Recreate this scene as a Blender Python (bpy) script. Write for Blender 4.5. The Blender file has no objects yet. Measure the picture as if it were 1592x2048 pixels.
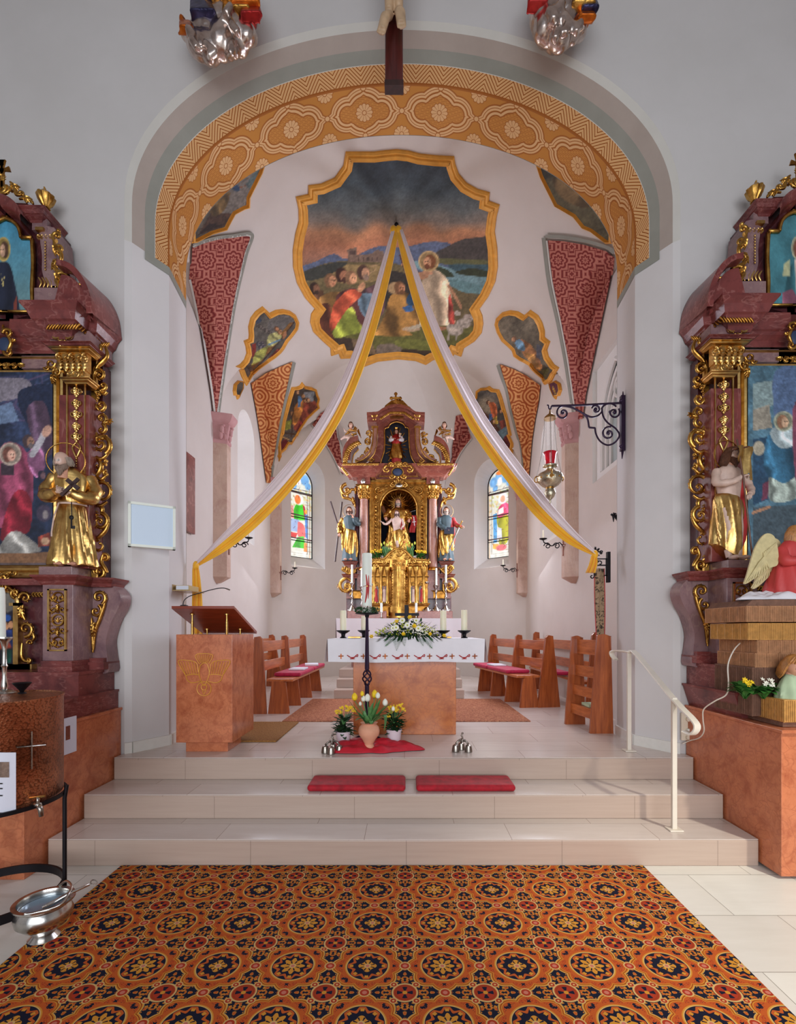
import bpy, bmesh, math, random
import numpy as np
from math import sin, cos, pi, sqrt, atan2, hypot, radians
from mathutils import Vector, Matrix, noise
from mathutils.bvhtree import BVHTree
from mathutils.geometry import tessellate_polygon, delaunay_2d_cdt
SC = bpy.context.scene
COL = SC.collection
random.seed(7)
# ------------------------------------------------------------------ camera, world, lights
EYE = 1.51; FPX = 950.0; VX = 812.0; HY = 1262.0
cam = bpy.data.cameras.new('camera'); camo = bpy.data.objects.new('camera', cam); COL.objects.link(camo)
camo.location = (0, 0, EYE); camo.rotation_euler = (pi/2, 0, 0)
cam.sensor_fit = 'VERTICAL'; cam.sensor_height = 36.0; cam.lens = FPX/2048*36.0
cam.shift_x = -(VX-796)/2048; cam.shift_y = (HY-1024)/2048
cam.clip_start = .05; cam.clip_end = 200
SC.camera = camo
SC.view_settings.view_transform = 'Standard'; SC.view_settings.look = 'None'
SC.view_settings.gamma = 1; SC.view_settings.use_curve_mapping = False
SC.view_settings.exposure = 0.0
W = bpy.data.worlds.new('world'); SC.world = W; W.use_nodes = True
W.node_tree.nodes['Background'].inputs[0].default_value = (.78, .87, 1.0, 1)
W.node_tree.nodes['Background'].inputs[1].default_value = 0.42
def area(name, loc, target, sx, sy, power, col=(1, 1, 1), spread=pi):
 l = bpy.data.lights.new(name, 'AREA'); l.shape = 'RECTANGLE'; l.size = sx; l.size_y = sy
 l.energy = power; l.color = col; l.spread = spread
 o = bpy.data.objects.new(name, l); COL.objects.link(o); o.location = loc
 o.rotation_euler = (Vector(target)-Vector(loc)).to_track_quat('-Z', 'Y').to_euler()
 return o
area('nave_daylight', (0, -5.2, 2.4), (0, 3.5, 1.5), 8, 3.4, 255, (.90, .94, 1), radians(125))
area('choir_window_daylight', (2.2, 8.1, 3.3), (-1.5, 7.8, 2.4), .8, 2.4, 125, (.80, .85, 1))
area('choir_window_daylight.001', (-2.45, 8.1, 3.3), (1.5, 7.8, 2.4), .8, 2.4, 85, (.80, .84, 1))
area('choir_near_window_daylight', (1.9, 5.4, 3.9), (-2.0, 5.4, 2.2), .8, 1.6, 56, (.76, .82, 1))
area('apse_window_daylight', (1.6, 9.8, 3.9), (-.6, 7.5, 3.0), .4, 1.8, 34, (1, .96, .92))
area('apse_window_daylight.001', (-1.92, 9.8, 3.9), (.4, 7.5, 3.0), .4, 1.8, 24, (1, .96, .92))
def spot(name, loc, target, power, col, size, blend, rad=.15):
 l = bpy.data.lights.new(name, 'SPOT'); l.energy = power; l.color = col; l.spot_size = radians(size); l.spot_blend = blend
 l.shadow_soft_size = rad
 o = bpy.data.objects.new(name, l); COL.objects.link(o); o.location = loc
 o.rotation_euler = (Vector(target)-Vector(loc)).to_track_quat('-Z', 'Y').to_euler()
 return o
spot('nave_window_sunlight', (4.2, -.8, 5.2), (1.95, 2.25, 0), 1250, (1, .95, .82), 30, .8)
spot('choir_window_sunlight', (1.9, 6.3, 3.6), (1.0, 3.75, .3), 60, (1, .72, .45), 34, .8)
# ------------------------------------------------------------------ coordinates
def P(px, py, Y):
 return Vector(((px-VX)*Y/FPX, Y, EYE-(py-HY)*Y/FPX))
def XP(px, Y): return (px-VX)*Y/FPX
def ZP(py, Y): return EYE-(py-HY)*Y/FPX
def YF(py, z=0.51): return FPX*(EYE-z)/(py-HY)
# ------------------------------------------------------------------ colours and node helper
def lin(c):
 c = c/255.0
 return c/12.92 if c <= .04045 else ((c+.055)/1.055)**2.4
def rgb(r, g, b): return (lin(r), lin(g), lin(b), 1.0)
class E:
 def __init__(s, nt, sock): s.nt = nt; s.s = sock
 def _m(s, op, *a):
  n = s.nt.nodes.new('ShaderNodeMath'); n.operation = op
  for i, x in enumerate((s,)+a):
   if isinstance(x, E): s.nt.links.new(x.s, n.inputs[i])
   else: n.inputs[i].default_value = x
  return E(s.nt, n.outputs[0])
 def __add__(s, o): return s._m('ADD', o)
 __radd__ = __add__
 def __sub__(s, o): return s._m('SUBTRACT', o)
 def __rsub__(s, o): return (s*-1.0)+o
 def __mul__(s, o): return s._m('MULTIPLY', o)
 __rmul__ = __mul__
 def __truediv__(s, o): return s._m('DIVIDE', o)
 def lt(s, o): return s._m('LESS_THAN', o)
 def gt(s, o): return s._m('GREATER_THAN', o)
 def abs(s): return s._m('ABSOLUTE')
 def sin(s): return s._m('SINE')
 def cos(s): return s._m('COSINE')
 def sqrt(s): return s._m('SQRT')
 def fract(s): return s._m('FRACT')
 def floor(s): return s._m('FLOOR')
 def min(s, o): return s._m('MINIMUM', o)
 def max(s, o): return s._m('MAXIMUM', o)
 def pp(s, o): return s._m('PINGPONG', o)
 def mod(s, o): return s._m('FLOORED_MODULO', o)
 def pow(s, o): return s._m('POWER', o)
 def atan2(s, o): return s._m('ARCTAN2', o)
 def band(s, c, w): return (s-c).abs().lt(w)
def length(a, b): return (a*a+b*b).sqrt()
class Mat:
 def __init__(s, name):
  s.m = bpy.data.materials.new(name); s.m.use_nodes = True; s.nt = s.m.node_tree
  s.b = s.nt.nodes['Principled BSDF']; s.out = s.nt.nodes['Material Output']
 def n(s, t, **k):
  x = s.nt.nodes.new(t)
  for a, v in k.items(): setattr(x, a, v)
  return x
 def link(s, a, b): s.nt.links.new(a.s if isinstance(a, E) else a, b)
 def coord(s, kind='Object'):
  t = s.n('ShaderNodeTexCoord'); return t.outputs[kind]
 def geo(s):
  g = s.n('ShaderNodeNewGeometry'); return g.outputs['Position']
 def sep(s, sock):
  x = s.n('ShaderNodeSeparateXYZ'); s.link(sock, x.inputs[0]); return [E(s.nt, o) for o in x.outputs]
 def comb(s, x, y, z=0.0):
  c = s.n('ShaderNodeCombineXYZ')
  for i, v in enumerate((x, y, z)):
   if isinstance(v, E): s.link(v, c.inputs[i])
   else: c.inputs[i].default_value = v
  return c.outputs[0]
 def scale(s, sock, v):
  m = s.n('ShaderNodeMapping'); s.link(sock, m.inputs[0]); m.inputs['Scale'].default_value = v; return m.outputs[0]
 def noise(s, vec, sc, detail=4, rough=.55, dist=0.0):
  x = s.n('ShaderNodeTexNoise'); s.link(vec, x.inputs['Vector']); x.inputs['Scale'].default_value = sc
  x.inputs['Detail'].default_value = detail; x.inputs['Roughness'].default_value = rough; x.inputs['Distortion'].default_value = dist
  return E(s.nt, x.outputs['Fac'])
 def vor(s, vec, sc, feature='F1', out='Distance'):
  x = s.n('ShaderNodeTexVoronoi'); x.feature = feature; s.link(vec, x.inputs['Vector']); x.inputs['Scale'].default_value = sc
  return E(s.nt, x.outputs[out]) if out == 'Distance' else x.outputs[out]
 def ramp(s, fac, stops, interp='LINEAR'):
  r = s.n('ShaderNodeValToRGB'); r.color_ramp.interpolation = interp
  el = r.color_ramp.elements
  while len(el) < len(stops): el.new(.5)
  for e, (p, c) in zip(el, stops): e.position = p; e.color = c
  s.link(fac, r.inputs[0]); return r.outputs[0]
 def mix(s, fac, a, b, mode='MIX'):
  x = s.n('ShaderNodeMix'); x.data_type = 'RGBA'; x.blend_type = mode
  if isinstance(fac, E): s.link(fac, x.inputs[0])
  else: x.inputs[0].default_value = fac
  for v, i in ((a, 6), (b, 7)):
   if isinstance(v, tuple): x.inputs[i].default_value = v
   else: s.link(v, x.inputs[i])
  return x.outputs[2]
 def base(s, c):
  if isinstance(c, tuple): s.b.inputs['Base Color'].default_value = c
  else: s.link(c, s.b.inputs['Base Color'])
  return s
 def set(s, rough=.5, metal=0.0, spec=.5, **k):
  s.b.inputs['Roughness'].default_value = rough; s.b.inputs['Metallic'].default_value = metal
  s.b.inputs['Specular IOR Level'].default_value = spec
  for a, v in k.items(): s.b.inputs[a.replace('_', ' ')].default_value = v
  return s
 def bump(s, h, strength=.3, dist=.01):
  x = s.n('ShaderNodeBump'); x.inputs['Strength'].default_value = strength; x.inputs['Distance'].default_value = dist
  s.link(h, x.inputs['Height']); s.link(x.outputs[0], s.b.inputs['Normal']); return s
M = {}
def plain(name, c, rough=.5, metal=0.0, var=0.0, sc=8.0, bump=0.0, bsc=30.0, **k):
 t = Mat(name)
 if var > 0:
  nz = t.noise(t.geo(), sc, 4)
  d = tuple(x*(1-var) for x in c[:3])+(1,); u = tuple(min(1, x*(1+var)) for x in c[:3])+(1,)
  t.base(t.ramp(nz, [(.3, d), (.7, u)]))
 else: t.base(c)
 t.set(rough, metal, **k)
 if bump > 0: t.bump(t.noise(t.geo(), bsc, 3), bump, .005)
 M[name] = t.m
 return t.m
# ------------------------------------------------------------------ mesh builder
class MB:
 def __init__(s): s.v = []; s.f = []; s.uv = None; s.col = None
 def add(s, vs, fs):
  o = len(s.v); s.v += [tuple(x) for x in vs]; s.f += [tuple(i+o for i in f) for f in fs]; return s
 def merge(s, o, mat=None):
  vs = o.v if mat is None else [tuple(mat @ Vector(x)) for x in o.v]
  return s.add(vs, o.f)
 def xf(s, mat): s.v = [tuple(mat @ Vector(x)) for x in s.v]; return s
 def box(s, x0, x1, y0, y1, z0, z1):
  return s.add([(x0,y0,z0),(x1,y0,z0),(x1,y1,z0),(x0,y1,z0),(x0,y0,z1),(x1,y0,z1),(x1,y1,z1),(x0,y1,z1)],
     [(0,3,2,1),(4,5,6,7),(0,1,5,4),(1,2,6,5),(2,3,7,6),(3,0,4,7)])
 def prism(s, pts, a0, a1, axis='y'):
  """pts 2D outline; extruded along axis. axis y: pts=(x,z); axis z: pts=(x,y); axis x: pts=(y,z)"""
  def mk(p, a):
   return (p[0], a, p[1]) if axis == 'y' else ((p[0], p[1], a) if axis == 'z' else (a, p[0], p[1]))
  n = len(pts); vs = [mk(p, a0) for p in pts]+[mk(p, a1) for p in pts]
  tri = tessellate_polygon([[Vector((p[0], p[1], 0)) for p in pts]])
  fs = [t for t in tri]+[(t[2]+n, t[1]+n, t[0]+n) for t in tri]
  fs += [(i, (i+1) % n, (i+1) % n+n, i+n) for i in range(n)]
  return s.add(vs, fs)
 def lathe(s, prof, c=(0, 0, 0), seg=20, ax='z', sx=1.0, sy=1.0, flute=None, cap=True):
  """prof: (r,h) list"""
  vs = []; n = len(prof)
  for r, h in prof:
   for k in range(seg):
    a = 2*pi*k/seg; rr = r
    if flute: rr = r*(1+flute[1]*abs(cos(a*flute[0]/2))-flute[1]/2)
    x, y = rr*cos(a)*sx, rr*sin(a)*sy
    p = (x, y, h) if ax == 'z' else ((x, h, y) if ax == 'y' else (h, x, y))
    vs.append((c[0]+p[0], c[1]+p[1], c[2]+p[2]))
  fs = [(i*seg+k, i*seg+(k+1) % seg, (i+1)*seg+(k+1) % seg, (i+1)*seg+k) for i in range(n-1) for k in range(seg)]
  if cap: fs.append(tuple(range(seg))[::-1]); fs.append(tuple((n-1)*seg+k for k in range(seg)))
  return s.add(vs, fs)
 def tube(s, pts, r, seg=8, flat=1.0, up=None, closed=False):
  """tube along pts; r number or list; flat scales the second cross axis"""
  pts = [Vector(p) for p in pts]; n = len(pts)
  if n < 2: return s
  rs = r if isinstance(r, (list, tuple)) else [r]*n
  vs = []; prev = None
  for i, p in enumerate(pts):
   if closed: t = pts[(i+1) % n]-pts[i-1]
   else: t = pts[min(i+1, n-1)]-pts[max(i-1, 0)]
   if t.length < 1e-9: t = Vector((0, 0, 1))
   t.normalize()
   if up is not None: a = Vector(up)
   elif prev is None: a = Vector((0, 0, 1)) if abs(t.z) < .9 else Vector((0, 1, 0))
   else: a = prev
   b = t.cross(a)
   if b.length < 1e-6: b = t.cross(Vector((1, .01, .02)))
   b.normalize(); a = b.cross(t); a.normalize(); prev = a
   for k in range(seg):
    an = 2*pi*k/seg
    vs.append(p+b*(cos(an)*rs[i])+a*(sin(an)*rs[i]*flat))
  m = n if closed else n-1
  fs = [(i*seg+k, i*seg+(k+1) % seg, ((i+1) % n)*seg+(k+1) % seg, ((i+1) % n)*seg+k) for i in range(m) for k in range(seg)]
  if not closed:
   fs.append(tuple(range(seg))[::-1]); fs.append(tuple((n-1)*seg+k for k in range(seg)))
  return s.add(vs, fs)
 def ell(s, c, r, seg=12, rings=8, rot=None):
  vs = []; fs = []
  if not isinstance(r, (tuple, list)): r = (r, r, r)
  R = rot if rot is not None else Matrix.Identity(3)
  C = Vector(c)
  vs.append(C+R @ Vector((0, 0, -r[2])))
  for i in range(1, rings):
   ph = pi*i/rings-pi/2
   for k in range(seg):
    a = 2*pi*k/seg
    vs.append(C+R @ Vector((r[0]*cos(ph)*cos(a), r[1]*cos(ph)*sin(a), r[2]*sin(ph))))
  vs.append(C+R @ Vector((0, 0, r[2])))
  for k in range(seg):
   fs.append((0, 1+(k+1) % seg, 1+k))
   fs.append((len(vs)-1, 1+(rings-2)*seg+k, 1+(rings-2)*seg+(k+1) % seg))
  for i in range(rings-2):
   for k in range(seg):
    fs.append((1+i*seg+k, 1+i*seg+(k+1) % seg, 1+(i+1)*seg+(k+1) % seg, 1+(i+1)*seg+k))
  return s.add(vs, fs)
 def grid(s, rows):
  """rows: list of equal lists of points"""
  m = len(rows[0]); vs = [p for r in rows for p in r]
  fs = [(i*m+j, i*m+j+1, (i+1)*m+j+1, (i+1)*m+j) for i in range(len(rows)-1) for j in range(m-1)]
  return s.add(vs, fs)
 def sweep(s, prof, path, closed=False):
  """prof: list of (out, z) ; path: list of (x,y,nx,ny) : moulding swept in plan, mitred normals given"""
  rows = []
  for (x, y, nx, ny) in path:
   rows.append([(x+nx*o, y+ny*o, z) for o, z in prof])
  if closed: rows.append(rows[0])
  return s.grid(rows)
def mk(name, mb, mat, parent=None, smooth=False, bevel=0.0, uv=None, cols=None, auto=None, subsurf=0, solid=0.0, remesh=0.0):
 me = bpy.data.meshes.new(name)
 off = parent.location if parent is not None and parent.get('_w', 1) else Vector((0, 0, 0))
 if parent is not None and parent.parent is not None: off = off+parent.parent.location
 vs = [(x-off[0], y-off[1], z-off[2]) for x, y, z in mb.v]
 me.from_pydata(vs, [], mb.f); me.update()
 if uv is not None:
  l = me.uv_layers.new(name='UVMap')
  arr = np.array([uv[v] for p in me.polygons for v in p.vertices], dtype=np.float32).ravel()
  l.data.foreach_set('uv', arr)
 if cols is not None:
  ca = me.color_attributes.new(name='Col', type='FLOAT_COLOR', domain='POINT')
  ca.data.foreach_set('color', np.array(cols, dtype=np.float32).ravel())
 if mat is not None: me.materials.append(M[mat] if isinstance(mat, str) else mat)
 if smooth or auto:
  me.polygons.foreach_set('use_smooth', [True]*len(me.polygons))
  if auto: me.set_sharp_from_angle(angle=radians(auto))
 o = bpy.data.objects.new(name, me); COL.objects.link(o)
 if parent is not None: o.parent = parent
 if remesh:
  m_ = o.modifiers.new('r', 'REMESH'); m_.mode = 'VOXEL'; m_.voxel_size = remesh; m_.use_smooth_shade = True
  sm = o.modifiers.new('s', 'SMOOTH'); sm.iterations = 4; sm.factor = .5
 if bevel: 
  b = o.modifiers.new('b', 'BEVEL'); b.width = bevel; b.segments = 2; b.limit_method = 'ANGLE'
 if subsurf:
  b = o.modifiers.new('u', 'SUBSURF'); b.levels = subsurf; b.render_levels = subsurf
 if solid:
  b = o.modifiers.new('t', 'SOLIDIFY'); b.thickness = solid
 return o
def fixn(o):
 bm = bmesh.new(); bm.from_mesh(o.data); bmesh.ops.recalc_face_normals(bm, faces=bm.faces); bm.to_mesh(o.data); bm.free(); return o
def thing(name, label, cat, loc=(0, 0, 0), group=None):
 o = bpy.data.objects.new(name, None); COL.objects.link(o); o.location = loc
 o.empty_display_size = .1
 o['label'] = label; o['category'] = cat
 if group: o['group'] = group
 return o
def tag(o, label, cat, group=None, kind=None):
 o['label'] = label; o['category'] = cat
 if group: o['group'] = group
 if kind: o['kind'] = kind
 return o
def struct(name, mb, mat, **k):
 o = mk(name, mb, mat, **k); o['kind'] = 'structure'; return o
def dup(o, label=None, loc=None, rz=None, parent=None, mirror=False):
 c = o.copy(); COL.objects.link(c); c.parent = parent
 for ch in list(o.children): dup(ch, parent=c)
 if label: c['label'] = label
 if loc is not None: c.location = loc
 if rz is not None: c.rotation_euler = (0, 0, rz)
 return c
def smoothpts(pts, n=6, closed=False):
 """Catmull-Rom through points of any dimension"""
 out = []; N = len(pts); D = len(pts[0])
 rng = range(N) if closed else range(N-1)
 for i in rng:
  if closed: p0, p1, p2, p3 = pts[i-1], pts[i], pts[(i+1) % N], pts[(i+2) % N]
  else: p0, p1, p2, p3 = pts[max(i-1, 0)], pts[i], pts[i+1], pts[min(i+2, N-1)]
  for k in range(n):
   t = k/n
   out.append(tuple(.5*((2*p1[d])+(-p0[d]+p2[d])*t+(2*p0[d]-5*p1[d]+4*p2[d]-p3[d])*t*t+(-p0[d]+3*p1[d]-3*p2[d]+p3[d])*t**3) for d in range(D)))
 if not closed: out.append(tuple(pts[-1]))
 return out
# ------------------------------------------------------------------ materials
def plaster(name, c, c2, sc=1.2, soot=0.0):
 t = Mat(name); g = t.geo()
 n1 = t.noise(g, sc, 5, .6); n2 = t.noise(g, sc*7, 3)
 col = t.ramp(n1, [(.3, c), (.72, c2)])
 t.base(col).set(.9, spec=.2).bump(n2, .12, .01); M[name] = t.m
plaster('nave_plaster', rgb(200, 195, 192), rgb(208, 203, 201))
plaster('jamb_plaster', rgb(208, 204, 202), rgb(216, 212, 210), 1.2)
plaster('choir_plaster', rgb(209, 199, 191), rgb(217, 208, 201), 1.2)
plaster('reveal_plaster', rgb(225, 222, 218), rgb(235, 232, 228), 1.5)
plaster('band_beige', rgb(165, 152, 142), rgb(178, 165, 155), 2)
plaster('band_greygreen', rgb(140, 140, 130), rgb(155, 154, 144), 2)
plaster('line_light', rgb(200, 196, 188), rgb(210, 206, 198), 2)
plaster('capital_pink', rgb(190, 140, 140), rgb(205, 160, 158), 5)
def stone(name, c1, c2, slab_w, slab_d, joint, rough=.25, streak=(1, 6, 6), off=.5, jw=.004):
 t = Mat(name); g = t.geo(); X, Y, Z = t.sep(g)
 st = t.noise(t.scale(g, streak), 3.0, 6, .65)
 row = (Y/slab_d).floor(); 
 u = (X/slab_w+row*off*.73).fract(); v = (Y/slab_d).fract()
 jm = (u.lt(jw/slab_w)).max(v.lt(jw/slab_d))
 cell = ((X/slab_w+row*off*.73).floor()*12.9898+row*78.233).sin()*43758.5
 cellr = cell.fract()
 col = t.mix(st, c1, c2)
 col = t.mix(cellr*.16, col, rgb(150, 120, 105))
 col = t.mix(jm*.75, col, joint)
 t.base(col).set(rough, spec=.45).bump(t.noise(g, 60, 2), .04, .002); M[name] = t.m
stone('nave_stone', rgb(222, 219, 210), rgb(240, 238, 230), .62, .42, rgb(120, 112, 100), .3)
stone('choir_stone', rgb(204, 190, 180), rgb(224, 214, 206), .95, .33, rgb(140, 120, 106), .22)
t = Mat('step_stone'); g = t.geo(); X, Y, Z = t.sep(g)
st = t.noise(t.scale(g, (.6, 8, 14)), 3.0, 6, .65)
jn = (X/1.0+(Z*6.1).floor()*.37).fract().lt(.004)
col = t.mix(st, rgb(174, 151, 136), rgb(194, 172, 157)); col = t.mix(jn*.6, col, rgb(120, 100, 88))
t.base(col).set(.3, spec=.45); M['step_stone'] = t.m
def marble(name, base, dark, vein, sc=3.0, rough=.18, vs=5.0, vstr=.7):
 t = Mat(name); g = t.geo()
 n1 = t.noise(g, sc, 8, .65, .6); n2 = t.noise(g, sc*3.2, 6, .7, 1.2)
 v = t.vor(t.scale(t.mix(.28, g, t.n('ShaderNodeTexNoise').outputs['Color']), (1, 1, 1)), vs, 'DISTANCE_TO_EDGE')
 vm = (1.0-(v*18.0).min(1.0))*vstr*n1*1.6
 col = t.ramp(n1, [(.3, dark), (.52, base), (.75, tuple(min(1, x*1.15) for x in base[:3])+(1,))])
 col = t.mix(n2.gt(.57)*.25, col, dark)
 col = t.mix(vm.min(1.0), col, vein)
 t.base(col).set(rough, spec=.5, Coat_Weight=.06, Coat_Roughness=.2); M[name] = t.m
marble('orange_marble', rgb(198, 118, 80), rgb(164, 84, 54), rgb(140, 68, 46), 9.0, .2, 13.0, .4)
marble('altar_marble', rgb(200, 116, 62), rgb(164, 82, 40), rgb(140, 64, 32), 6.0, .22, 9.0, .4)
marble('red_marble', rgb(124, 58, 54), rgb(84, 32, 34), rgb(176, 120, 112), 4.5, .34, 5.0, .5)
marble('rust_marble', rgb(134, 72, 58), rgb(98, 44, 36), rgb(176, 122, 102), 4.5, .25, 5.0, .5)
marble('mauve_marble', rgb(140, 108, 108), rgb(108, 78, 84), rgb(168, 140, 130), 4.5, .3, 4.0, .5)
marble('column_marble', rgb(168, 118, 98), rgb(140, 88, 76), rgb(196, 160, 138), 7.0, .3, 6.0, .5)
marble('dark_marble', rgb(84, 40, 44), rgb(52, 24, 32), rgb(120, 78, 76), 5.0, .25, 5.0, .4)
marble('pilaster_stone', rgb(198, 168, 150), rgb(180, 142, 126), rgb(214, 192, 180), 4.0, .6, 3.0, .4)
def gold(name, c, d, rough=.28, bsc=45, bstr=.25, metal=1.0):
 t = Mat(name); g = t.geo(); n = t.noise(g, 14, 4); n2 = t.noise(g, bsc, 3)
 t.base(t.ramp(n, [(.3, d), (.65, c)])).set(rough, metal).bump(n2, bstr, .004); M[name] = t.m
gold('gold', rgb(218, 170, 88), rgb(146, 98, 40), .3, 45, .4)
gold('gold_pale', rgb(230, 190, 118), rgb(184, 140, 80), .3)
gold('gold_deep', rgb(188, 134, 62), rgb(112, 70, 28), .36, 45, .4)
gold('silver_leaf', rgb(222, 205, 195), rgb(170, 148, 138), .25, 20, .3)
gold('silver', rgb(225, 222, 216), rgb(170, 166, 160), .22, 60, .1)
gold('brass', rgb(196, 158, 92), rgb(150, 112, 60), .3)
gold('pewter', rgb(176, 168, 158), rgb(120, 112, 104), .32, 30, .2)
gold('silver_gilt', rgb(226, 214, 186), rgb(150, 140, 120), .25, 90, .8)
gold('red_lustre', rgb(180, 40, 36), rgb(120, 18, 22), .35, 30, .2, .6)
gold('blue_lustre', rgb(62, 58, 96), rgb(30, 28, 54), .35, 30, .2, .6)
gold('orange_lustre', rgb(214, 116, 34), rgb(160, 66, 16), .35, 30, .2, .8)
t = Mat('copper'); g = t.geo()
v = t.vor(g, 95, 'F1'); n1 = t.noise(g, 5, 5); n2 = t.noise(g, 40, 3)
col = t.ramp(n1, [(.25, rgb(104, 62, 42)), (.5, rgb(180, 112, 78)), (.75, rgb(212, 150, 112))])
col = t.mix((v.gt(.62))*.55, col, rgb(70, 36, 22))
t.base(col).set(.33, .85).bump(v, .5, .004); M['copper'] = t.m
def wood(name, c1, c2, axis=2, rough=.3, sc=1.0):
 t = Mat(name); g = t.coord('Object'); s = [14*sc]*3; s[axis] = 1.4*sc
 n1 = t.noise(t.scale(g, tuple(s)), 2.2, 6, .6, .4); n2 = t.noise(t.scale(g, tuple(x*5 for x in s)), 2, 3)
 col = t.ramp(n1, [(.3, c1), (.7, c2)]); col = t.mix(n2*.18, col, c1)
 t.base(col).set(rough, spec=.45, Coat_Weight=.2, Coat_Roughness=.15); M[name] = t.m
wood('pew_wood', rgb(130, 58, 24), rgb(186, 98, 46), 2)
wood('pew_wood_long', rgb(150, 72, 30), rgb(206, 118, 62), 1)
wood('pew_wood_wide', rgb(150, 72, 30), rgb(206, 118, 62), 0)
wood('lectern_wood', rgb(120, 44, 22), rgb(160, 66, 34), 0)
wood('dark_wood', rgb(40, 20, 16), rgb(66, 32, 26), 2, .7)
wood('cross_wood', rgb(56, 16, 16), rgb(92, 32, 30), 2)
wood('brown_wood', rgb(80, 46, 30), rgb(118, 72, 48), 2)
wood('pale_wood', rgb(150, 124, 84), rgb(184, 156, 110), 1)
plain('iron', rgb(38, 28, 44), .45, .6, .2)
plain('dark_iron', rgb(30, 26, 30), .5, .7, .2)
plain('purple_iron', rgb(52, 34, 58), .4, .6, .2)
plain('black', rgb(20, 20, 22), .5)
plain('navy', rgb(24, 26, 42), .6, 0, .2)
plain('skin', rgb(208, 150, 122), .45, 0, .12, 20)
plain('pale_skin', rgb(206, 176, 160), .45, 0, .12, 20)
plain('dark_skin', rgb(150, 92, 66), .45, 0, .15, 20)
plain('corpus_skin', rgb(190, 158, 124), .45, 0, .2, 16)
plain('hair_brown', rgb(88, 52, 32), .5, 0, .3, 40, .8, 60)
plain('hair_gold', rgb(176, 118, 58), .45, 0, .3, 40, .8, 60)
plain('hair_grey', rgb(150, 134, 120), .6, 0, .25, 40, .8, 60)
plain('beard_grey', rgb(128, 106, 92), .6, 0, .3, 50, .8, 60)
plain('cloth_red', rgb(176, 42, 42), .6, 0, .15, 5)
plain('robe_red', rgb(196, 62, 60), .55, 0, .1, 5)
plain('cloth_blue', rgb(44, 58, 88), .5, 0, .2, 8)
plain('cloth_teal', rgb(62, 78, 82), .5, 0, .2, 8)
plain('lace_white', rgb(238, 234, 236), .85, 0, .03)
plain('linen', rgb(232, 228, 232), .85, 0, .03)
plain('paper', rgb(222, 224, 236), .8)
plain('candle_wax', rgb(240, 234, 205), .45, 0, .03, Subsurface_Weight=.2)
plain('candle_white', rgb(232, 236, 224), .45, 0, .03)
plain('panel_white', rgb(206, 222, 238), .5)
plain('rail_white', rgb(226, 216, 200), .35, 0, .04)
plain('socket_white', rgb(226, 212, 190), .4)
plain('leaf_green', rgb(54, 110, 42), .5, 0, .35, 30)
plain('leaf_dark', rgb(34, 66, 34), .5, 0, .35, 30)
plain('leaf_tulip', rgb(84, 132, 74), .45, 0, .25, 20)
plain('fern_green', rgb(58, 124, 60), .55, 0, .3, 25)
plain('wreath_green', rgb(46, 86, 48), .6, 0, .4, 60)
plain('petal_yellow', rgb(250, 206, 30), .5, 0, .12, 30)
plain('petal_white', rgb(244, 242, 226), .5, 0, .05)
plain('petal_lime', rgb(186, 190, 60), .5, 0, .15, 30)
plain('terracotta', rgb(222, 160, 128), .7, 0, .08, 12)
plain('pot_white', rgb(222, 206, 212), .4, 0, .03)
plain('cloth_crimson', rgb(190, 18, 40), .6, 0, .12, 14)
plain('drape_yellow', rgb(240, 176, 26), .55, 0, .06, 6, Sheen_Weight=.3)
plain('drape_white', rgb(226, 208, 208), .7, 0, .03)
t = Mat('velvet_red'); g = t.geo(); t.base(t.ramp(t.noise(g, 18, 4), [(.3, rgb(140, 0, 20)), (.7, rgb(186, 8, 34))])).set(.75, Sheen_Weight=.05).bump(t.noise(g, 220, 2), .3, .002); M['velvet_red'] = t.m
t = Mat('velvet_magenta'); g = t.geo(); t.base(t.ramp(t.noise(g, 18, 4), [(.3, rgb(150, 10, 50)), (.7, rgb(190, 22, 74))])).set(.75, Sheen_Weight=.05).bump(t.noise(g, 220, 2), .3, .002); M['velvet_magenta'] = t.m
t = Mat('coir'); g = t.geo(); t.base(t.ramp(t.noise(t.scale(g, (90, 30, 90)), 1.2, 4), [(.3, rgb(122, 78, 30)), (.7, rgb(170, 120, 60))])).set(.95).bump(t.noise(g, 260, 2), .6, .004); M['coir'] = t.m
t = Mat('choir_rug'); g = t.geo(); v = t.vor(g, 26, 'F1'); n = t.noise(g, 42, 3, .6, 1.5)
col = t.ramp(n, [(.36, rgb(118, 60, 36)), (.5, rgb(158, 90, 58)), (.62, rgb(190, 130, 92))]); t.base(t.mix(v.lt(.18)*.5, col, rgb(196, 146, 100))).set(.95).bump(t.noise(g, 200, 2), .5, .003); M['choir_rug'] = t.m
t = Mat('ruby_glass'); t.base(rgb(190, 10, 40)).set(.08, Transmission_Weight=.55, Emission_Strength=.12); t.b.inputs['Emission Color'].default_value = rgb(200, 10, 40); M['ruby_glass'] = t.m
t = Mat('clear_water'); t.base(rgb(150, 176, 196)).set(.05, .3); M['clear_water'] = t.m
t = Mat('vcol'); a = t.n('ShaderNodeVertexColor'); a.layer_name = 'Col'; t.base(a.outputs[0]).set(.6, spec=.3); M['vcol'] = t.m
t = Mat('vcol_gloss'); a = t.n('ShaderNodeVertexColor'); a.layer_name = 'Col'; t.base(a.outputs[0]).set(.35, spec=.5); M['vcol_gloss'] = t.m
t = Mat('stained_glass'); a = t.n('ShaderNodeVertexColor'); a.layer_name = 'Col'; t.base(a.outputs[0]).set(.3); t.link(a.outputs[0], t.b.inputs['Emission Color']); t.b.inputs['Emission Strength'].default_value = .72; M['stained_glass'] = t.m
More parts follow.
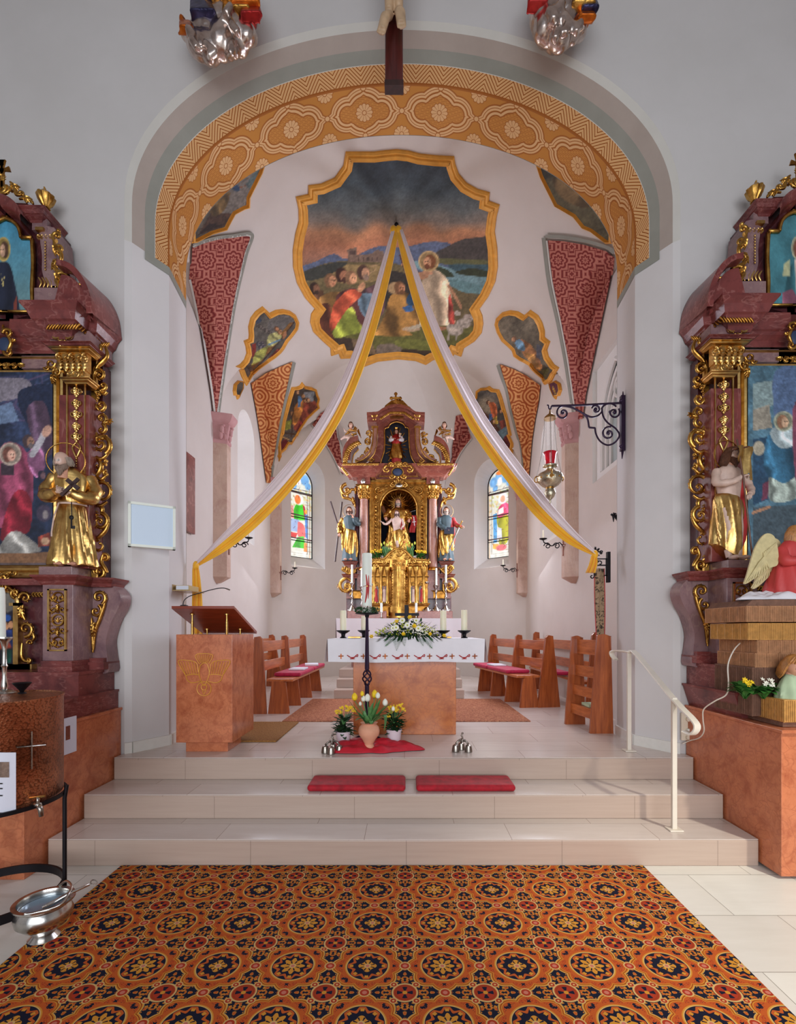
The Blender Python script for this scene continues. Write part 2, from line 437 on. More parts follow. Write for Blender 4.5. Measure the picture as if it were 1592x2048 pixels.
t = Mat('daylit_pane'); t.base(rgb(240, 236, 240)).set(.3); t.b.inputs['Emission Color'].default_value = (1, .97, 1, 1); t.b.inputs['Emission Strength'].default_value = .55; M['daylit_pane'] = t.m
t = Mat('grey_pane'); t.base(rgb(176, 190, 190)).set(.2); M['grey_pane'] = t.m
plain('fresco_gold', rgb(200, 138, 48), .7, 0, .1, 10)
plain('stucco_gold', rgb(222, 158, 62), .5, .15, .12, 10)
plain('reed', rgb(176, 126, 88), .7, 0, .2, 30, .6, 90)
plain('reed_gold', rgb(196, 144, 76), .55, 0, .2, 30, .4, 90)
plain('reed_dark', rgb(120, 84, 66), .7, 0, .2, 30, .6, 90)
plain('book_white', rgb(206, 208, 218), .6)
plain('book_tan', rgb(186, 158, 100), .6)
plain('wing_cream', rgb(206, 190, 140), .5, 0, .15, 25)
plain('banner_tan', rgb(150, 120, 90), .8)
plain('robe_green', rgb(176, 196, 160), .6, 0, .1, 10)
t = Mat('banner_brocade'); g = t.geo(); n = t.noise(g, 34, 3, .6, 1.0); t.base(t.ramp(n, [(.40, rgb(60, 46, 34)), (.47, rgb(150, 122, 92)), (.7, rgb(164, 136, 106))])).set(.8); M['banner_brocade'] = t.m
# carpet of the nave: medallions on a square lattice
t = Mat('medallion_carpet'); X, Y, Z = t.sep(t.geo())
U = (X+.172)/.3345+.5; V = (Y-2.125)/.313+.5
col_par = (U.floor()*.5).fract().gt(.2)
u = U.fract()-.5; v = V.fract()-.5; r = length(u, v); th = v.atan2(u)
navy = rgb(24, 26, 44); oran = rgb(196, 92, 36); red = rgb(176, 58, 32); yel = rgb(214, 146, 50); cream = rgb(216, 176, 110); deep = rgb(156, 62, 20); pink = rgb(206, 120, 100)
au = u.abs(); av = v.abs(); mx = au.max(av); mn = au.min(av)
wv = t.comb(mx*6.5, mn*6.5, 0.3); k1 = t.noise(wv, 1.6, 2, .5, 1.4); k2 = t.noise(wv, 3.4, 1, .5, .8)
col = t.ramp(k1, [(.0, navy), (.45, yel), (.49, oran), (.58, red), (.63, cream), (.65, navy)], 'CONSTANT')
# eight lobed outer flower
pet = (th*4.0).cos().abs()*.075
R8 = pet+.385
col = t.mix(r.lt(R8+.040), col, navy); col = t.mix(r.lt(R8+.030), col, cream); col = t.mix(r.lt(R8+.022), col, yel); col = t.mix(r.lt(R8+.004), col, deep); col = t.mix(r.lt(R8-.010), col, yel); col = t.mix(r.lt(R8-.022), col, oran)
sc_ = t.ramp(k2, [(.0, navy), (.42, oran), (.60, red), (.68, deep)], 'CONSTANT')
col = t.mix(r.lt(R8-.045), col, sc_); col = t.mix(r.lt(.335), col, oran)
col = t.mix(r.lt(.30), col, yel); col = t.mix(r.lt(.285), col, cream); col = t.mix(r.lt(.272), col, navy)
lob = (th*4.0).cos()*.05+.2
col = t.mix(r.lt(.262)*((th*8.0).cos()*.035+.225-r).abs().lt(.022), col, oran)
col = t.mix(r.lt(.235)*((th*4.0).cos().abs().gt(.90))*r.gt(.19), col, yel)
starA = (th*4.0).cos()*.018+.105; starB = (th*8.0).cos()*.028+.135
rin = t.mix(col_par, t.comb(starA, starA, starA), t.comb(starB, starB, starB)); rinE = t.sep(rin)[0]
col = t.mix(r.lt(rinE+.012), col, navy); col = t.mix(r.lt(rinE), col, yel)
col = t.mix((r.lt(.10))*((th*4.0).cos().abs().lt(.45)), col, navy)
col = t.mix(r.lt(.045), col, cream); col = t.mix(r.lt(.025), col, pink)
# small medallions on tile corners, rosettes on tile edges
cu = .5-au; cv = .5-av; rc = length(cu, cv); tc = cv.atan2(cu)
col = t.mix(rc.lt(.175), col, navy)
col = t.mix(rc.lt(.165), col, cream); col = t.mix(rc.lt(.142), col, red); col = t.mix(rc.band(.118, .008), col, deep)
col = t.mix((rc.lt(.10))*((tc*4.0).cos().gt(.2))*rc.gt(.025), col, navy); col = t.mix(rc.lt(.03), col, yel)
for (a_, b_) in ((.5, 0.0), (0.0, .5)):
 re = length(au-a_, av-b_)
 col = t.mix(re.lt(.075), col, cream); col = t.mix(re.lt(.058), col, red); col = t.mix(re.lt(.03), col, pink)
r4 = length(cu-.14, cv-.14)
col = t.mix(r4.lt(.05), col, cream); col = t.mix(r4.lt(.036), col, red); col = t.mix(r4.lt(.014), col, cream)
fine = t.noise(t.comb(X*420.0, Y*420.0), 1.0, 1)
col = t.mix(fine*.22, col, navy)
t.base(col).set(.95, spec=.15).bump(fine, .4, .002); M['medallion_carpet'] = t.m
# painted arch band (UV: u along the arch in metres, v across in metres)
t = Mat('arch_flower_band'); U, V, Zz = t.sep(t.coord('UV'))
L = .70; Wd = .43
g1 = rgb(198, 136, 68); dk = rgb(156, 90, 38); lt_ = rgb(222, 180, 130); bg = rgb(190, 128, 58)
u = (U/L).fract()-.5; v = V/Wd-.5                         # tile
ux = u*L; vy = v*Wd; au = ux.abs(); av = vy.abs()
# quatrefoil field : union of circle and diamond
f1 = length(ux, vy)-.135; f2 = (au*.62+av)-.15; f3 = au.max(av*1.9)-.225
q = f1.min(f2).min(length(au-.16, vy)-.075)
col = t.mix(q.gt(.075), g1, bg)
col = t.mix(q.band(.058, .020), col, lt_); col = t.mix(q.band(.030, .007), col, dk); col = t.mix(q.band(.058, .003), col, dk); col = t.mix(q.band(.082, .006), col, dk); col = t.mix(q.band(.012, .012), col, lt_); col = t.mix(q.band(-.002, .006), col, dk)
brick = (V*70.0).fract().lt(.4)*((U*14.0+(V*70.0).floor()*.37).fract().lt(.8))
col = t.mix(brick*q.lt(-.008)*.75, col, dk)
def flower(col, cx, cy, R, n=12.0):
 du = ux.abs()-cx if cx else ux; dv = vy-cy; rr = length(du, dv); an = dv.atan2(du)
 pr = (an*(n/2)).cos().abs()*.012+R
 col = t.mix(rr.lt(pr+.007), col, dk); col = t.mix(rr.lt(pr), col, lt_)
 col = t.mix((an*(n/2)).cos().abs().lt(.2)*rr.lt(pr)*rr.gt(.015), col, dk)
 col = t.mix(rr.lt(.022), col, dk); return t.mix(rr.lt(.016), col, lt_)
col = flower(col, 0, 0, .066)
col = flower(col, L/2, Wd/2-.01, .062); col = flower(col, L/2, -Wd/2+.01, .062)
for cx, cy in ((L/2, 0.0), (0, Wd/2-.012), (0, -Wd/2+.012)):
 rr = length(ux.abs()-cx, vy-cy); col = t.mix(rr.lt(.027), col, dk); col = t.mix(rr.lt(.020), col, lt_)
col = t.mix(V.lt(.012), col, dk)
col = t.mix(t.noise(t.geo(), 3.0, 4)*.35, col, rgb(190, 130, 70))
t.base(col).set(.85, spec=.2); M['arch_flower_band'] = t.m
t = Mat('arch_zigzag_band'); U, V, Zz = t.sep(t.coord('UV'))
z = ((U/.235).fract()-.5).abs()*2.0
ph = (V*26.0+z*3.9)
st = ph.fract()
col = t.mix(st.lt(.38), lt_, dk); col = t.mix(st.band(.72, .07), col, g1)
col = t.mix(V.lt(.006), col, rgb(205, 200, 190)); col = t.mix(V.gt(.155), col, dk)
t.base(col).set(.85, spec=.2); M['arch_zigzag_band'] = t.m
# painted webs: concentric outlines round stars and crosses (UV in metres on the vault)
def web(name, bgc, ltc, dkc, S, k, amt):
 t = Mat(name); U, V, Zz = t.sep(t.coord('UV'))
 a = (U/S).fract()-.5; b = (V/S).fract()-.5
 ra = length(a, b); ta = b.atan2(a)
 star = ra-((ta*4.0).cos().abs()*.07+.15)
 c = (((U/S)+.5).fract()-.5).abs(); d = (((V/S)+.5).fract()-.5).abs()
 cross = (c.max(d*2.6)).min((c*2.6).max(d))-.24
 f = star.min(cross)
 w = (f*k).fract()
 col = t.mix(w.lt(.42), bgc, ltc); col = t.mix(w.band(.7, .13), col, dkc)
 fl = ra-((ta*4.0).cos().abs()*.05+.035)
 col = t.mix(fl.band(0, .012), col, ltc)
 col = t.mix((star.lt(-.09))*0.0, col, dkc)
 col = t.mix(amt, col, bgc)
 t.base(col).set(.85, spec=.2); M[name] = t.m
web('web_red', rgb(150, 70, 64), rgb(188, 122, 106), rgb(110, 40, 38), .42, 6.5, .1)
t = Mat('web_gold'); U, V, Zz = t.sep(t.coord('UV')); S = .42
a = (U/S).fract()-.5; b = (V/S).fract()-.5; ra = length(a, b); ta = b.atan2(a)
c = ((U/S)+.5).fract()-.5; d = ((V/S)+.5).fract()-.5; rb = length(c, d); tb = d.atan2(c)
fa = ra-(ta*2.0).cos().abs()*.02; fb = rb-((tb*4.0).cos().abs()*.05)
f = fa.min(fb+.04)
w = (f*8.0).fract(); bgc = rgb(190, 116, 62); ltc = rgb(220, 160, 104); dkc = rgb(158, 78, 44)
col = t.mix(w.lt(.4), bgc, ltc); col = t.mix(w.band(.7, .14), col, dkc); col = t.mix(ra.lt(.07), col, ltc)
t.base(col).set(.85, spec=.2); M['web_gold'] = t.m
t = Mat('lace'); U, V, Zz = t.sep(t.geo())
k = (t.vor(t.geo(), 38, 'DISTANCE_TO_EDGE')).gt(.09)
lowm = Zz.lt(1.395)
col = t.mix(k*lowm*.32, rgb(240, 236, 240), rgb(150, 140, 146)); t.base(col).set(.85); M['lace'] = t.m
# ------------------------------------------------------------------ nave floor, steps, walls
struct('floor', MB().box(-6, 6, -6, 3.9, -.1, 0), 'nave_stone')
SXL, SXR = -2.30, 2.265
for i, (y0, z1) in enumerate(((3.05, .17), (3.39, .34), (3.74, .51))):
 z0 = .17*i
 mb = MB().box(SXL, SXR, y0, 11.3 if i == 2 else y0+.5, z0, z1-.004)
 struct('step_%d' % (i+1), mb, 'step_stone', bevel=.006)
struct('floor_choir', MB().box(SXL, SXR, 3.745, 3.9, .507, .512).box(-2.75, 2.5, 3.9, 11.3, .507, .512), 'choir_stone')
struct('floor_tread_1', MB().box(SXL, SXR, 3.055, 3.39, .166, .171), 'choir_stone')
struct('floor_tread_2', MB().box(SXL, SXR, 3.395, 3.74, .336, .341), 'choir_stone')
def arch(xL, xR, zs, b, zb, n=56, Y=None):
 c = (xL+xR)/2; a = (xR-xL)/2
 pts = [(xL, zb)]
 for k in range(n+1):
  t = pi-pi*k/n; pts.append((c+a*cos(t), zs+b*sin(t)))
 pts.append((xR, zb)); return pts
def wall_with_hole(name, outer, holes, conv, mat):
 loops = [[Vector((p[0], p[1], 0)) for p in outer]]+[[Vector((p[0], p[1], 0)) for p in h] for h in holes]
 tri = tessellate_polygon(loops); flat = [p for l in loops for p in l]
 mb = MB().add([conv(p.x, p.y) for p in flat], [tuple(t) for t in tri])
 return struct(name, mb, mat)
A0 = arch(-2.295, 2.235, 5.03, 1.455, 0.0)
wall_with_hole('wall_nave', [(-6, 0), (-6, 8.6), (6, 8.6), (6, 0)], [A0], lambda x, z: (x, 3.87, z), 'nave_plaster')
struct('wall_nave_left', MB().box(-6.1, -6, -6, 3.9, 0, 8.6), 'nave_plaster')
struct('wall_nave_right', MB().box(6, 6.1, -6, 3.9, 0, 8.6), 'nave_plaster')
struct('ceiling_nave', MB().box(-6.1, 6.1, -6, 3.9, 8.6, 8.7), 'nave_plaster')
ZB = 4.70
def arch_curve(xL, xR, zs, b, Y, n=56):
 return [Vector((x, Y, z)) for x, z in arch(xL, xR, zs, b, .5, n)]
CV = {}
prm = {0: (-2.295, 2.235, 5.03, 1.455, 3.87), 1: (-2.25, 2.19, 5.02, 1.425, 3.90), 4: (-2.08, 2.01, 4.98, 1.33, 4.17), 5: (-2.13, 2.045, 4.98, 1.335, 4.60)}
def lerp_prm(t): return tuple(a+(b-a)*t for a, b in zip(prm[1], prm[4]))
prm[2] = lerp_prm(.33); prm[3] = lerp_prm(.60)
def curve(k, top=True, n=72):
 xL, xR, zs, b, Y = prm[k]; c = (xL+xR)/2; a = (xR-xL)/2
 pts = [Vector((xL, Y, ZB))]+[Vector((c+a*cos(pi-pi*i/n), Y, zs+b*sin(pi*i/n))) for i in range(n+1)]+[Vector((xR, Y, ZB))]
 return pts
def loft(name, k0, k1, mat, v0=0.0, v1=1.0, rows=1, smooth=True):
 a = curve(k0); b = curve(k1); mb = MB(); uv = []
 s = [0.0]
 for i in range(1, len(a)): s.append(s[-1]+(b[i]-b[i-1]).length)
 mid = s[-1]/2
 for r in range(rows+1):
  t = r/rows
  for i in range(len(a)): mb.v.append(tuple(a[i].lerp(b[i], t))); uv.append((s[i]-mid, v0+(v1-v0)*t))
 n = len(a)
 mb.f = [(r*n+i, r*n+i+1, (r+1)*n+i+1, (r+1)*n+i) for r in range(rows) for i in range(n-1)]
 o = mk(name, mb, mat, smooth=smooth, uv=uv); o['kind'] = 'structure'; return o
loft('trim_1', 0, 1, 'line_light')
loft('wall_arch_splay', 1, 2, 'band_beige')
loft('trim_2', 2, 3, 'band_greygreen')
loft('trim_3', 3, 4, 'arch_zigzag_band', 0, .17)
loft('ceiling_arch_soffit', 4, 5, 'arch_flower_band', 0, .43)
for sgn, nm in ((0, 'left'), (1, 'right')):
 def q(k, z): return (prm[k][sgn], prm[k][4], z)
 mb = MB()
 for k0, k1 in ((0, 1), (1, 4), (4, 5)):
  mb.add([q(k0, .5), q(k1, .5), q(k1, ZB), q(k0, ZB)], [(0, 1, 2, 3)])
 struct('wall_jamb_'+nm, mb, 'jamb_plaster')
 mb = MB(); e = .004 if sgn == 0 else -.004
 for k0, k1 in ((2, 4), (4, 5)):
  p0, p1 = q(k0, ZB-.07), q(k1, ZB-.07); a0, a1 = q(k0, ZB+.0), q(k1, ZB+.0)
  mb.add([(x+e, y-.003, z) for x, y, z in (p0, p1, a1, a0)], [(0, 1, 2, 3)])
 struct('trim_%d' % (4+sgn), mb, 'band_greygreen')
 mb = MB()
 path = [q(0, 0), q(1, 0), q(4, 0), q(5, 0)]
 for a, b in zip(path[:-1], path[1:]):
  d = Vector((b[0]-a[0], b[1]-a[1], 0)); nrm = Vector((d.y, -d.x, 0)).normalized()*(.02 if sgn == 0 else -.02)
  mb.prism([(a[0], a[1]), (b[0], b[1]), (b[0]+nrm.x, b[1]+nrm.y), (a[0]+nrm.x, a[1]+nrm.y)], .512, .60, 'z')
 struct('baseboard_jamb_'+nm, mb, 'nave_stone')
# choir side of the arch wall
wall_with_hole('wall_choir_front', [(-2.75, .5), (-2.75, 7.2), (2.5, 7.2), (2.5, .5)], [[(p.x, p.z) for p in ([Vector((-2.13, 0, .5))]+curve(5)+[Vector((2.045, 0, .5))])]], lambda x, z: (x, 4.605, z), 'choir_plaster')
# ------------------------------------------------------------------ choir walls with niches, vault
XLc, XRc = -2.65, 2.37; XM = -.14; YA = 9.2; ZS = 4.45; RV = 2.5
PTS = [(XLc, 4.2), (XLc, 6.65), (XLc, 9.4), (-1.1, 11.0), (.82, 11.0), (XRc, 9.4), (XRc, 6.65), (XRc, 4.2)]
RISE = [1.15, 1.45, 1.55, 1.5, 1.55, 1.45, 1.15]
def lun(i, s, L):
 m = L/2; h = L/2-.06
 if i == 0: m = 1.3; h = 1.1; 
 if i == 6: m = L-1.3; h = 1.1
 x = abs(s-m)/h
 if x >= 1: return ZS
 return ZS+RISE[i]*(1-x**2.2)**.6
def niche_pts(s0, s1, z0, z1, n=14):
 c = (s0+s1)/2; a = (s1-s0)/2; zs = z1-a*1.05
 return [(s0, z0)]+[(c+a*cos(pi-pi*k/n), zs+(z1-zs)*sin(pi*k/n)) for k in range(n+1)]+[(s1, z0)]
holes = {1: (.82, 1.66, 3.0, 5.15), 2: (.43, 1.28, 2.85, 5.15), 4: (2.278-1.33, 2.278-.45, 2.85, 5.15), 5: (2.75-1.72, 2.75-.84, 3.0, 5.12)}
vm = MB(); nS = 44; prev_n = 0
rows = []
for i in range(7):
 a = Vector(PTS[i]); b = Vector(PTS[i+1]); L = (b-a).length; d = (b-a)/L; nrm = Vector((-d.y, d.x))  # outward for clockwise path
 N = max(8, int(L*26))
 top = [(L*k/N, lun(i, L*k/N, L)) for k in range(N+1)]
 outer = [(0, .5)]+top+[(L, .5)]
 hs = []
 if i in holes:
  s0, s1, z0, z1 = holes[i]; hs.append(niche_pts(s0, s1, z0, z1))
 if i == 6: hs.append([(6.65-6.04, 3.38), (6.65-6.04, 4.80), (6.65-4.95, 4.80), (6.65-4.95, 3.38)])
 wall_with_hole('wall_choir_%d' % (i+1), outer, hs, lambda s, z: (a.x+d.x*s, a.y+d.y*s, z), 'choir_plaster')
 if i in holes:
  s0, s1, z0, z1 = holes[i]; dep = .34
  if i in (2, 4):
   if i == 2: g = (.54, 1.17, 3.1, 5.0)
   else: g = (2.278-1.20, 2.278-.56, 3.1, 5.0)
  else: g = (s0+.16, s1-.16, z0+.35, z1-.14)
  A = niche_pts(s0, s1, z0, z1); B = niche_pts(*g)
  f3 = lambda s, z, o: (a.x+d.x*s+nrm.x*o, a.y+d.y*s+nrm.y*o, z)
  mb = MB(); va = [f3(s, z, 0) for s, z in A]; vb = [f3(s, z, dep) for s, z in B]; n = len(va)
  mb.add(va+vb, [(k, (k+1) % n, (k+1) % n+n, k+n) for k in range(n)])
  struct('wall_reveal_%d' % i, mb, 'reveal_plaster')
  holes[i] = (a, d, nrm, g, dep)
 for k in range(N+(1 if i == 6 else 0)):
  s = L*k/N; w = Vector((a.x+d.x*s, a.y+d.y*s))
  sp = Vector((XM, min(w.y, YA)))
  if i in (2, 3, 4): sp = Vector((XM, YA))
  if w.y > YA: sp = Vector((XM, YA))
  pen = lun(i, s, L); row = []
  for j in range(nS+1):
   q_ = j/nS; rho = 1-q_; rho = sin(rho*pi/2)          # denser near the wall
   p = sp.lerp(w, rho)
   z = ZS+RV*sqrt(max(0, 1-rho*rho))
   row.append((p.x, p.y, max(z, pen if rho > .45 else 0)))
  rows.append(row)
vm.grid(rows)
vault = struct('ceiling_vault', vm, 'choir_plaster', auto=50)
wb = MB().merge(vm)
for i in range(7):
 a, b = PTS[i], PTS[i+1]; wb.add([(a[0], a[1], .5), (b[0], b[1], .5), (b[0], b[1], 6.2), (a[0], a[1], 6.2)], [(0, 1, 2, 3)])
VB = BVHTree.FromPolygons([Vector(v) for v in wb.v], wb.f)
# all of the choir surfaces for projecting painted things
def ray(px, py):
 d = Vector(((px-VX)/FPX, 1, (HY-py)/FPX)).normalized()
 o = Vector((0, 0, EYE))
 h = VB.ray_cast(o, d)
 if h[0] is None: return None
 n = h[1]
 if n.dot(d) > 0: n = -n
 return h[0], n, d
def inside(p, poly):
 x, y = p; c = False; n = len(poly); j = n-1
 for i in range(n):
  xi, yi = poly[i]; xj, yj = poly[j]
  if (yi > y) != (yj > y) and x < (xj-xi)*(y-yi)/(yj-yi)+xi: c = not c
  j = i
 return c
def densify(poly, step):
 out = []
 for i in range(len(poly)):
  a = poly[i]; b = poly[(i+1) % len(poly)]; L = hypot(b[0]-a[0], b[1]-a[1]); n = max(1, int(L/step))
  for k in range(n): out.append((a[0]+(b[0]-a[0])*k/n, a[1]+(b[1]-a[1])*k/n))
 return out
def patch(name, poly, mat, step=6, off=.006, colf=None, uvf=None, parent=None, kind=None):
 bd = densify(poly, step); xs = [p[0] for p in poly]; ys = [p[1] for p in poly]
 pts = list(bd); y = min(ys)+step*.5
 while y < max(ys):
  x = min(xs)+step*.5
  while x < max(xs):
   if inside((x, y), bd): pts.append((x, y))
   x += step
  y += step
 e = [(i, (i+1) % len(bd)) for i in range(len(bd))]
 r = delaunay_2d_cdt([Vector(p) for p in pts], e, [], 1, 1e-4)
 vs = []; ok = []; cols = []; uvs = []
 for p in r[0]:
  h = ray(p.x, p.y)
  if h is None: vs.append((0, 0, 0)); ok.append(False); cols.append((0, 0, 0, 1)); uvs.append((0, 0)); continue
  q = h[0]+h[1]*off; vs.append(tuple(q)); ok.append(True)
  if colf: cols.append(colf(p.x, p.y))
  uvs.append(uvf(q, p) if uvf else (p.x, p.y))
 fs = [tuple(f) for f in r[2] if all(ok[i] for i in f)]
 mb = MB(); mb.v = vs; mb.f = fs
 o = mk(name, mb, mat, parent=parent, cols=cols if colf else None, uv=uvs, smooth=True)
 if kind: o['kind'] = kind
 return o
def inset(poly, d):
 n = len(poly); out = []
 area2 = sum(poly[i][0]*poly[(i+1) % n][1]-poly[(i+1) % n][0]*poly[i][1] for i in range(n))
 s = 1 if area2 > 0 else -1
 for i in range(n):
  p0, p1, p2 = poly[i-1], poly[i], poly[(i+1) % n]
  def nr(a, b):
   dx, dy = b[0]-a[0], b[1]-a[1]; L = hypot(dx, dy) or 1; return (-dy/L*s, dx/L*s)
  n1, n2 = nr(p0, p1), nr(p1, p2); mx, my = n1[0]+n2[0], n1[1]+n2[1]; L2 = mx*mx+my*my
  k = 2*d/max(L2, .9)
  out.append((p1[0]+mx*k, p1[1]+my*k))
 return out
def frame(name, poly, w, parent, mat='stucco_gold', hh=.045):
 prof = [(0, -.01), (0, .3), (.12, .55), (.3, .5), (.36, .75), (.6, .9), (.72, .5), (.84, .6), (1.0, .35), (1.0, -.01)]
 poly = densify(poly, 7)
 rings = []
 for t, h in prof:
  ring = []
  pin = inset(poly, w*t)
  for p in pin:
   r_ = ray(*p); ring.append(None if r_ is None else r_[0]+r_[1]*(hh*h))
  rings.append(ring)
 mb = MB(); n = len(poly); idx = {}
 for a, ring in enumerate(rings):
  for b, p in enumerate(ring):
   if p is not None: idx[(a, b)] = len(mb.v); mb.v.append(tuple(p))
 for a in range(len(rings)-1):
  for b in range(n):
   ks = [(a, b), (a, (b+1) % n), (a+1, (b+1) % n), (a+1, b)]
   if all(k in idx for k in ks): mb.f.append(tuple(idx[k] for k in ks))
 return mk(name, mb, mat, parent, auto=40)
def cropmap(pts, ox, oy, sc): return [(ox+x/sc, oy+y/sc) for x, y in pts]
BIG = cropmap([(412,47),(500,47),(620,48),(700,38),(790,30),(880,40),(960,62),(1080,75),(1216,82),(1225,140),(1250,210),(1310,280),(1390,325),(1480,350),(1474,412),(1553,442),(1530,530),(1517,640),(1535,760),(1540,900),(1522,1010),(1470,1120),(1404,1213),(1425,1260),(1432,1320),(1420,1390),(1370,1450),(1290,1500),(1270,1563),(1220,1545),(1195,1582),(1130,1572),(1060,1590),(1008,1625),(930,1595),(800,1583),(650,1600),(545,1640),(500,1600),(440,1575),(372,1578),(358,1540),(303,1558),(298,1500),(240,1450),(170,1380),(148,1310),(155,1250),(182,1210),(110,1130),(50,1020),(22,900),(20,780),(38,660),(65,560),(62,470),(42,382),(135,362),(135,297),(230,285),(330,240),(395,150)], 580, 290, 3.702)
ML1 = cropmap([(340,75),(390,120),(425,160),(500,122),(590,110),(680,130),(750,180),(790,270),(775,350),(710,440),(650,510),(600,600),(560,650),(480,720),(400,770),(300,850),(210,940),(155,1030),(135,1065),(75,950),(50,880),(5,825),(60,795),(110,740),(140,660),(130,580),(105,505),(165,480),(170,430),(162,330),(190,220),(250,140)], 470, 600, 6.206)
TL1 = cropmap([(95,1010),(30,1000),(-20,1050),(-30,1130),(-20,1185),(10,1190),(20,1235),(50,1180),(90,1100)], 470, 600, 6.206)
ML2 = cropmap([(830,1015),(870,1065),(950,1080),(1010,1110),(1030,1180),(1050,1225),(1035,1290),(1050,1340),(980,1400),(900,1480),(820,1600),(750,1720),(700,1800),(665,1790),(620,1860),(575,1900),(540,2005),(535,1880),(530,1760),(555,1690),(580,1500),(620,1350),(660,1200),(700,1080),(760,1075),(800,1060)], 470, 600, 6.206)
MR1 = cropmap([(750,120),(675,185),(600,140),(500,125),(400,150),(330,220),(312,290),(340,390),(400,500),(480,570),(530,620),(550,690),(620,740),(720,790),(760,850),(810,900),(880,960),(935,1055),(985,1030),(1020,1010),(1060,930),(1110,840),(1050,800),(980,700),(960,620),(1000,515),(930,460),(930,380),(900,280),(850,190)], 940, 600, 6.205)
TR1 = cropmap([(990,1030),(1070,1000),(1130,1040),(1145,1120),(1120,1190),(1085,1195),(1075,1235),(1040,1180),(1010,1110)], 940, 600, 6.205)
MR2 = cropmap([(240,1065),(290,1100),(365,1110),(400,1200),(440,1350),(480,1500),(520,1680),(500,1690),(540,1780),(535,1960),(500,1890),(440,1830),(400,1790),(330,1700),(240,1560),(150,1440),(60,1380),(72,1310),(35,1245),(70,1200),(75,1130),(130,1090),(200,1085)], 940, 600, 6.205)
UL = cropmap([(1410,430),(1370,560),(1300,700),(1215,870),(1210,1000),(1140,1020),(1030,1080),(990,1150),(925,1275),(740,1330),(550,1430),(470,1440),(470,1200),(560,950),(760,720),(1000,560),(1200,440)], 300, 250, 6.123)
UR = [(1073,322),(1082,350),(1098,382),(1112,410),(1126,418),(1150,432),(1168,455),(1185,462),(1216,486),(1232,486),(1232,450),(1216,410),(1180,372),(1140,345),(1106,325)]
WL1 = [(381,492),(400,483),(430,475),(460,471),(499,470),(490,510),(470,600),(455,690),(443,770),(434,836),(425,836),(418,780),(405,700),(392,620),(378,555)]
WL2 = [(500,767),(530,745),(556,733),(583,722),(576,755),(566,800),(556,850),(548,900),(541,940),(539,966),(531,966),(526,930),(518,870),(510,820)]
WR1 = [(1098,478),(1130,480),(1170,487),(1215,500),(1230,510),(1224,560),(1205,650),(1190,720),(1175,790),(1168,838),(1157,838),(1150,790),(1140,720),(1125,640),(1108,560)]
WR2 = [(1001.7,727),(1030,737),(1053,749),(1083,771),(1080,801),(1072,842),(1066,882),(1059,962),(1050,962),(1045,898),(1035,858),(1025,817),(1017,777),(1009,753)]
WL3 = [(623,850),(640,826),(667,810),(674,850),(682,900),(686,950),(680,944),(668,918),(655,895),(640,872)]
WR3 = [(913,831),(926,828),(944,877),(922,906),(905,940),(902,945),(903,897)]
def vuv(q, p):
 # metres along the vault: y and arc angle
 th = atan2(q.x-XM, max(.1, q.z-ZS))
 return (th*2.5, (q.y*.55-q.z*.8))
for i, (nm, pl, mt) in enumerate((('a', WL1, 'web_red'), ('b', WR1, 'web_red'), ('c', WL2, 'web_gold'), ('d', WR2, 'web_gold'), ('e', WL3, 'web_red'), ('f', WR3, 'web_red'))):
 patch('ceiling_web_%d' % (i+1), pl, mt, step=3.5, off=.022, uvf=lambda q, p: (p.x/130.0, -p.y/130.0), kind='structure')
def line_patch(name, pts, w, mat, off=.026):
 # painted band along a pixel polyline, width w px to the right side
 L = smoothpts(pts, 12); a = []; b = []
 for i, p in enumerate(L):
  p0 = L[max(0, i-1)]; p1 = L[min(len(L)-1, i+1)]; dx, dy = p1[0]-p0[0], p1[1]-p0[1]; l = hypot(dx, dy) or 1
  ww = w[0]+(w[1]-w[0])*i/(len(L)-1) if isinstance(w, tuple) else w
  a.append(p); b.append((p[0]-dy/l*ww, p[1]+dx/l*ww))
 mb = MB(); ra = [ray(*p) for p in a]; rb = [ray(*p) for p in b]; rows = []
 for x, y in zip(ra, rb):
  if x and y: rows.append([tuple(x[0]+x[1]*off), tuple((x[0]+y[0])/2+x[1]*off), tuple(y[0]+y[1]*off)])
 if len(rows) > 1:
  mb.grid(rows); o = mk(name, mb, mat, smooth=True); o['kind'] = 'structure'
k = 0
for pts, w, mt in (([(432,836),(441,770),(453,690),(468,600),(488,510),(499,469),(460,470),(430,474),(400,482),(381,490)], -3, 'line_light'),
    ([(435,836),(444,770),(456,690),(471,600),(492,510),(504,464),(460,466),(430,470),(400,478),(381,486)], (-4, -8), 'band_greygreen'),
    ([(425,836),(418,780),(405,700),(392,620),(378,555)], 4, 'line_light'),
    ([(1098,478),(1108,560),(1125,640),(1140,720),(1150,790),(1157,838)], 3, 'line_light'),
    ([(1094,472),(1104,560),(1121,640),(1136,720),(1146,790),(1154,838)], (8, 4), 'band_greygreen'),
    ([(1094,473),(1130,475),(1170,482),(1215,495),(1230,505)], -7, 'band_greygreen'),
    ([(583,722),(576,755),(566,800),(556,850),(548,900),(541,940),(539,966)], (-7, -3), 'band_greygreen'),
    ([(1001,727),(1009,753),(1017,777),(1025,817),(1035,858),(1045,898),(1050,962)], (7, 3), 'band_greygreen'),
    ([(686,950),(680,905),(672,850),(665,812)], 3, 'line_light'),
    ([(623,850),(640,872),(655,895),(668,918),(682,950)], 2, 'line_light'),
    ([(944,877),(922,906),(905,940)], -2, 'line_light')):
 k += 1; line_patch('trim_band_%d' % k, pts, w, mt)
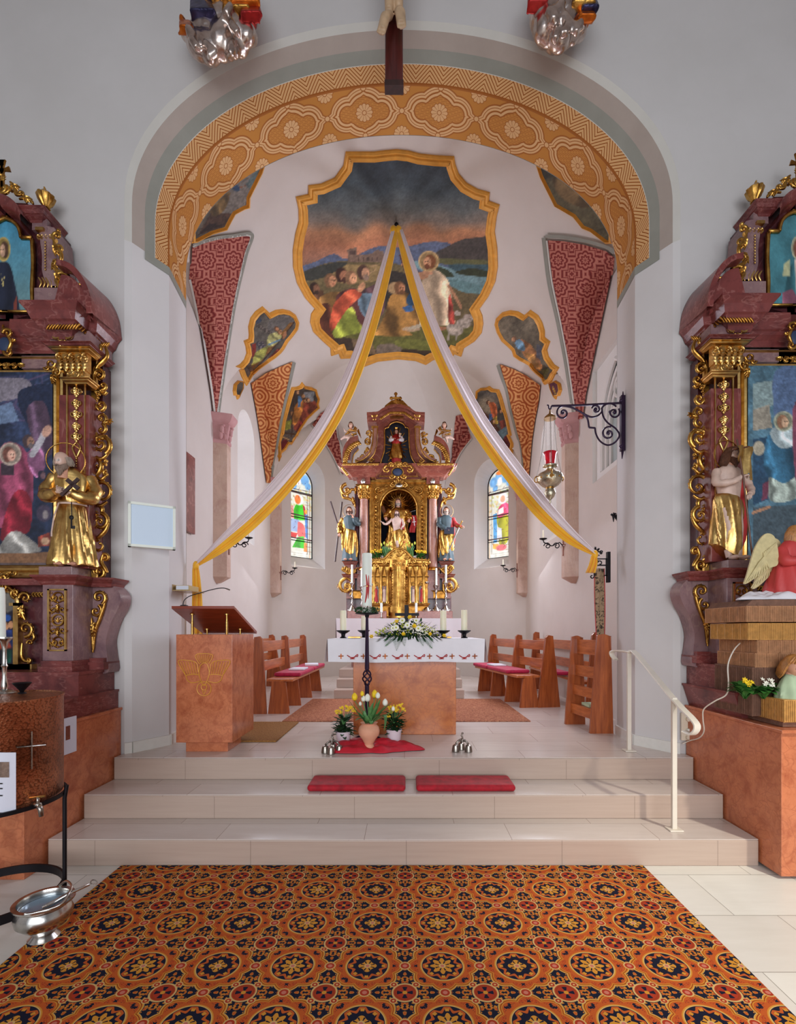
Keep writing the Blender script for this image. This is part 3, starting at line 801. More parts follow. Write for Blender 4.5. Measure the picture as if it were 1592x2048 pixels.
# ------------------------------------------------------------------ painted pictures: colours computed into arrays, carried by mesh vertices
RNG = np.random.default_rng(5)
class Cv:
 def __init__(s, w, h, res, bg):
  s.w, s.h, s.r = w, h, res; s.W, s.H = int(w*res)+1, int(h*res)+1
  s.a = np.zeros((s.H, s.W, 3))+np.array(bg, float)
  s.yy, s.xx = np.mgrid[0:s.H, 0:s.W]; s.xx = s.xx/res; s.yy = s.yy/res
 def noise(s, cell, seed=0):
  r = np.random.default_rng(seed); gh, gw = int(s.h/cell)+3, int(s.w/cell)+3; g = r.random((gh, gw))
  fx, fy = s.xx/cell, s.yy/cell; ix, iy = fx.astype(int), fy.astype(int); tx, ty = fx-ix, fy-iy
  tx = tx*tx*(3-2*tx); ty = ty*ty*(3-2*ty)
  return (g[iy, ix]*(1-tx)+g[iy, ix+1]*tx)*(1-ty)+(g[iy+1, ix]*(1-tx)+g[iy+1, ix+1]*tx)*ty
 def put(s, m, c, var=0.0, seed=1):
  c = np.array(c, float); m = np.clip(m, 0, 1)[..., None]
  col = c if var == 0 else c*(1+var*(s.noise(14, seed)[..., None]-.5)*2)
  s.a = s.a*(1-m)+col*m
 def mpoly(s, pts, soft=3):
  x0 = max(0, int((min(p[0] for p in pts)-soft)*s.r)); x1 = min(s.W, int((max(p[0] for p in pts)+soft)*s.r)+2)
  y0 = max(0, int((min(p[1] for p in pts)-soft)*s.r)); y1 = min(s.H, int((max(p[1] for p in pts)+soft)*s.r)+2)
  m = np.zeros((s.H, s.W))
  if x1 <= x0 or y1 <= y0: return m
  X = s.xx[y0:y1, x0:x1]; Y = s.yy[y0:y1, x0:x1]
  ins = np.zeros(X.shape, bool); dist = np.full(X.shape, 1e9); n = len(pts)
  for i in range(n):
   ax, ay = pts[i]; bx, by = pts[(i+1) % n]
   if ay != by:
    c = ((ay > Y) != (by > Y)) & (X < (bx-ax)*(Y-ay)/(by-ay)+ax); ins ^= c
   dx, dy = bx-ax, by-ay; L = dx*dx+dy*dy or 1
   t = np.clip(((X-ax)*dx+(Y-ay)*dy)/L, 0, 1); dist = np.minimum(dist, np.hypot(X-ax-t*dx, Y-ay-t*dy))
  m[y0:y1, x0:x1] = np.clip(.5+np.where(ins, dist, -dist)/soft, 0, 1); return m
 def poly(s, pts, c, soft=3, var=.12, seed=1, sm=True):
  if sm and len(pts) > 4: pts = smoothpts(pts, 4, True)
  s.put(s.mpoly(pts, soft), c, var, seed)
 def cloth(s, pts, c, ang=80, per=22, amt=.32, soft=3, seed=1):
  """cloth painted with light and dark folds"""
  pts = smoothpts(pts, 4, True) if len(pts) > 4 else pts
  m = s.mpoly(pts, soft); a = radians(ang)
  u = s.xx*sin(a)-s.yy*cos(a); n = s.noise(60, seed)*60+s.noise(25, seed+3)*16
  f = np.sin((u+n*1.2)/per*1.1)*.7+np.sin((u*1.9+n*1.4)/per*1.3+1)*.3
  col = np.array(c, float)[None, None]*(1+amt*f[..., None])
  col = np.where(f[..., None] > .75, col*1.12, col)
  s.a = s.a*(1-m[..., None])+np.clip(col, 0, 255)*m[..., None]
 def ell(s, cx, cy, rx, ry, c, rot=0, soft=.18, var=.1):
  a = radians(rot); X = s.xx-cx; Y = s.yy-cy
  u = (X*cos(a)+Y*sin(a))/rx; v = (-X*sin(a)+Y*cos(a))/ry
  s.put((1-np.hypot(u, v))/soft+.5, c, var, int(cx+cy) % 97)
 def line(s, pts, w, c, soft=2):
  pts = smoothpts(pts, 6) if len(pts) > 2 else pts
  dist = np.full(s.xx.shape, 1e9)
  for (ax, ay), (bx, by) in zip(pts[:-1], pts[1:]):
   dx, dy = bx-ax, by-ay; L = dx*dx+dy*dy or 1
   t = np.clip(((s.xx-ax)*dx+(s.yy-ay)*dy)/L, 0, 1); dist = np.minimum(dist, np.hypot(s.xx-ax-t*dx, s.yy-ay-t*dy))
  s.put((w/2-dist)/soft+.5, c)
 def head(s, x, y, r, face=(196, 140, 100), hair=(70, 44, 30), look=1, beard=None, halo=None, tilt=0):
  r = r*.88
  if halo:
   s.ell(x, y-r*.1, r*1.75, r*1.75, halo, soft=.12); s.ell(x, y-r*.1, r*1.5, r*1.5, tuple(v*.72 for v in halo), soft=.15)
  s.ell(x-look*r*.22, y-r*.12, r*.98, r*1.12, hair)
  s.ell(x-look*r*.45, y+r*.3, r*.6, r*.9, hair)
  s.ell(x+look*r*.22, y+r*.1, r*.66, r*.92, face, rot=tilt)
  s.ell(x+look*r*.5, y+r*.1, r*.3, r*.5, tuple(v*1.15 for v in face), soft=.5)
  for d in (.12, .55): s.ell(x+look*r*d, y-r*.08, r*.11, r*.07, tuple(v*.35 for v in face), soft=.6)
  s.line([(x+look*r*.42, y-r*.02), (x+look*r*.5, y+r*.28)], r*.1, tuple(v*.7 for v in face), r*.1)
  s.ell(x+look*r*.36, y+r*.5, r*.18, r*.06, (130, 60, 50), soft=.6)
  if beard: s.ell(x+look*r*.3, y+r*.8, r*.45, r*.5, beard)
 def sample(s, x, y, gain=1.3):
  i = min(s.H-1, max(0, int(y*s.r+.5))); j = min(s.W-1, max(0, int(x*s.r+.5))); c = s.a[i, j]
  return (min(1, lin(max(0, min(255, c[0])))*gain), min(1, lin(max(0, min(255, c[1])))*gain), min(1, lin(max(0, min(255, c[2])))*gain), 1)
 def grain(s, amt=.12):
  n = (s.noise(3, 11)+s.noise(7, 12)+s.noise(30, 13))/3-.5
  s.a = s.a*(1+amt*2*n[..., None])
def paint_big():
 c = Cv(1592, 1666, .5, (60, 66, 70)); y = c.yy; x = c.xx
 def grad(stops):
  out = np.zeros(c.a.shape)
  ys = [q[0] for q in stops]
  for k in range(3): out[..., k] = np.interp(y+(c.noise(160, 3)-.5)*120, ys, [q[1][k] for q in stops])
  return out
 c.a = grad([(100, (52, 60, 68)), (300, (64, 74, 80)), (480, (88, 90, 88)), (560, (112, 100, 90)), (620, (160, 112, 80)), (740, (176, 116, 84)), (850, (170, 120, 96)), (1000, (90, 80, 70))])
 c.a *= 1+.35*(c.noise(120, 5)-.5)[..., None]
 c.poly([(60,900),(180,850),(320,790),(420,830),(600,750),(700,730),(850,740),(1040,700),(1200,720),(1250,820),(1200,950),(60,1000)], (88, 98, 122))
 c.poly([(1060,800),(1200,720),(1300,680),(1400,670),(1592,660),(1592,900),(1300,880),(1100,850)], (72, 66, 62))
 c.poly([(1060,830),(1250,830),(1592,850),(1592,900),(1300,880),(1100,860)], (92, 92, 60))
 c.poly([(80,990),(200,880),(420,840),(600,850),(760,860),(900,900),(1000,1000),(1000,1400),(60,1400)], (104, 92, 62))
 c.poly([(250,900),(500,870),(660,880),(700,940),(600,1000),(300,1000)], (140, 118, 78))
 c.poly([(100,920),(300,860),(420,860),(260,960),(110,990)], (60, 62, 56))
 c.poly([(420,760),(490,740),(495,800),(600,790),(640,760),(690,770),(695,850),(600,855),(430,855)], (120, 98, 84), sm=False)
 c.poly([(430,770),(480,765),(480,800),(440,800)], (84, 66, 60), sm=False)
 for k in range(5): c.poly([(500+k*34, 815),(512+k*34, 812),(512+k*34, 840),(500+k*34, 842)], (84, 68, 60), sm=False)
 c.line([(560,950),(640,900),(600,880),(660,870)], 9, (170, 140, 100))
 c.poly([(880,840),(1060,860),(1300,930),(1592,960),(1592,1100),(1420,1110),(1250,1040),(1100,960),(940,900)], (112, 142, 146))
 c.poly([(1180,870),(1440,870),(1592,890),(1592,970),(1440,960),(1240,920)], (60, 84, 92))
 c.poly([(1230,925),(1360,900),(1500,930),(1480,960),(1300,950)], (52, 58, 40))
 c.poly([(1190,980),(1400,1020),(1592,1080),(1592,1130),(1400,1110),(1200,1060)], (96, 128, 130))
 c.poly([(980,860),(1150,900),(1220,960),(1120,960),(1000,920)], (54, 62, 44))
 c.poly([(1180,1030),(1300,1080),(1592,1130),(1592,1400),(1100,1400),(1080,1100)], (98, 86, 60))
 c.poly([(700,960),(760,920),(860,940),(920,1000),(960,1200),(700,1200)], (50, 46, 42))
 c.poly([(130,1300),(500,1350),(900,1330),(1400,1350),(1400,1666),(130,1666)], (96, 94, 48))
 c.poly([(130,1400),(440,1420),(600,1500),(1000,1500),(1150,1480),(1300,1480),(1200,1666),(300,1666)], (62, 50, 40))
 c.poly([(450,1420),(600,1440),(640,1540),(480,1530)], (116, 96, 72)); c.poly([(650,1470),(780,1460),(830,1500),(780,1540),(650,1540)], (120, 106, 92))
 c.poly([(800,1430),(1080,1440),(1140,1490),(1000,1510),(800,1480)], (110, 112, 54))
 # crowd
 c.cloth([(150,1100),(240,1070),(250,1250),(200,1400),(150,1250)], (96, 66, 46), 80, 26)
 c.head(180, 1050, 42, (120, 84, 62), (50, 34, 26), 1, beard=(60, 44, 34))
 c.cloth([(210,1120),(330,1070),(400,1120),(360,1300),(230,1350),(215,1220)], (140, 104, 58), 70, 32)
 c.head(300, 990, 50, (190, 136, 100), (120, 88, 62), 1)
 c.head(385, 950, 52, (160, 110, 82), (60, 36, 30), 1, beard=(80, 50, 40))
 c.cloth([(340,1100),(440,1050),(560,1080),(620,1200),(560,1330),(420,1300),(360,1200)], (88, 52, 50), 75, 30)
 c.cloth([(500,1080),(560,1050),(660,1010),(700,1080),(690,1230),(620,1280),(560,1260)], (84, 60, 64), 60, 30)
 c.head(548, 930, 52, (186, 140, 108), (74, 52, 44), 1, beard=(140, 116, 100))
 c.cloth([(500,1120),(560,1080),(660,1120),(640,1240),(600,1300),(520,1220)], (104, 126, 140), 75, 26)
 c.cloth([(330,1150),(430,1060),(510,1070),(520,1110),(440,1180),(400,1260),(310,1360),(285,1350),(300,1230)], (198, 90, 62), 60, 30)
 c.cloth([(400,1230),(460,1190),(500,1290),(540,1360),(420,1400),(340,1420),(310,1380)], (150, 160, 66), 60, 34)
 c.cloth([(540,1290),(620,1260),(600,1350),(560,1380)], (120, 60, 50), 60, 24)
 c.head(455, 970, 50, (204, 150, 112), (130, 96, 70), 1)
 c.ell(525, 1040, 24, 40, (200, 146, 108), 30)
 c.cloth([(200,1180),(290,1170),(290,1340),(330,1440),(220,1370),(200,1270)], (92, 52, 38), 80, 24)
 # kneeling figure
 c.cloth([(740,1110),(820,1070),(900,1110),(960,1260),(960,1350),(870,1360),(900,1400),(640,1400),(640,1360),(700,1250)], (150, 110, 58), 65, 40, .42)
 c.poly([(830,1190),(900,1170),(920,1215),(860,1225)], (60, 100, 150)); c.ell(900, 1130, 36, 50, (40, 72, 100), 20)
 c.ell(775, 1045, 52, 44, (170, 140, 100)); c.head(818, 1045, 46, (176, 122, 88), (120, 84, 56), 1, beard=(110, 76, 50))
 c.ell(900, 1350, 70, 18, (176, 150, 120)); 
 # standing figure
 c.cloth([(980,990),(1050,910),(1120,930),(1180,1000),(1200,1120),(1190,1240),(1230,1300),(1120,1330),(1000,1310),(960,1330),(985,1180),(975,1080)], (196, 172, 142), 82, 44, .32)
 c.cloth([(1185,1090),(1215,1200),(1225,1310),(1195,1320),(1170,1260)], (150, 64, 54), 85, 22)
 c.poly([(1010,900),(1060,900),(1060,940),(990,960)], (176, 130, 100)); c.poly([(1000,920),(1020,970),(900,985),(850,900),(820,870),(850,860),(900,940)], (176, 130, 98))
 c.line([(1180,1030),(1240,1130),(1270,1190)], 22, (170, 124, 92)); c.line([(815,800),(880,990)], 14, (90, 50, 34))
 c.head(1030, 850, 50, (190, 140, 104), (120, 74, 44), -1, beard=(110, 66, 44), halo=(196, 162, 110))
 c.ell(1120, 1345, 46, 14, (160, 110, 80)); c.ell(930, 1335, 60, 14, (190, 176, 150), -15)
 # lambs
 for (lx, ly, lr) in ((1230, 1360, 60), (1290, 1310, 55), (1330, 1270, 40), (1200, 1340, 38)):
  c.ell(lx, ly, lr, lr*.7, (168, 156, 142), var=.25)
 c.ell(1245, 1235, 26, 18, (176, 162, 148), 20); c.ell(1320, 1255, 28, 14, (160, 146, 134)); c.line([(1180,1360),(1175,1430)], 14, (160, 150, 136)); c.line([(1240,1380),(1235,1430)], 14, (150, 140, 126))
 c.grain(.22); return lambda px, py: c.sample((px-580)*3.702, (py-290)*3.702, 1.05)
def paint_small(ox, oy, sc, W_, H_, ops, bg=(74, 70, 64), seed=2, gain=1.1):
 c = Cv(W_, H_, .33, bg); c.a *= 1+.7*(c.noise(150, seed)-.5)[..., None]; c.a *= 1+.3*(c.noise(40, seed+1)-.5)[..., None]
 ops(c); c.grain(.3); return lambda px, py: c.sample((px-ox)*sc, (py-oy)*sc, gain)
def ops1(c):
 c.poly([(420,190),(600,170),(720,220),(560,400),(400,420)], (96, 92, 88)); c.poly([(240,230),(300,200),(320,240),(240,300)], (54, 62, 76))
 for k in range(9): c.head(260+(k*47) % 170, 300+(k*29) % 110, 22, (110, 100, 92), (60, 54, 50), 1)
 c.poly([(190,540),(240,520),(230,700),(190,720)], (120, 40, 34))
 for k in range(4): c.head(270+k*25, 530+(k % 2)*40, 26, (100, 92, 96), (50, 52, 60), 1)
 c.line([(680,280),(200,830)], 46, (120, 84, 44)); c.line([(720,260),(240,850)], 14, (56, 34, 26)); c.cloth([(400,420),(500,390),(560,440),(480,540),(380,560)], (150, 148, 96), 50, 24)
 c.cloth([(230,650),(380,560),(340,700),(240,770),(200,770)], (140, 140, 70), 40, 24); c.line([(400,540),(540,480)], 22, (100, 130, 150))
 c.cloth([(380,730),(500,600),(540,600),(480,700),(400,760)], (96, 40, 32), 40, 22)
 c.head(540, 380, 34, (180, 130, 90), (110, 80, 50), 1); c.head(500, 340, 30, (170, 120, 84), (90, 60, 40), 1); c.ell(600, 420, 20, 50, (170, 116, 80), 20)
 c.poly([(90,850),(180,760),(240,860),(160,990)], (92, 80, 72)); c.ell(215, 860, 20, 24, (150, 100, 70))
def ops2(c):
 c.cloth([(750,1290),(860,1230),(980,1250),(1000,1330),(820,1560),(720,1600)], (120, 56, 40), 70, 30); c.cloth([(700,1400),(760,1260),(850,1240),(800,1450),(720,1560)], (170, 110, 50), 75, 26)
 c.cloth([(770,1180),(820,1190),(800,1320),(765,1330)], (80, 120, 160), 80, 20); c.poly([(840,1130),(980,1130),(960,1260),(860,1260)], (128, 132, 136))
 for x, y in ((830,1180),(870,1240),(760,1130),(900,1240),(690,1400)): c.head(x, y, 30, (180, 136, 96), (90, 60, 40), 1)
 c.poly([(600,1500),(690,1480),(680,1600),(590,1620)], (130, 130, 50)); c.line([(720,1150),(690,1700)], 14, (60, 36, 24)); c.line([(580,1650),(760,1670)], 18, (70, 46, 30)); c.cloth([(740,1640),(800,1500),(840,1520),(790,1650)], (110, 36, 36), 70, 20)
 c.ell(610, 1800, 50, 70, (96, 24, 28)); c.line([(580,1700),(660,1730)], 12, (180, 140, 90))
def ops3(c):
 c.cloth([(620,480),(720,500),(850,640),(900,800),(840,860),(760,740),(690,680),(640,560)], (140, 96, 60), 130, 34); c.cloth([(580,500),(650,480),(700,560),(690,620),(600,580)], (96, 128, 150), 120, 24)
 c.cloth([(690,640),(820,660),(880,850),(780,800)], (160, 116, 64), 130, 30); c.head(560, 470, 34, (180, 134, 100), (110, 80, 60), -1); c.poly([(850,530),(920,560),(900,740),(850,700)], (80, 80, 88)); c.poly([(880,850),(960,820),(1010,870),(950,980)], (98, 92, 56))
 c.line([(700,740),(800,830)], 16, (70, 50, 40))
 c.ell(1055, 1095, 60, 80, (84, 40, 60)); c.line([(1050,1080),(1080,1160)], 20, (180, 140, 60))
def ops4(c):
 c.ell(220, 1300, 120, 110, (140, 130, 112), soft=.6); c.poly([(100,1380),(160,1360),(300,1500),(430,1700),(340,1690)], (84, 50, 40))
 c.cloth([(250,1260),(330,1290),(350,1420),(300,1470),(260,1360)], (190, 100, 60), 80, 24); c.cloth([(290,1460),(340,1440),(360,1540),(300,1540)], (190, 156, 70), 80, 20); c.cloth([(240,1420),(280,1410),(290,1480),(250,1500)], (70, 100, 150), 80, 18)
 c.cloth([(370,1500),(440,1480),(460,1600),(400,1620)], (120, 60, 50), 80, 20); c.poly([(340,1640),(470,1560),(470,1690),(400,1740)], (96, 120, 130))
 for x, y in ((240,1270),(300,1500),(390,1380),(180,1440)): c.head(x, y, 28, (190, 146, 108), (80, 50, 40), 1)
 c.poly([(430,1700),(500,1690),(510,1800),(490,1880),(440,1800)], (90, 30, 36))
def ops5(c):
 c.poly([(560,1330),(760,980),(1000,1000),(900,1220)], (70, 50, 40)); c.poly([(750,980),(1130,600),(1320,480),(1130,980),(940,1060)], (112, 104, 96)); c.poly([(1150,700),(1320,480),(1290,640),(1180,760)], (84, 98, 98))
 c.ell(1035, 750, 45, 40, (44, 64, 90)); c.line([(1080,740),(1150,720)], 12, (130, 80, 50)); c.cloth([(720,1000),(880,820),(960,800),(900,1000),(760,1100)], (96, 76, 46), 50, 40); c.poly([(560,1330),(700,1180),(860,1210),(700,1270)], (44, 32, 28))
def opsr(c):
 c.poly([(30,120),(100,60),(260,150),(330,260),(250,330)], (90, 84, 62)); c.cloth([(80,60),(160,70),(240,170),(180,180),(100,130)], (110, 90, 60), 120, 30)
PNT = [(BIG, 19, paint_big(), 2.5, 'large scalloped vault painting of a white robed standing figure blessing kneeling people'),
 (ML1, 8.5, paint_small(470, 600, 6.206, 1117, 2048, ops1), 2, 'heart shaped vault painting of a figure in green on a slanting beam'),
 (ML2, 5.5, paint_small(470, 600, 6.206, 1117, 2048, ops2, (70, 62, 56)), 2, 'tapering vault painting of a crowd with a blue robed figure, beside the orange painted web'),
 (MR1, 8.5, paint_small(940, 600, 6.205, 1179, 2048, ops3, (96, 88, 74)), 2, 'heart shaped vault painting of one crouching figure in brown and blue'),
 (MR2, 5.5, paint_small(940, 600, 6.205, 1179, 2048, ops4, (84, 80, 76)), 2, 'tapering vault painting of an orange robed figure above tumbling people'),
 (UL, 10, paint_small(300, 250, 6.123, 1592, 1531, ops5, (84, 76, 66)), 3, 'vault painting with grey sky and a blue patch, half hidden behind the arch'),
 (UR, 9, paint_small(1070, 320, 2.0, 340, 340, opsr, (70, 68, 58)), 3, 'dark green brown vault painting half hidden by the arch')]
for i, (pl, w, fn, st, lab) in enumerate(PNT):
 q = ray(sum(p[0] for p in pl)/len(pl), sum(p[1] for p in pl)/len(pl))[0]
 t_ = thing('ceiling_painting', lab, 'painting', tuple(q))
 patch('painted_panel', inset(pl, w*.9), 'vcol', step=st, off=.03, colf=fn, parent=t_)
 frame('frame', pl, w, t_, hh=.06)
 if i in (1, 3):
  tl = TL1 if i == 1 else TR1
  patch('tail_panel', inset(tl, 2.5), 'vcol', step=2, off=.03, colf=fn, parent=t_)
  frame('tail_frame', tl, 3.5, t_, hh=.05)
# ------------------------------------------------------------------ stained glass
def glass_paint(kind):
 # local units 0..140 wide, 0..460 high (top down)
 c = Cv(140, 460, 2.2, (222, 226, 214)); c.a *= 1+.12*(c.noise(9, 4)-.5)[..., None]
 r = np.random.default_rng(3+kind)
 for k in range(60):
  x, y = r.random()*140, 110+r.random()*110; c.ell(x, y, 7, 5, [(206, 214, 150), (220, 200, 150), (190, 206, 190)][k % 3], r.random()*90, .3)
 edge = (232, 170, 120)
 for x in (6, 128): c.line([(x, 60), (x, 460)], 3, edge, 1); 
 c.line([(20, 150), (20, 400)], 2, edge, 1); c.line([(114, 150), (114, 400)], 2, edge, 1)
 for x, y, rr in ((30, 60, 22), (60, 30, 18), (100, 50, 24), (118, 80, 16), (40, 95, 14)): c.ell(x, y, rr, rr*1.2, (120, 178, 232), 20, .4)
 c.ell(70, 18, 26, 12, (232, 130, 60), 0, .4); c.ell(66, 62, 12, 20, (240, 240, 250), 0, .4)
 c.line([(0, 110), (140, 104)], 3, (70, 60, 80), 1)
 if kind == 0:
  c.cloth([(42,205),(62,180),(88,182),(106,240),(96,262),(36,262)], (60, 200, 40), 88, 16, .15, 1); c.poly([(14,200),(36,195),(40,262),(10,262)], (232, 160, 150), 1.5); c.poly([(88,182),(100,190),(112,258),(100,262)], (190, 30, 60), 1.5)
  c.ell(66, 160, 26, 28, (250, 250, 255), 0, .3); c.ell(60, 160, 17, 24, (240, 130, 70), 0, .3); c.cloth([(8,265),(70,265),(66,330),(8,330)], (170, 196, 240), 88, 18, .15, 1)
  c.poly([(64,275),(96,290),(104,350),(62,350),(60,300)], (236, 110, 110), 1.5); c.poly([(8,335),(60,335),(50,360),(8,360)], (220, 60, 60), 1.5); c.cloth([(60,356),(94,346),(106,410),(30,412)], (50, 190, 30), 88, 16, .15, 1)
  c.poly([(100,230),(118,230),(118,360),(104,350)], (80, 140, 220), 1.5); c.poly([(98,210),(112,205),(112,225),(100,226)], (250, 170, 60), 1.5); c.poly([(96,380),(112,380),(112,430),(94,430)], (250, 150, 70), 1.5)
 else:
  c.poly([(28,230),(50,226),(50,380),(30,380)], (80, 160, 220), 1.5); c.poly([(116,250),(134,250),(134,370),(116,380)], (80, 150, 220), 1.5)
  c.cloth([(52,240),(92,236),(120,270),(118,340),(104,390),(62,392),(66,330),(50,280)], (176, 176, 50), 86, 18, .2, 1)
  c.cloth([(60,200),(90,180),(116,196),(124,240),(96,246),(56,250)], (232, 90, 130), 60, 20, .15, 1); c.ell(82, 156, 24, 28, (250, 250, 255), 0, .3); c.ell(82, 158, 14, 18, (240, 190, 160), 0, .3)
  c.poly([(58,210),(86,200),(88,232),(56,236)], (246, 240, 240), 1.5); c.poly([(52,300),(76,310),(78,370),(52,360)], (226, 234, 250), 1.5)
  c.poly([(26,385),(60,390),(56,420),(26,410)], (250, 180, 80), 1.5); c.ell(74, 410, 30, 16, (240, 120, 130), 0, .3)
 c.poly([(16,428),(124,428),(124,458),(16,458)], (236, 238, 228), 1, sm=False)
 for y in (438, 450): 
  for x in range(26, 112, 9): c.line([(x, y), (x+5, y+(x % 3)-1)], 1.6, (90, 90, 80), 1)
 for y in (125, 240, 362): c.line([(0, y-1), (140, y+1)], 6.5, (60, 28, 36), 1)
 for y in (180, 300, 330, 425, 400): c.line([(100, y), (140, y)], 1.6, (150, 90, 60), 1)
 for x in (20, 114, 128): c.line([(x, 120), (x, 440)], 2.0, (110, 80, 70), 1)
 for k in range(46):
  x, y = r.random()*130, r.random()*420; c.line([(x, y), (x+r.random()*26-13, y+r.random()*34-17)], 2.0, (96, 70, 70), 1)
 return c
for wi, i in enumerate((2, 4)):
 a, d, nrm, g, dep = holes[i]; c = glass_paint(wi); B = niche_pts(*g); s0, s1, z0, z1 = g
 nx, nz = 90, 220; mb = MB(); cols = []
 zs = z1-(s1-s0)/2*1.05; cc = (s0+s1)/2; ah = (s1-s0)/2
 for r_ in range(nz+1):
  z = z0+(z1-z0)*r_/nz
  hw = ah if z < zs else ah*sqrt(max(0, 1-((z-zs)/(z1-zs))**2))
  for k in range(nx+1):
   s = cc-hw+2*hw*k/nx; u = (s-s0)/(s1-s0)
   mb.v.append((a.x+d.x*s+nrm.x*dep, a.y+d.y*s+nrm.y*dep, z))
   cols.append(c.sample(u*140, (z1-z)/(z1-z0)*460, 1.0))
 mb.f = [(r_*(nx+1)+k, r_*(nx+1)+k+1, (r_+1)*(nx+1)+k+1, (r_+1)*(nx+1)+k) for r_ in range(nz) for k in range(nx)]
 o = mk('window_%d' % (wi+1), mb, 'stained_glass', cols=cols); o['kind'] = 'structure'
 mb = MB(); 
 for zz in (3.45, 3.95, 4.5):
  p0 = (a.x+d.x*s0+nrm.x*(dep-.02), a.y+d.y*s0+nrm.y*(dep-.02), zz); p1 = (a.x+d.x*s1+nrm.x*(dep-.02), a.y+d.y*s1+nrm.y*(dep-.02), zz)
  mb.tube([p0, p1], .009, 6)
 b_ = [(a.x+d.x*s+nrm.x*(dep-.01), a.y+d.y*s+nrm.y*(dep-.01), z) for s, z in B]; mb.tube(b_, .012, 6, closed=True)
 mk('window_bar', mb, 'dark_iron', o)
for wi, i in enumerate((1, 5)):
 a, d, nrm, g, dep = holes[i]; B = niche_pts(*g)
 mb = MB().add([(a.x+d.x*s+nrm.x*dep, a.y+d.y*s+nrm.y*dep, z) for s, z in B], [tuple(range(len(B)))])
 struct('window_%d' % (wi+3), mb, 'daylit_pane')
# gothic tracery niche in the near bay
X0 = XRc; y0, y1, z0, z1 = 4.95, 6.04, 3.38, 4.80; dp = .16
mb = MB()
for (ya, za, yb, zb) in ((y0, z0, y1, z0), (y1, z0, y1, z1), (y1, z1, y0, z1), (y0, z1, y0, z0)):
 mb.add([(X0, ya, za), (X0, yb, zb), (X0+dp, yb+(0), zb), (X0+dp, ya, za)], [(0, 1, 2, 3)])
struct('wall_tracery_reveal', mb, 'reveal_plaster')
yc = (y0+y1)/2; hw = .34
def pointed(hw, z0_, zs, n=10):
 pts = [(yc-hw, z0_)]; 
 for k in range(n+1): a = pi-k/n*pi/3; pts.append((yc+hw+2*hw*cos(a), zs+2*hw*sin(a)))
 for k in range(n, -1, -1): a = k/n*pi/3; pts.append((yc-hw+2*hw*cos(a), zs+2*hw*sin(a)))
 pts.append((yc+hw, z0_)); return pts
outer = [(y0, z0), (y0, z1), (y1, z1), (y1, z0)]
hole = pointed(.40, z0+.1, 4.0)
loops = [[Vector((p[0], p[1], 0)) for p in outer], [Vector((p[0], p[1], 0)) for p in hole]]
tri = tessellate_polygon(loops); fl = [p for l in loops for p in l]
mb = MB().add([(X0+.05, p.x, p.y) for p in fl], [tuple(t) for t in tri])
for w_, xo in ((.385, .06), (.33, .09), (.27, .12)):
 mb.tube([(X0+xo, y, z) for y, z in pointed(w_, z0+.1, 4.0)], .028, 6)
mb.tube([(X0+.1, yc, z0+.1), (X0+.1, yc, 4.35)], .025, 6)
for s_ in (-1, 1):
 pts = [(X0+.1, yc+s_*.135+.13*cos(pi-k/12*pi), 4.0+.16*sin(k/12*pi)) for k in range(13)]; mb.tube(pts, .02, 6)
mb.tube([(X0+.1, yc+.12*cos(k/16*2*pi), 4.36+.12*sin(k/16*2*pi)) for k in range(16)], .02, 6, closed=True)
o = struct('window_5', mb, 'reveal_plaster')
mk('pane', MB().box(X0+.13, X0+.14, y0, y1, z0, z1), 'grey_pane', o)
# ------------------------------------------------------------------ wall pilasters with capitals
k = 0
for (px, Yc) in ((441.5, 6.65), (543, 9.4), (1152, 6.65), (1048, 9.4)):
 k += 1; left = px < 800; X = XLc if left else XRc; sg = 1 if left else -1
 hwd = .13; dpt = .17
 def cs(h, dd, z): 
  return [(X, Yc-h, z), (X+sg*dd, Yc-h*.55, z), (X+sg*dd, Yc+h*.55, z), (X, Yc+h, z)]
 def lft(levels):
  mb = MB(); rows = [cs(h, dd, z) for h, dd, z in levels]; mb.grid(rows); n = len(rows)
  mb.f.append(tuple((n-1)*4+i for i in range(4))); mb.f.append((3, 2, 1, 0)); return mb
 s = struct('pillar_%d' % k, lft([(.04, .05, 2.18), (hwd, dpt, 2.26), (hwd, dpt, 4.10)]), 'pilaster_stone')
 cap = lft([(hwd*.95, dpt*.95, 4.10), (hwd*1.02, dpt*1.05, 4.12), (hwd*1.02, dpt*1.05, 4.15), (hwd*.95, dpt, 4.17), (hwd*1.15, dpt*1.2, 4.36), (hwd*1.1, dpt*1.1, 4.38), (hwd*1.25, dpt*1.3, 4.40), (hwd*1.5, dpt*1.5, 4.47), (hwd*1.5, dpt*1.5, 4.50)])
 for row in range(2):
  for j in range(5):
   u = (j-2)/2; yy = Yc+u*hwd*.95; xx = X+sg*(dpt*(1.06+.1*row)-abs(u)*dpt*.45)
   zz = 4.20+row*.09
   cap.ell((xx, yy, zz), (.03, .03, .055), 8, 6); cap.ell((xx+sg*.022, yy, zz+.045), (.022, .026, .018), 8, 6)
 mk('capital', cap, 'capital_pink', s, auto=40)
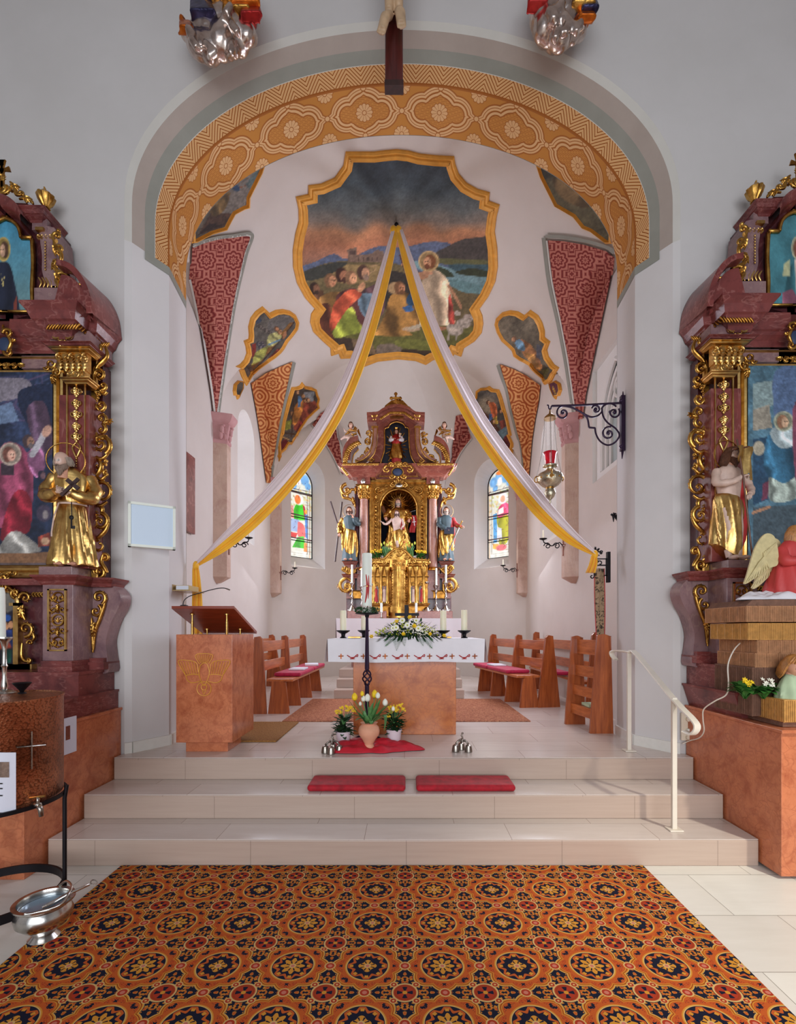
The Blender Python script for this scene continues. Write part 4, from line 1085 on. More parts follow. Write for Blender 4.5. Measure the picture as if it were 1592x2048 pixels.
# ------------------------------------------------------------------ carving kit
def FR(Y, w0=0.0):      # facing the nave: pixel (x, y) on the plane Y, w metres towards the viewer
 def f(x, y, w=0.0): p = P(x, y, Y); return (p.x, Y-w0-w, p.z)
 f.s = Y/FPX; return f
def curl(mb, f, cx, cy, r, a0, sweep, tr, r1=.12, seg=7, lift=1.0, tail=None, beads=0, br=None):
 """spiral scroll: pixel centre, outer radius px, start angle deg, sweep deg, tube radius px"""
 n = max(8, int(abs(sweep)/16)); pts = []; rs = []
 for i in range(n+1):
  t = i/n; a = radians(a0+sweep*t); rr = r*((1-t)+r1*t)
  pts.append((cx+rr*cos(a), cy+rr*sin(a))); rs.append(tr*(1-.55*t))
 if tail:
  tl = smoothpts(list(tail)+[pts[0]], 5)[:-1]; k = len(tl)
  rs = [tr*(.35+.65*i/k) for i in range(k)]+rs; pts = tl+pts
 mb.tube([f(x, y, tr*.5*f.s*lift) for x, y in pts], [q*f.s for q in rs], seg)
 e = pts[-1]; mb.ell(f(e[0], e[1], tr*.8*f.s), tr*.75*f.s, 8, 6)
 if beads:
  for i in range(beads):
   t = (i+.5)/beads*.62; a = radians(a0+sweep*t); rr = r*((1-t)+r1*t)+tr*.75
   mb.ell(f(cx+rr*cos(a), cy+rr*sin(a), tr*.5*f.s), (br or tr*.34)*f.s, 6, 4)
def band(mb, f, pts, r, seg=7, w=.5, ends=.5, flat=1.0):
 pts = smoothpts(pts, 5) if len(pts) > 2 else pts; n = len(pts)
 rs = [r*f.s*(ends+(1-ends)*sin(pi*i/max(1, n-1))) for i in range(n)]
 mb.tube([f(x, y, r*w*f.s) for x, y in pts], rs, seg)
def leaf(mb, f, x, y, L, ang, wd=.4, th=.25, lobes=4):
 a = radians(ang); 
 for i in range(lobes):
  t = (i+.5)/lobes; cx = x+cos(a)*L*t; cy = y+sin(a)*L*t; r = L*wd*(1-.6*abs(t-.35))
  for sd in (-1, 1):
   b = a+sd*.9*(1-.5*t); ex = cx+cos(b)*r; ey = cy+sin(b)*r
   mb.tube([f(cx, cy, L*.12*f.s), f((cx+ex)/2, (cy+ey)/2, L*.22*f.s), f(ex, ey, L*.1*f.s)], [L*.09*f.s, L*.11*f.s, L*.035*f.s], 5)
 mb.tube([f(x, y, L*.1*f.s), f(x+cos(a)*L*.5, y+sin(a)*L*.5, L*.22*f.s), f(x+cos(a)*L, y+sin(a)*L, L*.08*f.s)], [L*.1*f.s, L*.12*f.s, L*.03*f.s], 6)
def shell(mb, f, x, y, r, n=7, a0=200, a1=340):
 for i in range(n):
  a = radians(a0+(a1-a0)*i/(n-1)); mb.tube([f(x, y, r*.1*f.s), f(x+cos(a)*r*.6, y+sin(a)*r*.6, r*.3*f.s), f(x+cos(a)*r, y+sin(a)*r, r*.12*f.s)], [r*.05*f.s, r*.12*f.s, r*.13*f.s], 6)
 mb.ell(f(x, y, r*.2*f.s), r*.2*f.s, 8, 6)
def bar(mb, f, x0, y0, x1, y1, d0, d1):
 """box in pixel space; d0..d1 metres towards the viewer"""
 a = f(x0, y0, 0); b = f(x1, y1, 0); yb = a[1]
 mb.box(min(a[0], b[0]), max(a[0], b[0]), yb-d1, yb-d0, min(a[2], b[2]), max(a[2], b[2]))
def moldbar(mb, f, x0, x1, ytop, ybot, prof, w0, k=1.0):
 """horizontal moulding between pixel x0..x1; prof: (height fraction from bottom, projection m); returns at both ends"""
 a = f(x0, ytop); b = f(x1, ybot); Y = a[1]; z1, z0 = a[2], b[2]; xa, xb = a[0], b[0]
 rows = []
 for h, o in prof:
  o = o*k; z = z0+(z1-z0)*h
  rows.append([(xa-o, Y+w0, z), (xa-o, Y-o, z), (xb+o, Y-o, z), (xb+o, Y+w0, z)])
 n = len(rows); s = MB(); s.grid(rows); s.f.append(tuple((n-1)*4+i for i in range(4))); s.f.append((3, 2, 1, 0)); mb.merge(s)
CORN = [(0, 0), (0, .012), (.12, .012), (.12, .02), (.3, .035), (.45, .06), (.5, .075), (.62, .08), (.7, .085), (.85, .115), (.92, .13), (1, .13)]
BASEM = [(0, .05), (.35, .05), (.45, .035), (.6, .03), (.75, .04), (.85, .02), (1, .0)]
# ------------------------------------------------------------------ figures
def bodyloft(levels, n=40, folds=9, amp=.12, twist=.8, seed=0, a0=0.0, a1=2*pi, sharp=1.0, tilt=None):
 """levels: (z, cx, cy, rx, ry, foldscale)"""
 L = smoothpts(levels, 4); mb = MB(); rows = []; rr = random.Random(seed); ph = [rr.random()*6 for _ in range(4)]
 closed = abs(a1-a0-2*pi) < 1e-3
 for z, cx, cy, rx, ry, fs in L:
  row = []
  for k in range(n+(0 if closed else 1)):
   a = a0+(a1-a0)*k/n; w = a+twist*z*.5
   f_ = sin(folds*w+ph[0]+3*z)*.55+sin((folds*1.7)*w+ph[1]+z*5)*.3+sin(folds*.5*w+ph[2])*.4
   f_ = (abs(f_)**sharp)*(1 if f_ > 0 else -1)
   m = 1+amp*fs*f_
   zz = z+((tilt[0]*cos(a)+tilt[1]*sin(a))*fs if tilt else 0)
   row.append((cx+rx*m*cos(a), cy+ry*m*sin(a), zz))
  if closed: row.append(row[0])
  rows.append(row)
 mb.grid(rows)
 if closed:
  m = n+1; mb.f.append(tuple(range(n))[::-1]); mb.f.append(tuple((len(rows)-1)*m+k for k in range(n)))
 return mb
def headmesh(r, skin=(206, 152, 122), beard=None, hairc=None, hairline=.35, bald=False):
 """face looks towards -y, up z, centred on the skull"""
 mb = MB(); cols = []; seg, rings = 36, 26
 sk = np.array([lin(c) for c in skin])
 def g(d, c, s): return math.exp(-((d-Vector(c)).length_squared)/(s*s))
 for i in range(rings+1):
  ph = pi*i/rings-pi/2
  for k in range(seg):
   a = 2*pi*k/seg; d = Vector((cos(ph)*cos(a), cos(ph)*sin(a), sin(ph)))
   q = 1.0
   q += .26*g(d, (0, -.98, -.14), .16)+.10*g(d, (0, -1, .12), .16)      # nose
   q -= .10*(g(d, (.3, -.93, .1), .2)+g(d, (-.3, -.93, .1), .2))          # sockets
   q += .05*g(d, (0, -.95, .32), .4)+.05*(g(d, (.42, -.82, -.2), .25)+g(d, (-.42, -.82, -.2), .25))
   q += .08*g(d, (0, -.87, -.48), .14)+.12*g(d, (0, -.72, -.7), .24)-.04*g(d, (0, -.9, -.33), .1)
   x, y, z = d.x*.76*q, d.y*.9*q, d.z*1.08*q
   if z < 0: x *= 1+z*.28
   mb.v.append((x*r, y*r, z*r)); c = sk.copy()
   if g(d, (0, -.87, -.47), .12) > .5: c = c*np.array([.8, .45, .42])
   for sx in (-.3, .3):
    e = (d-Vector((sx, -.94, .08))); 
    if abs(e.x) < .13 and abs(e.z) < .05 and d.y < 0: c = np.array([.55, .5, .45]) if abs(e.x) > .05 else np.array([.03, .02, .02])
    if abs(d.x-sx) < .17 and abs(d.z-.24+abs(d.x-sx)*.3) < .035 and d.y < 0: c = c*.4
   cols.append((*c, 1))
 mb.f = [(i*seg+k, i*seg+(k+1) % seg, (i+1)*seg+(k+1) % seg, (i+1)*seg+k) for i in range(rings) for k in range(seg)]
 return mb, cols
def hand(r, curlv=.5):
 """hand along +x from the wrist at the origin, palm down -z; r = hand length"""
 mb = MB(); L = r
 mb.ell((L*.28, 0, 0), (L*.3, L*.2, L*.1), 10, 8)
 for i, (y, l) in enumerate(((-.15, .42), (-.05, .5), (.06, .46), (.16, .36))):
  p = Vector((L*.5, y*L, 0)); pts = [p]; a = 0
  for s_ in range(3):
   a += curlv*.7; p = p+Vector((cos(a), y*.2, -sin(a)))*(l*L/3); pts.append(p)
  mb.tube(pts, [L*.058, L*.055, L*.05, L*.035], 6)
 mb.tube([(L*.12, -L*.15, 0), (L*.3, -L*.3, -L*.05), (L*.42, -L*.34, -L*.12), (L*.5, -L*.33, -L*.16)], [L*.07, L*.065, L*.055, L*.04], 6)
 mb.tube([(-L*.25, 0, 0), (L*.1, 0, 0)], [L*.12, L*.13], 8)
 return mb
def orient(frm, to, roll=0.0):
 d = (Vector(to)-Vector(frm)).normalized(); q = d.to_track_quat('X', 'Z').to_matrix().to_4x4()
 return Matrix.Translation(Vector(frm)) @ q @ Matrix.Rotation(roll, 4, 'X')
class Fig:
 """a carved figure: parts are added in metres relative to its foot point; faces -y; scale H = height"""
 def __init__(s, name, label, cat, foot, H, yaw=0.0, group=None, lean=0.0):
  s.root = thing(name, label, cat, tuple(foot), group); s.H = H
  s.M = Matrix.Translation(Vector(foot)) @ Matrix.Rotation(yaw, 4, 'Z') @ Matrix.Rotation(lean, 4, 'Y') @ Matrix.Scale(H, 4)
 def part(s, name, mb, mat, parent=None, **k):
  m = MB().merge(mb, s.M); return mk(name, m, mat, parent or s.root, auto=k.pop('auto', 60), **k)
 def robe(s, levels, mat, name='robe', **k):
  return s.part(name, bodyloft(levels, **k), mat)
 def head(s, at, r, yaw=0, pitch=0, skin=(206, 152, 122), hair=None, beard=None, halo=None, long=False, bald=False, roll=0):
  T = Matrix.Translation(Vector(at)) @ Matrix.Rotation(yaw, 4, 'Z') @ Matrix.Rotation(roll, 4, 'Y') @ Matrix.Rotation(pitch, 4, 'X')
  mb, cols = headmesh(r, skin); mb.xf(T)
  m = MB().merge(mb, s.M); h = mk('head', m, 'vcol_gloss', s.root, smooth=True, cols=cols)
  nk = MB().tube([tuple(T @ Vector((0, r*.1, -r*.5))), (at[0], at[1]+r*.25, at[2]-r*1.9)], [r*.5, r*.62], 12)
  plainm = s.part('neck', nk, M['skin'])
  if hair:
   hb = MB()
   if not bald: hb.ell((0, r*.2, r*.24), (r*.88, r*.86, r*.98), 16, 12)
   rr = random.Random(3)
   for k in range(26):
    a = radians(-20+220*k/25); 
    x, y = cos(a)*r*.82, sin(a)*r*.88+r*.1; zt = r*.45; zb = -r*(1.5 if long else .55)
    hb.tube([(x*.9, y*.9, zt), (x*1.08, y*1.05, 0), (x*(1.1+.1*rr.random()), y*1.1, zb*.6), (x*(1.0+.25*rr.random()), y*1.0+r*.1, zb)], [r*.13, r*.17, r*.15, r*.05], 5)
   if not bald:
    for k in range(9):
     a = radians(200+140*k/8); hb.tube([(0, r*.1, r*1.15), (cos(a)*r*.5, sin(a)*r*.65, r*.98), (cos(a)*r*.74, sin(a)*r*.72, r*.55)], [r*.12, r*.17, r*.08], 5)
   hb.xf(T); s.part('hair', hb, hair)
  if beard:
   bb = MB(); rr = random.Random(5)
   for k in range(15):
    a = radians(188+164*k/14); x, y = cos(a)*r*.6, sin(a)*r*.78; q = abs(k-7)/7
    bb.tube([(x, y*.95, -r*(.42-.35*q)), (x*.9, y*1.12-r*.08, -r*(.85-.2*q)), (x*.5+rr.uniform(-.1, .1)*r, y*1.1-r*.05, -r*(1.55-.6*q))], [r*.13, r*.19, r*.05], 5)
   bb.tube([(-r*.34, -r*.84, -r*.42), (0, -r*1.02, -r*.3), (r*.34, -r*.84, -r*.42)], [r*.04, r*.09, r*.04], 5)
   bb.xf(T); s.part('beard', bb, beard)
  if halo:
   hm = MB(); c = T @ Vector((0, r*.55, r*.2)); R_ = r*2.0
   hm.tube([tuple(c+Vector((cos(2*pi*k/28)*R_, 0, sin(2*pi*k/28)*R_))) for k in range(28)], r*.07, 6, closed=True)
   s.part('halo', hm, halo)
 def arm(s, pts, radii, mat, hand_len=None, skin='skin', curlv=.6, roll=0, name='sleeve'):
  mb = MB(); sp = smoothpts([tuple(p)+(q,) for p, q in zip(pts, radii)], 5)
  P3 = [Vector(p[:3]) for p in sp]; 
  for i, p in enumerate(sp): pass
  mb.tube(P3, [p[3]*(1+.10*sin(i*1.7)) for i, p in enumerate(sp)], 10)
  s.part(name, mb, mat)
  if hand_len:
   h = hand(hand_len, curlv); a, b = Vector(pts[-2]), Vector(pts[-1]); d = (b-a).normalized()
   h.xf(orient(b, b+d, roll)); s.part('hand', h, skin)
def frustfold(p0, p1, r0, r1, n=5): return MB().tube([p0, p1], [r0, r1], n)
def petalflower(mb, c, r, n=8, layers=2, nrm=(0, -1, 0), cup=.4):
 """flower of n petals; c world, opening along nrm"""
 N = Vector(nrm).normalized(); q = N.to_track_quat('Z', 'Y').to_matrix()
 for l in range(layers):
  for k in range(n):
   a = 2*pi*k/n+l*.4; rr = r*(1-.3*l); t = Vector((cos(a), sin(a), cup*(1+l)))
   p = Vector(c)+q @ (t*rr*.5); R_ = q @ (Matrix.Rotation(a, 3, 'Z') @ Matrix.Rotation(-cup*.9, 3, 'Y'))
   mb.ell(p, (rr*.5, rr*.26, rr*.10), 6, 5, R_)
def blade(mb, base, tip, w, bend=(0, 0, .0), n=6, fold=.25):
 b, t = Vector(base), Vector(tip); B = Vector(bend); d = t-b; side = d.cross(Vector((0, 0, 1)))
 if side.length < 1e-4: side = Vector((1, 0, 0))
 side.normalize(); up = side.cross(d).normalized(); rows = []
 for i in range(n+1):
  s = i/n; p = b+d*s+B*(4*s*(1-s)); ww = w*sin(pi*min(1, s*.92+.06))**.7*.5
  rows.append([p-side*ww+up*ww*fold, p, p+side*ww+up*ww*fold])
 o = len(mb.v); mb.grid(rows)
# ------------------------------------------------------------------ high altar, steps and mensa
for i, (y0, z0, z1, xa, xb) in enumerate(((7.0, .512, .64, -1.063, .858), (7.28, .64, .77, -1.064, .86), (7.56, .77, .90, -1.065, .862))):
 struct('step_altar_%d' % (i+1), MB().box(xa, xb, y0, 9.2, z0, z1), 'step_stone', bevel=.005)
XA = -.118
t_ = thing('high_altar_table', 'white lace covered stone altar table beneath the gilded high altar', 'altar table', (XA, 8.2, .9))
mb = MB().box(XA-.80, XA+.80, 8.0, 8.8, .90, 1.66); mk('block', mb, 'rust_marble', t_)
mk('slab', MB().box(XA-.98, XA+.98, 7.95, 8.9, 1.66, 1.705), 'rust_marble', t_)
def hangcloth(xa, xb, yf, yb, zt, drop, side, flare=.05, seed=1, n=60, sidedrop=None):
 mb = MB(); rows = []; rr = random.Random(seed); sd = sidedrop if sidedrop is not None else drop
 # top
 mb.grid([[(xa, yf, zt), (xb, yf, zt)], [(xa, yb, zt), (xb, yb, zt)]])
 for j in range(9):
  t = j/8; row = []
  for k in range(n+1):
   u = k/n; x = xa+(xb-xa)*u; w = sin(u*61+seed)*.006+sin(u*23+1)*.008
   row.append((x+(u-.5)*flare*-.6*t, yf-.004-t*(.012+w), zt-drop*t+sin(u*9+seed)*.004*t))
  rows.append(row)
 mb.grid(rows)
 for sx in (-1, 1):
  rows = []
  x = xa if sx < 0 else xb
  for j in range(7):
   t = j/6; rows.append([(x+sx*(.004+t*(.015+.012*sin(k*1.9+seed))), yf+(yb-yf)*k/16, zt-sd*t) for k in range(17)])
  mb.grid(rows)
 return mb
fixn(mk('lace_cloth', hangcloth(XA-1.05, XA+1.05, 7.93, 8.92, 1.722, .36, True, seed=4, sidedrop=.42), 'lace', t_, auto=40))
mk('pedestal_block', MB().box(XP(695, 8.5), XP(773, 8.5), 8.5, 8.95, 1.725, ZP(1222, 8.5)), 'rust_marble', t_, bevel=.005)
mk('pedestal_block', MB().box(XP(836, 8.5), XP(905, 8.5), 8.5, 8.95, 1.725, ZP(1222, 8.5)), 'rust_marble', t_, bevel=.005)
HS, HX, HY0 = 4.097, 620, 760
def hc(x, y): return (HX+x/HS, HY0+y/HS)
class HF:      # map in crop units on plane Y
 def __init__(s, Y): s.Y = Y; s.s = Y/FPX/HS
 def __call__(s, x, y, w=0.0):
  p = P(HX+x/HS, HY0+y/HS, s.Y); return (p.x, s.Y-w, p.z)
YH = 9.0
F = HF(YH); FF = HF(YH-.22)
ha = thing('high_altar', 'tall gilded high altar with marbled columns and central statue niche in the apse', 'altarpiece', (XA, YH+.2, 1.72))
hz = lambda y, Y=YH: ZP(HY0+y/HS, Y)
hx = lambda x, Y=YH: XP(HX+x/HS, Y)
# stipes behind
mb = MB(); mb.box(hx(300), hx(1155), YH-.05, YH+.45, hz(1950), hz(1770)); mb.box(hx(330), hx(1125), YH, YH+.45, hz(1790), hz(1500))
mk('base', mb, 'dark_marble', ha, bevel=.01)
mb = MB(); moldbar(mb, F, 318, 1135, 1790, 1830, CORN, .1, .33); bar(mb, F, 318, 1830, 1135, 1900, 0, .02)
mk('base_moulding', mb, 'gold_deep', ha)
# back wall of the retable
mb = MB(); mb.prism([(hx(a), hz(b)) for a, b in [(385, 1540), (385, 700), (1060, 700), (1060, 1540), (880, 1540)]+[(727+153*cos(pi*k/20), 1055-159*sin(pi*k/20)) for k in range(21)]+[(574, 1540)]], YH+.05, YH+.3)
mk('back_panel', mb, 'dark_marble', ha)
# pedestals under the statues and columns
mb = MB()
for x0, x1 in ((262, 400), (1050, 1188)):
 mb = MB()
 moldbar(mb, FF, x0+22, x1-22, 1486, 1520, CORN, .2, .33); bar(mb, FF, x0+25, 1515, x1-25, 1600, -.25, .0); moldbar(mb, FF, x0+16, x1-16, 1590, 1625, CORN, .2, .33)
 bar(mb, FF, x0+34, 1600, x1-34, 1790, -.25, -.02)
 mk('statue_pedestal', mb, 'rust_marble', ha)
for x0, x1 in ((385, 495), (950, 1062)): mb = MB(); bar(mb, FF, x0, 1550, x1, 1790, -.25, .0); moldbar(mb, FF, x0+8, x1-8, 1535, 1560, CORN, .2, .33); mk('column_pedestal', mb, 'rust_marble', ha)
# columns
for xc, nm in ((442, 0), (1008, 1)):
 c = FF(xc, 1500); r = 36*FF.s; z0, z1 = hz(1548, FF.Y), hz(980, FF.Y)
 mb = MB().lathe([(r*1.05, z0), (r*1.02, z0+.02), (r, z0+.05), (r*.98, (z0+z1)/2), (r*.88, z1)], (c[0], FF.Y, 0), 20)
 col = mk('column', mb, 'column_marble', ha, smooth=False, auto=40)
 mb = MB().lathe([(r*1.35, z0-.03), (r*1.35, z0-.01), (r*1.1, z0), (r*1.25, z0+.015), (r*1.05, z0+.03)], (c[0], FF.Y, 0), 20)
 mk('column_base', mb, 'gold', col, auto=40)
 mb = MB().lathe([(r*.95, z1), (r*1.05, z1+.01), (r*.9, z1+.02), (r*1.0, z1+.10), (r*1.25, z1+.20), (r*1.4, z1+.22), (r*1.4, z1+.235)], (c[0], FF.Y, 0), 20)
 for row in range(2):
  for k in range(10):
   a = 2*pi*k/10+row*.31; rr = r*(1.05+.15*row); x, y = c[0]+cos(a)*rr, FF.Y+sin(a)*rr; z = z1+.06+.07*row
   mb.ell((x, y, z), (r*.26, r*.26, r*.5), 6, 5); mb.ell((x+cos(a)*r*.2, y+sin(a)*r*.2, z+r*.42), r*.2, 6, 4)
 for sx in (-1, 1): curl(mb, FF, xc+sx*38, 890, 14, 90+90*sx, 420*sx, 5)
 mk('capital', mb, 'gold', col, auto=50)
for xs in ((370, 400), (1048, 1078)): mk('side_pilaster', MB().box(hx(xs[0]), hx(xs[1]), YH-.08, YH+.1, hz(1545), hz(880)), 'dark_marble', ha)
# entablature
mb = MB()
for x0, x1 in ((388, 492), (955, 1062)):
 bar(mb, FF, x0, 800, x1, 868, -.2, .02)
mb.merge(MB()); bar(mb, F, 385, 790, 1062, 835, 0, .03)
mk('frieze', mb, 'rust_marble', ha)
mb = MB()
for x0, x1 in ((384, 496), (951, 1066)):
 moldbar(mb, FF, x0+8, x1-8, 858, 876, CORN, .2, .33); moldbar(mb, FF, x0, x1, 775, 800, CORN, .2, .33)
bar(mb, F, 490, 792, 960, 800, 0, .05); bar(mb, F, 490, 822, 960, 834, 0, .06)
mk('architrave_moulding', mb, 'gold', ha)
for xc in (436, 1006): mk('shell_boss', MB().ell(FF(xc, 832, .03), (20*FF.s, .02, 26*FF.s), 10, 8), 'silver', ha, smooth=True)
# main cornice: corona in red marble with gilt leaf border
mb = MB()
PR = [(0, 0), (0, .03), (.2, .05), (.35, .09), (.5, .13), (.65, .15), (.8, .2), (1, .22)]
moldbar(mb, F, 330, 1105, 716, 806, PR, .1); moldbar(mb, FF, 360, 520, 716, 800, PR, .2); moldbar(mb, FF, 930, 1085, 716, 800, PR, .2)
mk('cornice', mb, 'rust_marble', ha)
mb = MB()
def leafrow(mb, f, x0, y0, x1, y1, n, L, w=.0):
 for k in range(n):
  t = (k+.5)/n; x, y = x0+(x1-x0)*t, y0+(y1-y0)*t
  mb.ell(f(x, y, w), (L*.38*f.s, L*.3*f.s, L*.52*f.s), 6, 5, Matrix.Rotation(.5, 3, 'Y')); mb.ell(f(x, y+L*.45, w+L*.2*f.s), L*.2*f.s, 5, 4)
leafrow(mb, FF, 280, 722, 570, 722, 22, 22, .21); leafrow(mb, FF, 875, 722, 1165, 722, 22, 22, .21); leafrow(mb, F, 560, 735, 890, 735, 22, 20, .21)
leafrow(mb, FF, 268, 735, 318, 800, 6, 24, .16); leafrow(mb, FF, 1168, 735, 1128, 800, 6, 24, .16)
band(mb, FF, [(275,712),(570,712)], 5, w=16, ends=1); band(mb, FF, [(875,712),(1165,712)], 5, w=16, ends=1)
mk('leaf_border', mb, 'gold', ha, auto=60)
# gilt carved frame round the niche
mb = MB()
for (x0, y0, x1, y1) in ((490, 838, 505, 1430), (945, 838, 958, 1430), (490, 838, 958, 852)): bar(mb, F, x0, y0, x1, y1, .03, .10)
fr = mk('niche_frame', mb, 'gold', ha, bevel=.004)
n = 24; arcp = [(727+152*cos(pi-pi*k/n), 1055-158*sin(pi*k/n)) for k in range(n+1)]
outer = [(505, 1430), (505, 852), (945, 852), (945, 1430), (879, 1430)]+arcp[::-1]+[(575, 1430)]
mb = MB().prism([(hx(a), hz(b)) for a, b in outer], YH-.045, YH+.05); mk('niche_field', mb, 'gold_deep', ha)
mb = MB(); f2 = HF(YH-.05)
band(mb, f2, [(577, 1420), (577, 1055)]+arcp+[(877, 1055), (877, 1420)], 8, ends=1)
band(mb, f2, [(560, 1420), (560, 1050)]+[(727+168*cos(pi-pi*k/12), 1052-176*sin(pi*k/12)) for k in range(13)]+[(894, 1050), (894, 1420)], 4, ends=1)
for sx in (-1, 1):
 X = lambda x: 727+sx*(x-727)
 curl(mb, f2, X(560), 905, 32, 90, 520*sx, 8, beads=6); curl(mb, f2, X(625), 880, 18, 0, -500*sx, 6); curl(mb, f2, X(545), 990, 20, 270, 480*-sx, 6)
 leaf(mb, f2, X(600), 900, 50, 90-60*sx*-1, .35); leaf(mb, f2, X(535), 940, 40, 90)
 for k in range(13):
  y = 1040+k*30; mb.ell(f2(X(536), y, .01), (10*f2.s, 8*f2.s, 15*f2.s), 6, 5); 
  for s2 in (-1, 1): curl(mb, f2, X(536)+s2*9, y+14, 7, 90-90*s2, 300*s2, 2.6, seg=5)
mk('niche_carving', mb, 'gold', ha, auto=60)
# niche interior
mb = MB(); rows = []
for j in range(9):
 t = j/8; rows.append([(hx(727)+152*F.s*cos(pi-pi*k/20)*(1-.0*t), YH+.0+.3*sin(pi*k/20)*1.0, hz(1430)+(hz(1055)-hz(1430))*t) for k in range(21)])
mb.grid(rows); mk('niche_back', mb, 'navy', ha, smooth=True)
mb = MB(); cx, cz = hx(727), hz(1060)
for k in range(19):
 a = pi*(k+.5)/19; c_ = Vector((cos(a), 0, sin(a)))
 pts = [Vector((cx, YH+.26, cz))+Vector((c_.x*152*F.s*t, -.26*t*t, c_.z*160*F.s*t)) for t in (.1, .35, .6, .8, .97)]
 mb.tube(pts, [.006, .014, .021, .027, .03], 6)
mb.grid([[(cx+152*F.s*q*cos(pi-pi*k/20), YH+.29-.27*q*q, cz+160*F.s*q*sin(pi*k/20)) for k in range(21)] for q in (0.02, .3, .6, .85, 1.0)])
mk('shell_vault', mb, 'gold_deep', ha, auto=60)
# outer scrolls beside the capitals
for sx, nm in ((-1, 0), (1, 1)):
 X = lambda x: x if sx < 0 else 1444-x
 mb = MB(); f3 = HF(YH-.1)
 curl(mb, f3, X(300), 905, 50, 270, (-430 if sx < 0 else 430), 15, tail=None, beads=9)
 curl(mb, f3, X(318), 925, 26, 90, (400 if sx < 0 else -400), 10)
 band(mb, f3, [(X(256), 900), (X(270), 960), (X(320), 975), (X(360), 1000), (X(372), 1040)], 13); band(mb, f3, [(X(380), 905), (X(340), 900), (X(330), 930)], 12)
 leaf(mb, f3, X(350), 960, 60, 80, .4); leaf(mb, f3, X(375), 880, 50, 90, .4)
 mk('side_scroll', mb, 'gold', ha, auto=60)
 mb = MB(); f3 = HF(YH-.27)
 curl(mb, f3, X(300), 1690, 62, -100 if sx < 0 else -80, (-460 if sx < 0 else 460), 15, beads=12); curl(mb, f3, X(308), 1695, 30, 60, (430 if sx < 0 else -430), 10)
 band(mb, f3, [(X(245), 1650), (X(300), 1625), (X(345), 1660), (X(350), 1720), (X(330), 1760)], 11); shell(mb, f3, X(240), 1690, 22, 5, 90+sx*-1*-1*0, 270) if sx < 0 else shell(mb, f3, X(240), 1690, 22, 5, -90, 90)
 curl(mb, f3, X(290), 1545, 26, 180, (-420 if sx < 0 else 420), 11, beads=5); curl(mb, f3, X(350), 1560, 24, 0, (420 if sx < 0 else -420), 10); band(mb, f3, [(X(265), 1530), (X(320), 1590), (X(385), 1540)], 10)
 leaf(mb, f3, X(320), 1540, 44, 90, .5)
 mk('base_scroll', mb, 'gold', ha, auto=60)
# lower gilt panels beside the tabernacle
for x0, x1 in ((345, 430), (1010, 1110)):
 mb = MB(); bar(mb, FF, x0, 1735, x1, 1790, 0, .05); moldbar(mb, FF, x0, x1, 1725, 1740, CORN, .1, .33); mk('relief_plinth', mb, 'gold_deep', ha)
# ------------------------------------------------------------------ upper storey
niche = [(600,688),(575,690),(590,640),(608,580),(612,500),(610,430),(615,400),(640,390),(660,362),(712,345),(765,362),(785,390),(808,402),(812,500),(820,590),(840,650),(865,690)]
mb = MB().prism([(hx(a), hz(b)) for a, b in niche], YH+.02, YH+.25); mk('upper_niche', mb, 'navy', ha)
body = [(480,690),(520,640),(552,560),(560,480),(556,395),(490,390),(490,340),(560,335),(610,310),(660,282),(712,272),(770,282),(820,310),(860,335),(925,340),(925,390),(855,395),(860,480),(870,560),(900,640),(960,690)]
loops = body+[(865,690)]+niche[:-1][::-1][:-0 or None]
ring = body+[(866, 690)]+niche[::-1]
mb = MB().prism([(hx(a), hz(b)) for a, b in body+niche[::-1]], YH-.1, YH+.1); mk('upper_body', mb, 'rust_marble', ha)
mb = MB(); f3 = HF(YH-.1); band(mb, f3, niche[1:], 6, ends=1); mk('upper_niche_rim', mb, 'gold', ha, smooth=True)
mb = MB()
up = [(478,335),(560,330),(600,305),(655,280),(712,270),(772,280),(826,305),(866,330),(935,335)]
sp = smoothpts(up, 5)
for (o, dz, w) in ((0, 0, .26), (0, 22, .21), (0, 40, .17)):
 rows = [[(hx(x), YH-.1-w+.0, hz(y+dz)), (hx(x), YH-.1-w, hz(y+dz+20)), (hx(x), YH+.1, hz(y+dz+20))] for x, y in sp]
 mb.grid(rows); mb.grid([[(hx(x), YH-.1-w, hz(y+dz)), (hx(x), YH+.1, hz(y+dz))] for x, y in sp])
fixn(mk('upper_cornice', mb, 'rust_marble', ha))
mb = MB(); f4 = HF(YH-.36)
leafrow(mb, f4, 575, 318, 655, 268, 7, 24); leafrow(mb, f4, 655, 268, 772, 268, 10, 24); leafrow(mb, f4, 772, 268, 850, 318, 7, 24)
f5 = HF(YH-.2)
for (x, y, r, sw, b) in ((640, 245, 34, 480, 6), (690, 225, 30, -480, 6), (745, 225, 30, 480, 6), (795, 245, 34, -480, 6), (715, 210, 22, 400, 5), (600, 280, 22, 400, 4), (830, 280, 22, -400, 4)):
 curl(mb, f5, x, y, r, 90 if sw > 0 else 90, sw, 8, beads=b)
shell(mb, f5, 705, 262, 48, 9, 200, 340); leaf(mb, f5, 660, 240, 40, -70); leaf(mb, f5, 760, 240, 40, -110); leaf(mb, f5, 705, 215, 34, -90, .6)
bar(mb, f5, 600, 290, 820, 300, -.1, .02)
mb.prism([(hx(a), hz(b)) for a, b in ((585, 312), (620, 240), (670, 200), (712, 190), (760, 200), (800, 240), (838, 312))], YH-.16, YH-.1)
mk('crest', mb, 'gold', ha, auto=60)
mb = MB(); f5 = HF(YH-.18)
for pts in ([(703, 196), (703, 112)], [(665, 150), (740, 150)]): band(mb, f5, pts, 9, ends=1)
for x, y in ((703, 114), (667, 150), (739, 150)): mb.ell(f5(x, y), (15*f5.s, .02, 15*f5.s), 8, 6)
